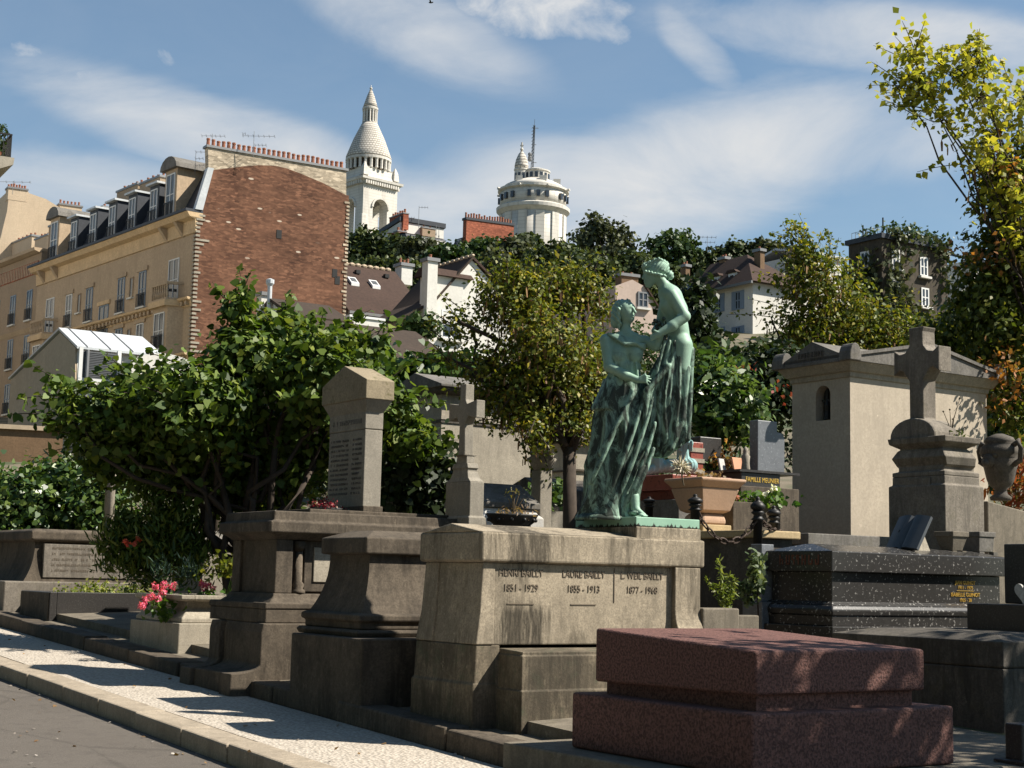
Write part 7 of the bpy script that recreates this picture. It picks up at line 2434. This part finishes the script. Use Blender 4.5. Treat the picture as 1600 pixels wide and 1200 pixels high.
# pale roofs between the two
O = at(1290, 560, 82); O.z = ground_z(O.x, O.y) - 1
f = Fr(O)
h = thing('pale_house', 'pale zinc-roofed house half hidden by the brownish laburnum beside the vine house', 'house', O, TH)
z1, z0 = f.z(381), f.z(398)
MB().box(-1.1, 1.2, 0, 5, -1, z0).build('wall', M['plaster'], h)
slope(h, 'roof', [(-1.3, -.2, z0), (1.4, -.2, z0), (1.4, 2.5, z1), (-1.3, 2.5, z1)], M['zinc'])
slope(h, 'roof', [(-1.3, 2.5, z1), (1.4, 2.5, z1), (1.4, 5.2, z0), (-1.3, 5.2, z0)], M['zinc'])
chimney(h, f.r(1240, 1, z1), f.r(1258, 1, z1), 1, 1.6, z0 - 1, f.z(383), 0, M['facade2'], 'x')
farther(h, 1.6)
O = at(1530, 560, 78); O.z = ground_z(O.x, O.y) - 1
f = Fr(O)
h = thing('slate_house', 'house with a dark slate roof behind the orange leaves at the right', 'house', O, TH)
z0, z1 = f.z(408), f.z(384)
MB().box(-.5, 6, 0, 5, -1, z0).build('wall', M['plaster'], h)
slope(h, 'roof', [(-.7, -.2, z0), (6, -.2, z0), (6, 2, z1), (-.7, 2, z1)], M['slate'])
window(h, 'r', 1.2, z0 - 1.8, .9, 1.3, -.01)
farther(h, 1.7)

# ------------------------------------------------------------------ houses on the hill crest
O = at(634, 430, 195); O.z = ground_z(O.x, O.y) - 3
f = Fr(O)
h = thing('hill_house', 'grey-white house with a sloping ridge of chimney pots under the bell tower', 'house', O, TH)
W_ = lambda px, py: (lambda q_: (q_[0], q_[2]))(plane_hit(f, px, py, 'y'))
S_ = lambda px, py: (lambda q_: (q_[1], q_[2]))(plane_hit(f, px, py, 'x'))
ys, zz = S_(590, 376)
ym, zm_ = S_(633, 347)
MB().prism([(ys + 1, -2), (ys + 1, zz), (ym + .2, zm_), (ym - .2, -2)], 'x', -.6, 6).build('wall', M['plaster'], h)
MB().prism([(ys + 1.3, zz + .05), (ym - .0, zm_ + .1), (ym - .0, zm_ + .7), (ys + 1.3, zz + .6)], 'x', -.8, 6.2).build('coping', M['slate'], h)
chimney(h, -.4, .4, ym - .2, ym + 3.5, zm_ - 1, zm_ + 1.2, 6, M['redbrick'], 'y', pr=.16, ph=.5)
chimney(h, 2.4, 4.4, .2, 1.6, 2, W_(652, 352)[1], 2, M['facade2'], 'x', pr=.18, ph=.45)
O = at(668, 440, 190); O.z = ground_z(O.x, O.y) - 3
f = Fr(O)
W_ = lambda px, py: (lambda q_: (q_[0], q_[2]))(plane_hit(f, px, py, 'y'))
h = thing('hill_house', 'dark slate mansard house with white dormer fronts on the hill below two thin masts', 'house', O, TH)
x1 = W_(702, 380)[0]
z0, z1 = W_(668, 396)[1], W_(668, 366)[1]
MB().box(-2.5, x1, 0, 8, -3, z0).build('wall', M['plaster'], h)
MB().prism([(-.2, z0), (1.4, z1), (6, z1 + .5), (8, z0)], 'x', -2.6, x1 + .2).build('roof', M['slate'], h)
MB().prism([(1.4, z1 + .1), (6, z1 + .9), (6, z1 + .6)], 'x', -2.7, x1 + .2).build('roof_edge', M['redbrick'], h)
for px in (664, 677, 690):
    x = W_(px, 385)[0]
    d = MB().box(x - .6, x + .6, .1, 2, z0 + .2, z0 + 1.9).build('dormer', M['plaster'], h)
    window(d, 'r', x, z0 + .35, .8, 1.3, .095, sill=False)
chimney(h, W_(640, 360)[0], W_(654, 360)[0], 3, 4, z0, W_(647, 354)[1], 2, M['facade2'], 'x', pr=.18, ph=.45)
O = at(727, 440, 185); O.z = ground_z(O.x, O.y) - 3
f = Fr(O)
W_ = lambda px, py: (lambda q_: (q_[0], q_[2]))(plane_hit(f, px, py, 'y'))
h = thing('brick_gable_house', 'house with a bare red brick gable and chimney pots, left of the water tower', 'house', O, TH)
a_, b_ = W_(729, 343), W_(803, 353)
MB().prism([(a_[0], -3), (b_[0], -3), b_, a_], 'y', 0, .8).build('brick_wall', M['redbrick'], h)
MB().prism([(a_[0] - .1, a_[1]), (b_[0] + .1, b_[1]), (b_[0] + .1, b_[1] + .3), (a_[0] - .1, a_[1] + .3)], 'y', -.1, .9).build('coping', M['slate'], h)
first = None
for k in range(18):
    q_ = (k + .4) / 18
    if first is None:
        first = MB().lathe([(.14, 0), (.12, .5), (.14, .52), (.13, .62)], 7).build('chimney_pot', M['pot'], h); o = first
    else:
        o = first.copy(); COL.objects.link(o); o.parent = h
    o.location = (a_[0] + (b_[0] - a_[0]) * q_, .4, a_[1] + (b_[1] - a_[1]) * q_ + .3)
    o.scale = (1, 1, random.uniform(.7, 1.2))
yl = f.s(702, 0, a_[1] - 3)
zE2, zt2 = f.z(392), f.z(364)
MB().box(0, 7, .8, yl, -3, zE2).build('wall', M['tanwall'], h)
MB().prism([(-.1, zE2), (.9, zt2), (6, zt2 + .4), (6, zE2)], 'y', .8, yl).build('mansard_roof', M['slate'], h)
MB().prism([(-.3, zE2 - .2), (.2, zE2 - .2), (1.2, a_[1] - .5), (.9, a_[1])], 'y', .2, .85).build('mansard_edge', M['tanwall'], h)
for k in range(2): window(h, 's', 2.0 + 2.2 * k, zE2 + .2, .9, 1.6, .2, sill=False)
chimney(h, 2.5, 3.3, yl - 2.6, yl + .2, zt2 - .5, f.z(351, 3, yl), 5, M['facade2'], 'y', pr=.16, ph=.5)

# ------------------------------------------------------------------ the bell tower
DT = 380.0
sT = DT / FPX
O = at(570, 420, DT)
zg = ground_z(O.x, O.y)
h_ = lambda py: at(568, py, DT).z - zg
O.z = zg
th_t = math.radians(43)
bt = thing('bell_tower', 'tall white travertine bell tower with a scaled conical dome and lantern, behind the brick building', 'tower', O, th_t)
a = 34 * sT
def sq3(z, k): return (z, -k, k, -k, k)
# belfry with arched openings on all four sides: corner piers, arch rings, lintel
zb0, zb1 = h_(405), h_(297)
hw = a * .42
zs = h_(331)
MB().stack([sq3(-3, a * 1.0), sq3(zb0, a * 1.0)]).build('base', M['travertine'], bt)
for sx in (-1, 1):
    for sy in (-1, 1):
        x0, x1 = sorted((sx * a, sx * hw)); y0, y1 = sorted((sy * a, sy * hw))
        MB().box(x0, x1, y0, y1, zb0 + .01, zb1).build('pier', M['travertine'], bt)
        MB().box(sx * a - .9, sx * a + .9, sy * a - .9, sy * a + .9, zb0, h_(346)).build('buttress', M['travertine'], bt, bevel=.2)
for axis, sgn in (('x', -1), ('x', 1), ('y', -1), ('y', 1)):
    n = 14
    arc = [(hw * math.cos(q_), zs + hw * math.sin(q_)) for q_ in np.linspace(0, math.pi, n + 1)]
    mb = MB(); mr = MB()
    lo, hi = sorted((sgn * a, sgn * (a - 1.9)))
    for k in range(n):
        (p0, q0), (p1, q1) = arc[k], arc[k + 1]
        mb.prism([(p0, q0), (p0, zb1), (p1, zb1), (p1, q1)], axis, lo, hi)
        e_ = 1.22
        mr.prism([(p0, q0), (p0 * e_, zs + (q0 - zs) * e_), (p1 * e_, zs + (q1 - zs) * e_), (p1, q1)], axis, min(sgn * a, sgn * (a + .35)), max(sgn * a, sgn * (a + .35)))
    mb.build('arch_wall', M['travertine'], bt)
    mr.build('arch_moulding', M['travertine'], bt)
    MB().box(*((lo - .2, hi + .2, -a * .95, a * .95) if axis == 'x' else (-a * .95, a * .95, lo - .2, hi + .2)), h_(350), h_(347)).build('string_course', M['travertine'], bt) if False else None
MB().stack([sq3(zb1, a), sq3(zb1 + .6, a + .3), sq3(zb1 + 1.0, a + 1.0), sq3(zb1 + 1.6, a + 1.1)]).build('cornice', M['travertine'], bt)
mb = MB()
for k in range(15):
    p_ = -a + 2 * a * (k + .5) / 15
    for s_ in (-1, 1):
        mb.box(p_ - .22, p_ + .22, s_ * (a + .35) - .45, s_ * (a + .35) + .45, zb1 - .1, zb1 + .9).box(s_ * (a + .35) - .45, s_ * (a + .35) + .45, p_ - .22, p_ + .22, zb1 - .1, zb1 + .9)
mb.build('corbel_row', M['travertine'], bt)
za_ = zb1 + 1.6
MB().stack([sq3(za_ + .001, a + .2), sq3(h_(281), a * .93), sq3(h_(271), a * .88), sq3(h_(269), a * .9)]).build('attic', M['travertine'], bt)
for sx in (-1, 1):
    for sy in (-1, 1):
        MB().stack([(h_(284), sx * a * .9 - .8, sx * a * .9 + .8, sy * a * .9 - .8, sy * a * .9 + .8), (h_(272), sx * a * .9 - .6, sx * a * .9 + .6, sy * a * .9 - .6, sy * a * .9 + .6), (h_(263), sx * a * .9 - .1, sx * a * .9 + .1, sy * a * .9 - .1, sy * a * .9 + .1)]).build('pinnacle', M['travertine'], bt)
R = 36 * sT
MB().lathe([(R * .86, h_(270)), (R * .86, h_(250))], 40).build('drum', M['tomb'], bt)
mb = MB()
for k in range(24):
    q_ = 2 * math.pi * k / 24
    mb.lathe([(.42, h_(269)), (.36, h_(266)), (.36, h_(256)), (.5, h_(254))], 7, (R * .95 * math.cos(q_), R * .95 * math.sin(q_), 0))
mb.build('colonnade', M['travertine'], bt)
MB().lathe([(R * .92, h_(254)), (R * 1.02, h_(254) + .05), (R * 1.02, h_(250)), (R * .9, h_(249))], 40).build('drum_cornice', M['travertine'], bt)
# scaled cone
t = NT('scaled_stone')
c = t.node('TexCoord')
s = t.node('SeparateXYZ', Vector=c.outputs['Object'])
ang = t.math('MULTIPLY', t.math('ARCTAN2', s.outputs[1], s.outputs[0]), 7.0)
cb = t.node('CombineXYZ')
t.t.links.new(ang, cb.inputs[0]); t.t.links.new(s.outputs[2], cb.inputs[1])
b = t.node('TexBrick', Vector=cb.outputs[0], Scale=1.0, Color1=(.60, .55, .48), Color2=(.48, .445, .385), Mortar=(.24, .215, .185))
b.inputs['Mortar Size'].default_value = .10
b.inputs['Brick Width'].default_value = 1.1
b.inputs['Row Height'].default_value = .62
t.bump(b.outputs['Fac'], .6, .1)
M['scales'] = t.base(b.outputs['Color'], .9)
def cone(prof, n, name, mat): return MB().lathe(prof, n).build(name, mat, bt, smooth=True)
cone([(R * 1.0, h_(250)), (36.5 * sT, h_(247)), (33 * sT, h_(238)), (25 * sT, h_(218)), (17 * sT, h_(202)), (12 * sT, h_(192))], 48, 'conical_dome', M['scales'])
MB().lathe([(8.5 * sT, h_(193)), (8.5 * sT, h_(170))], 24).build('lantern_core', M['tomb'], bt)
mb = MB()
for k in range(14):
    q_ = 2 * math.pi * k / 14
    mb.lathe([(.34, h_(192)), (.28, h_(189)), (.28, h_(176)), (.4, h_(173))], 6, (10.6 * sT * math.cos(q_), 10.6 * sT * math.sin(q_), 0))
mb.build('lantern_columns', M['travertine'], bt)
MB().lathe([(11 * sT, h_(173)), (12.8 * sT, h_(172)), (12.8 * sT, h_(169)), (11.5 * sT, h_(168))], 24).build('lantern_cornice', M['travertine'], bt)
cone([(12 * sT, h_(168)), (10 * sT, h_(162)), (6 * sT, h_(150)), (2.2 * sT, h_(141)), (1.2 * sT, h_(140))], 24, 'lantern_dome', M['scales'])
MB().ball((0, 0, h_(138)), 2.4 * sT, 12, 8).tube([(0, 0, h_(137)), (0, 0, h_(133))], .1, 5).build('finial', M['travertine'], bt, smooth=True)

# ------------------------------------------------------------------ the water tower
DW = 300.0
sW = DW / FPX
O = at(831, 420, DW)
zg = ground_z(O.x, O.y)
O.z = zg
h_ = lambda py: at(831, py, DW).z - zg
wt_ = thing('water_tower', 'round white water tower with small windows, domed top and a small turret', 'tower', O, 0)
MB().lathe([(52 * sW, -3), (52 * sW, h_(338))], 48).build('shaft', M['travertine'], wt_, smooth=True)
mb = MB()
for k in range(12):
    q_ = 2 * math.pi * k / 12 + .2
    M4 = Matrix.Rotation(q_, 4, 'Z')
    m2 = MB().box(51.6 * sW, 53.6 * sW, -7 * sW, 7 * sW, -3, h_(340)).xf(M4)
    mb.add(m2.v, m2.f)
mb.build('pilaster_ring', M['travertine'], wt_)
MB().lathe([(52 * sW, h_(339)), (55 * sW, h_(336)), (58.5 * sW, h_(333)), (59 * sW, h_(328)), (56 * sW, h_(326)), (53 * sW, h_(325))], 48).build('gallery_cornice', M['travertine'], wt_)
MB().lathe([(53 * sW, h_(326)), (53 * sW, h_(303))], 48).build('upper_drum', M['travertine'], wt_, smooth=True)
first = None
for k in range(24):
    q_ = 2 * math.pi * (k + .5) / 24
    if k % 4 == 0: continue
    if first is None:
        first = MB().box(0, .6, -.33, .33, 0, 10 * sW).build('window', M['glass'], wt_); o = first
    else:
        o = first.copy(); COL.objects.link(o); o.parent = wt_
    o.location = (52.0 * sW * math.cos(q_), 52.0 * sW * math.sin(q_), h_(319))
    o.rotation_euler = (0, 0, q_)
MB().lathe([(53 * sW, h_(304)), (57 * sW, h_(302)), (57 * sW, h_(299)), (52 * sW, h_(298))], 48).build('cornice', M['travertine'], wt_)
for k in range(8):
    q_ = 2 * math.pi * (k + .5) / 8
    MB().tube([(53 * sW * math.cos(q_), 53 * sW * math.sin(q_), h_(302)), (62 * sW * math.cos(q_), 62 * sW * math.sin(q_), h_(301))], .28, 6).build('gargoyle', M['travertine'], wt_)
MB().lathe([(53 * sW, h_(299)), (46 * sW, h_(292)), (36 * sW, h_(287)), (26 * sW, h_(284)), (24 * sW, h_(283))], 48).build('domed_roof', M['travertine'], wt_, smooth=True)
for q_ in (-2.2, -1.2, -.4):
    MB().box(-.7, .7, -.7, .7, h_(292), h_(284)).xf(Matrix.Translation((40 * sW * math.cos(q_), 40 * sW * math.sin(q_), 0))).build('roof_hatch', M['travertine'], wt_)
tx = -5 * sW
MB().lathe([(21 * sW, h_(284)), (21 * sW, h_(271)), (22.5 * sW, h_(270)), (22.5 * sW, h_(268)), (10 * sW, h_(264))], 32, (4 * sW, 0, 0)).build('lantern', M['travertine'], wt_)
mb = MB()
for k in range(16):
    q_ = 2 * math.pi * k / 16
    mb.box(-.18, .25, -.28, .28, h_(281), h_(273)).xf(Matrix.Identity(4)) if False else None
    m2 = MB().box(21 * sW - .2, 21 * sW + .05, -.3, .3, h_(281), h_(273)).xf(Matrix.Translation((4 * sW, 0, 0)) @ Matrix.Rotation(q_, 4, 'Z'))
    mb.add(m2.v, m2.f)
mb.build('lantern_openings', M['glass'], wt_)
mt = MB()
cx = (-20 * sW, -8 * sW, 0)
MB().lathe([(11 * sW, h_(287)), (11 * sW, h_(270)), (12 * sW, h_(269)), (12 * sW, h_(267))], 20, cx).build('turret', M['travertine'], wt_)
for k in range(10):
    q_ = 2 * math.pi * k / 10
    m2 = MB().box(10.7 * sW, 11.15 * sW, -.25, .25, h_(284), h_(274)).xf(Matrix.Translation(cx) @ Matrix.Rotation(q_, 4, 'Z'))
    mt.add(m2.v, m2.f)
mt.build('turret_openings', M['glass'], wt_)
MB().lathe([(11 * sW, h_(267)), (11 * sW, h_(261)), (9 * sW, h_(252)), (5.5 * sW, h_(244)), (2.5 * sW, h_(240)), (1.5 * sW, h_(238))], 20, cx).build('turret_dome', M['scales'], wt_, smooth=True)
MB().tube([(cx[0], cx[1], h_(239)), (cx[0], cx[1], h_(225))], .16, 6).box(cx[0] - 2.6 * sW, cx[0] + 2.6 * sW, cx[1] - .12, cx[1] + .12, h_(231), h_(229)).ball((cx[0], cx[1], h_(236)), .35, 8, 6).build('cross_finial', M['travertine'], wt_)
mb = MB()
bx_ = (-3 * sW, 0)
for dx, dy in ((-.25, -.2), (.25, -.2), (0, .25)):
    mb.tube([(bx_[0] + dx, dy, h_(268)), (bx_[0] + dx * .5 + .3, dy * .5, h_(196))], .09, 4)
for k in range(14):
    z = h_(268) + (h_(196) - h_(268)) * k / 14
    mb.tube([(bx_[0] - .25, -.2, z), (bx_[0] + .3, -.1, z + .5), (bx_[0], .25, z + .9)], .05, 4)
mb.tube([(bx_[0] + .3, 0, h_(197)), (bx_[0] + .35, 0, h_(186))], .05, 4)
for py, L_ in ((200, 9), (226, 6), (254, 7), (212, 3)): mb.tube([(bx_[0], 0, h_(py)), (bx_[0] + L_ * sW, 0, h_(py))], .07, 4)
for py in (242, 247, 250): mb.ball((bx_[0] - .5, -.3, h_(py)), (.4, .25, .45), 8, 6)
mb.build('radio_mast', M['metal'], wt_)

# ------------------------------------------------------------------ aerials and a bird
antenna('thin rooftop aerial with one horizontal arm above the left end of the brick wall', 331, 209, 232, 86, [(.85, -17, 20, 6)])
antenna('rooftop aerial with two crossing arms above the middle of the brick wall', 396, 205, 235, 86, [(.75, -18, 33, 7), (.28, 2, 20, 4), (.85, -18, -14, 2)])
antenna('square rooftop aerial beside the mansard corner, left of the brick wall', 305, 236, 262, 86, [(.95, 0, 16, 3), (.55, 0, 12, 3), (.15, 0, 14, 3)])
antenna('flag-shaped aerial on the hill roofs, left of the two masts', 654, 323, 352, 192, [(.97, 0, 14, 4)])
antenna('small faint aerial on the hill roof beside the bell tower', 638, 340, 356, 196, [(.97, 0, 9, 3)])
antenna('left one of two plain masts standing close together on the hill', 681, 352, 380, 188, [(.5, -1, 1, 2)])
antenna('right one of two plain masts standing close together on the hill', 685, 354, 385, 187, [(.5, -1, 1, 2)])
antenna('long aerial above the tan gable at the far left', 20, 283, 296, 117, [(.9, -24, 27, 5)])
antenna('low aerial behind the hill trees right of the bending bronze head', 1105, 369, 385, 130, [(.9, -14, 14, 5), (.4, -10, 12, 4)])
o = at(673, 4, 150)
bd = thing('bird', 'tiny dark bird flying high in the sky at the top of the photo', 'bird', o)
MB().ball((0, 0, 0), (.22, .1, .08), 8, 6).ball((.2, 0, .03), .07, 6, 5).build('body', M['iron'], bd, smooth=True)
for s_ in (-1, 1): MB().add([(.08, 0, 0), (-.1, 0, 0), (-.12, s_ * .42, .12), (.0, s_ * .45, .14)], [(0, 1, 2, 3)]).build('wing', M['iron'], bd)

# sunny row of houses across the street from the tan facade (unseen, added to bounce warm light onto it)
O7 = ff_.w(-15, -3, 0); O7.z = ground_z(O7.x, O7.y) - 2
bb = thing('bounce_row', 'unseen house row added across the street to bounce warm light on the apartment building', 'building', O7, math.radians(39))
MB().box(-9, 0, 0, 75, -3, 21).build('wall', M['plaster'], bb)
for k in range(5):
    for j in range(18): MB().box(-.02, .03, 2 + 4 * j, 3.1 + 4 * j, 2 + 3.3 * k, 4 + 3.3 * k).build('window', M['glass'], bb)

# ------------------------------------------------------------------ light, sky, render
SUN_AZ, SUN_EL = math.radians(-4), math.radians(45)      # direction towards the sun, from +X
to_sun = Vector((math.cos(SUN_EL) * math.cos(SUN_AZ), math.cos(SUN_EL) * math.sin(SUN_AZ), math.sin(SUN_EL)))
sd = bpy.data.lights.new('sun', 'SUN')
sd.energy, sd.angle, sd.color = 5.0, math.radians(.5), (1.0, .93, .82)
so = bpy.data.objects.new('sun', sd)
COL.objects.link(so)
so.rotation_euler = to_sun.to_track_quat('Z', 'Y').to_euler()
so.location = (30, 0, 40)

W = bpy.data.worlds.new('World')
SC.world = W
W.use_nodes = True
wt = W.node_tree
wn, wl = wt.nodes, wt.links
bg = wn['Background']
sky = wn.new('ShaderNodeTexSky')
sky.sky_type = 'NISHITA'
sky.sun_disc = False
sky.sun_elevation = SUN_EL
sky.sun_rotation = math.radians(94)
sky.air_density, sky.dust_density, sky.ozone_density = 1.0, 0.6, 1.2
SKY_STRENGTH = 0.05


def wnode(kind, **kw):
    nd = wn.new('ShaderNode' + kind)
    for k, v in kw.items():
        if k in nd.inputs:
            if isinstance(v, bpy.types.NodeSocket): wl.new(v, nd.inputs[k])
            else: nd.inputs[k].default_value = v
        else: setattr(nd, k, v)
    return nd


def wmath(op, a, b=0.0, clamp=False):
    m = wnode('Math', operation=op, use_clamp=clamp)
    for i, v in enumerate((a, b)):
        if isinstance(v, bpy.types.NodeSocket): wl.new(v, m.inputs[i])
        else: m.inputs[i].default_value = v
    return m.outputs[0]


tc = wnode('TexCoord')
sep = wnode('SeparateXYZ', Vector=tc.outputs['Generated'])
AZ = wmath('ARCTAN2', sep.outputs[0], sep.outputs[1])            # 0 towards +Y, growing to +X
EL = wmath('ARCSINE', sep.outputs[2])


def dir_of(px, py):
    v = (_f + _r * ((px - 800) / FPX) + _u * ((600 - py) / FPX)).normalized()
    return math.atan2(v.x, v.y), math.asin(v.z)


def cloud(px, py, lx, ly, ang, soft=1.0):
    """a cloud bank: an elongated soft patch of sky at a bearing and height, half-axes in degrees of arc"""
    a0, e0 = dir_of(px, py)
    da, de = wmath('SUBTRACT', AZ, a0), wmath('SUBTRACT', EL, e0)
    c, s = math.cos(ang), math.sin(ang)
    p = wmath('ADD', wmath('MULTIPLY', da, c), wmath('MULTIPLY', de, s))
    q = wmath('SUBTRACT', wmath('MULTIPLY', de, c), wmath('MULTIPLY', da, s))
    p = wmath('MULTIPLY', p, FPX / lx)
    q = wmath('MULTIPLY', q, FPX / ly)
    d2 = wmath('ADD', wmath('MULTIPLY', p, p), wmath('MULTIPLY', q, q))
    return wmath('SUBTRACT', 1.0, wmath('MULTIPLY', d2, soft), True)


cv = wnode('CombineXYZ')
wl.new(AZ, cv.inputs[0]); wl.new(EL, cv.inputs[1])


def wnoise(scale, sx, sy, rot, det=7, rough=.6, dist=.6):
    mp = wnode('Mapping', Vector=cv.outputs[0])
    mp.inputs['Rotation'].default_value = (0, 0, rot)
    mp.inputs['Scale'].default_value = (sx, sy, 1)
    return wnode('TexNoise', Vector=mp.outputs[0], Scale=scale, Detail=det, Roughness=rough, Distortion=dist).outputs['Fac']


def combine(parts):
    r = parts[0]
    for p in parts[1:]: r = wmath('MAXIMUM', r, p)
    return r


wisp = wnoise(6.5, 1.0, 2.4, .2, 9, .60, .55)
puff = wnoise(24, 1.0, 1.5, 0, 9, .62, .35)
soft = combine([wmath('MULTIPLY', m, k) for m, k in [
    (cloud(1080, 265, 470, 125, .22), 1.0), (cloud(820, 290, 240, 110, .1), .75), (cloud(300, 205, 340, 75, -.24), .85), (cloud(480, 250, 300, 70, -.25), .8),
    (cloud(1350, 55, 420, 66, -.13), .85), (cloud(640, 40, 280, 80, -.35), .75), (cloud(1090, 75, 120, 42, -.75), .8),
    (cloud(680, 330, 300, 90, 0), .8), (cloud(100, 290, 360, 70, 0), .75), (cloud(950, 350, 340, 70, .1), .8), (cloud(1500, 190, 240, 80, .3), .6), (cloud(1150, 150, 260, 40, .2), .4)]])
puffs = combine([wmath('MULTIPLY', m, k) for m, k in [(cloud(850, 8, 170, 62, 0), 1.0), (cloud(925, 42, 80, 34, -.2), .85),
                (cloud(130, 132, 44, 28, .2), .62), (cloud(255, 92, 30, 26, -.6), .40), (cloud(45, 80, 44, 20, -.2), .55)]])


def edge(noise, mask, kmask, thr, width, gate=6.0):
    v_ = wmath('SUBTRACT', wmath('ADD', noise, wmath('MULTIPLY', mask, kmask)), thr)
    return wmath('MULTIPLY', wmath('MULTIPLY', v_, 1.0 / width, True), wmath('MULTIPLY', mask, gate, True))


ca = wmath('MULTIPLY', edge(wmath('MULTIPLY', wisp, 1.0), soft, .58, .52, .72, 2.2), 1.0)
cb_ = wmath('MULTIPLY', edge(wmath('MULTIPLY', puff, 1.25), puffs, .55, .74, .50, 3.0), 1.0)
veil = wmath('ADD', wmath('MULTIPLY', wisp, .20), wmath('MULTIPLY', wmath('SUBTRACT', .42, EL), .38))
ca = wmath('MULTIPLY', wmath('MAXIMUM', wmath('ADD', ca, veil), cb_), .93, True)
mx = wnode('Mix', data_type='RGBA')
wl.new(ca, mx.inputs[0])
tint = wnode('Mix', data_type='RGBA', blend_type='MULTIPLY')
tint.inputs[0].default_value = 1.0
wl.new(sky.outputs[0], tint.inputs[6])
tint.inputs[7].default_value = (.90, 1.14, 1.20, 1)
wl.new(tint.outputs[2], mx.inputs[6])
mx.inputs[7].default_value = (7.3, 7.45, 7.6, 1)
wl.new(mx.outputs[2], bg.inputs['Color'])
bg.inputs['Strength'].default_value = SKY_STRENGTH

SC.view_settings.view_transform = 'Standard'
SC.view_settings.look = 'None'
SC.view_settings.exposure = 1.0
SC.view_settings.gamma = 1.0
SC.render.engine = 'CYCLES'
SC.cycles.max_bounces = 6
SC.cycles.diffuse_bounces = 3
SC.cycles.transparent_max_bounces = 8
SC.cycles.use_denoising = True
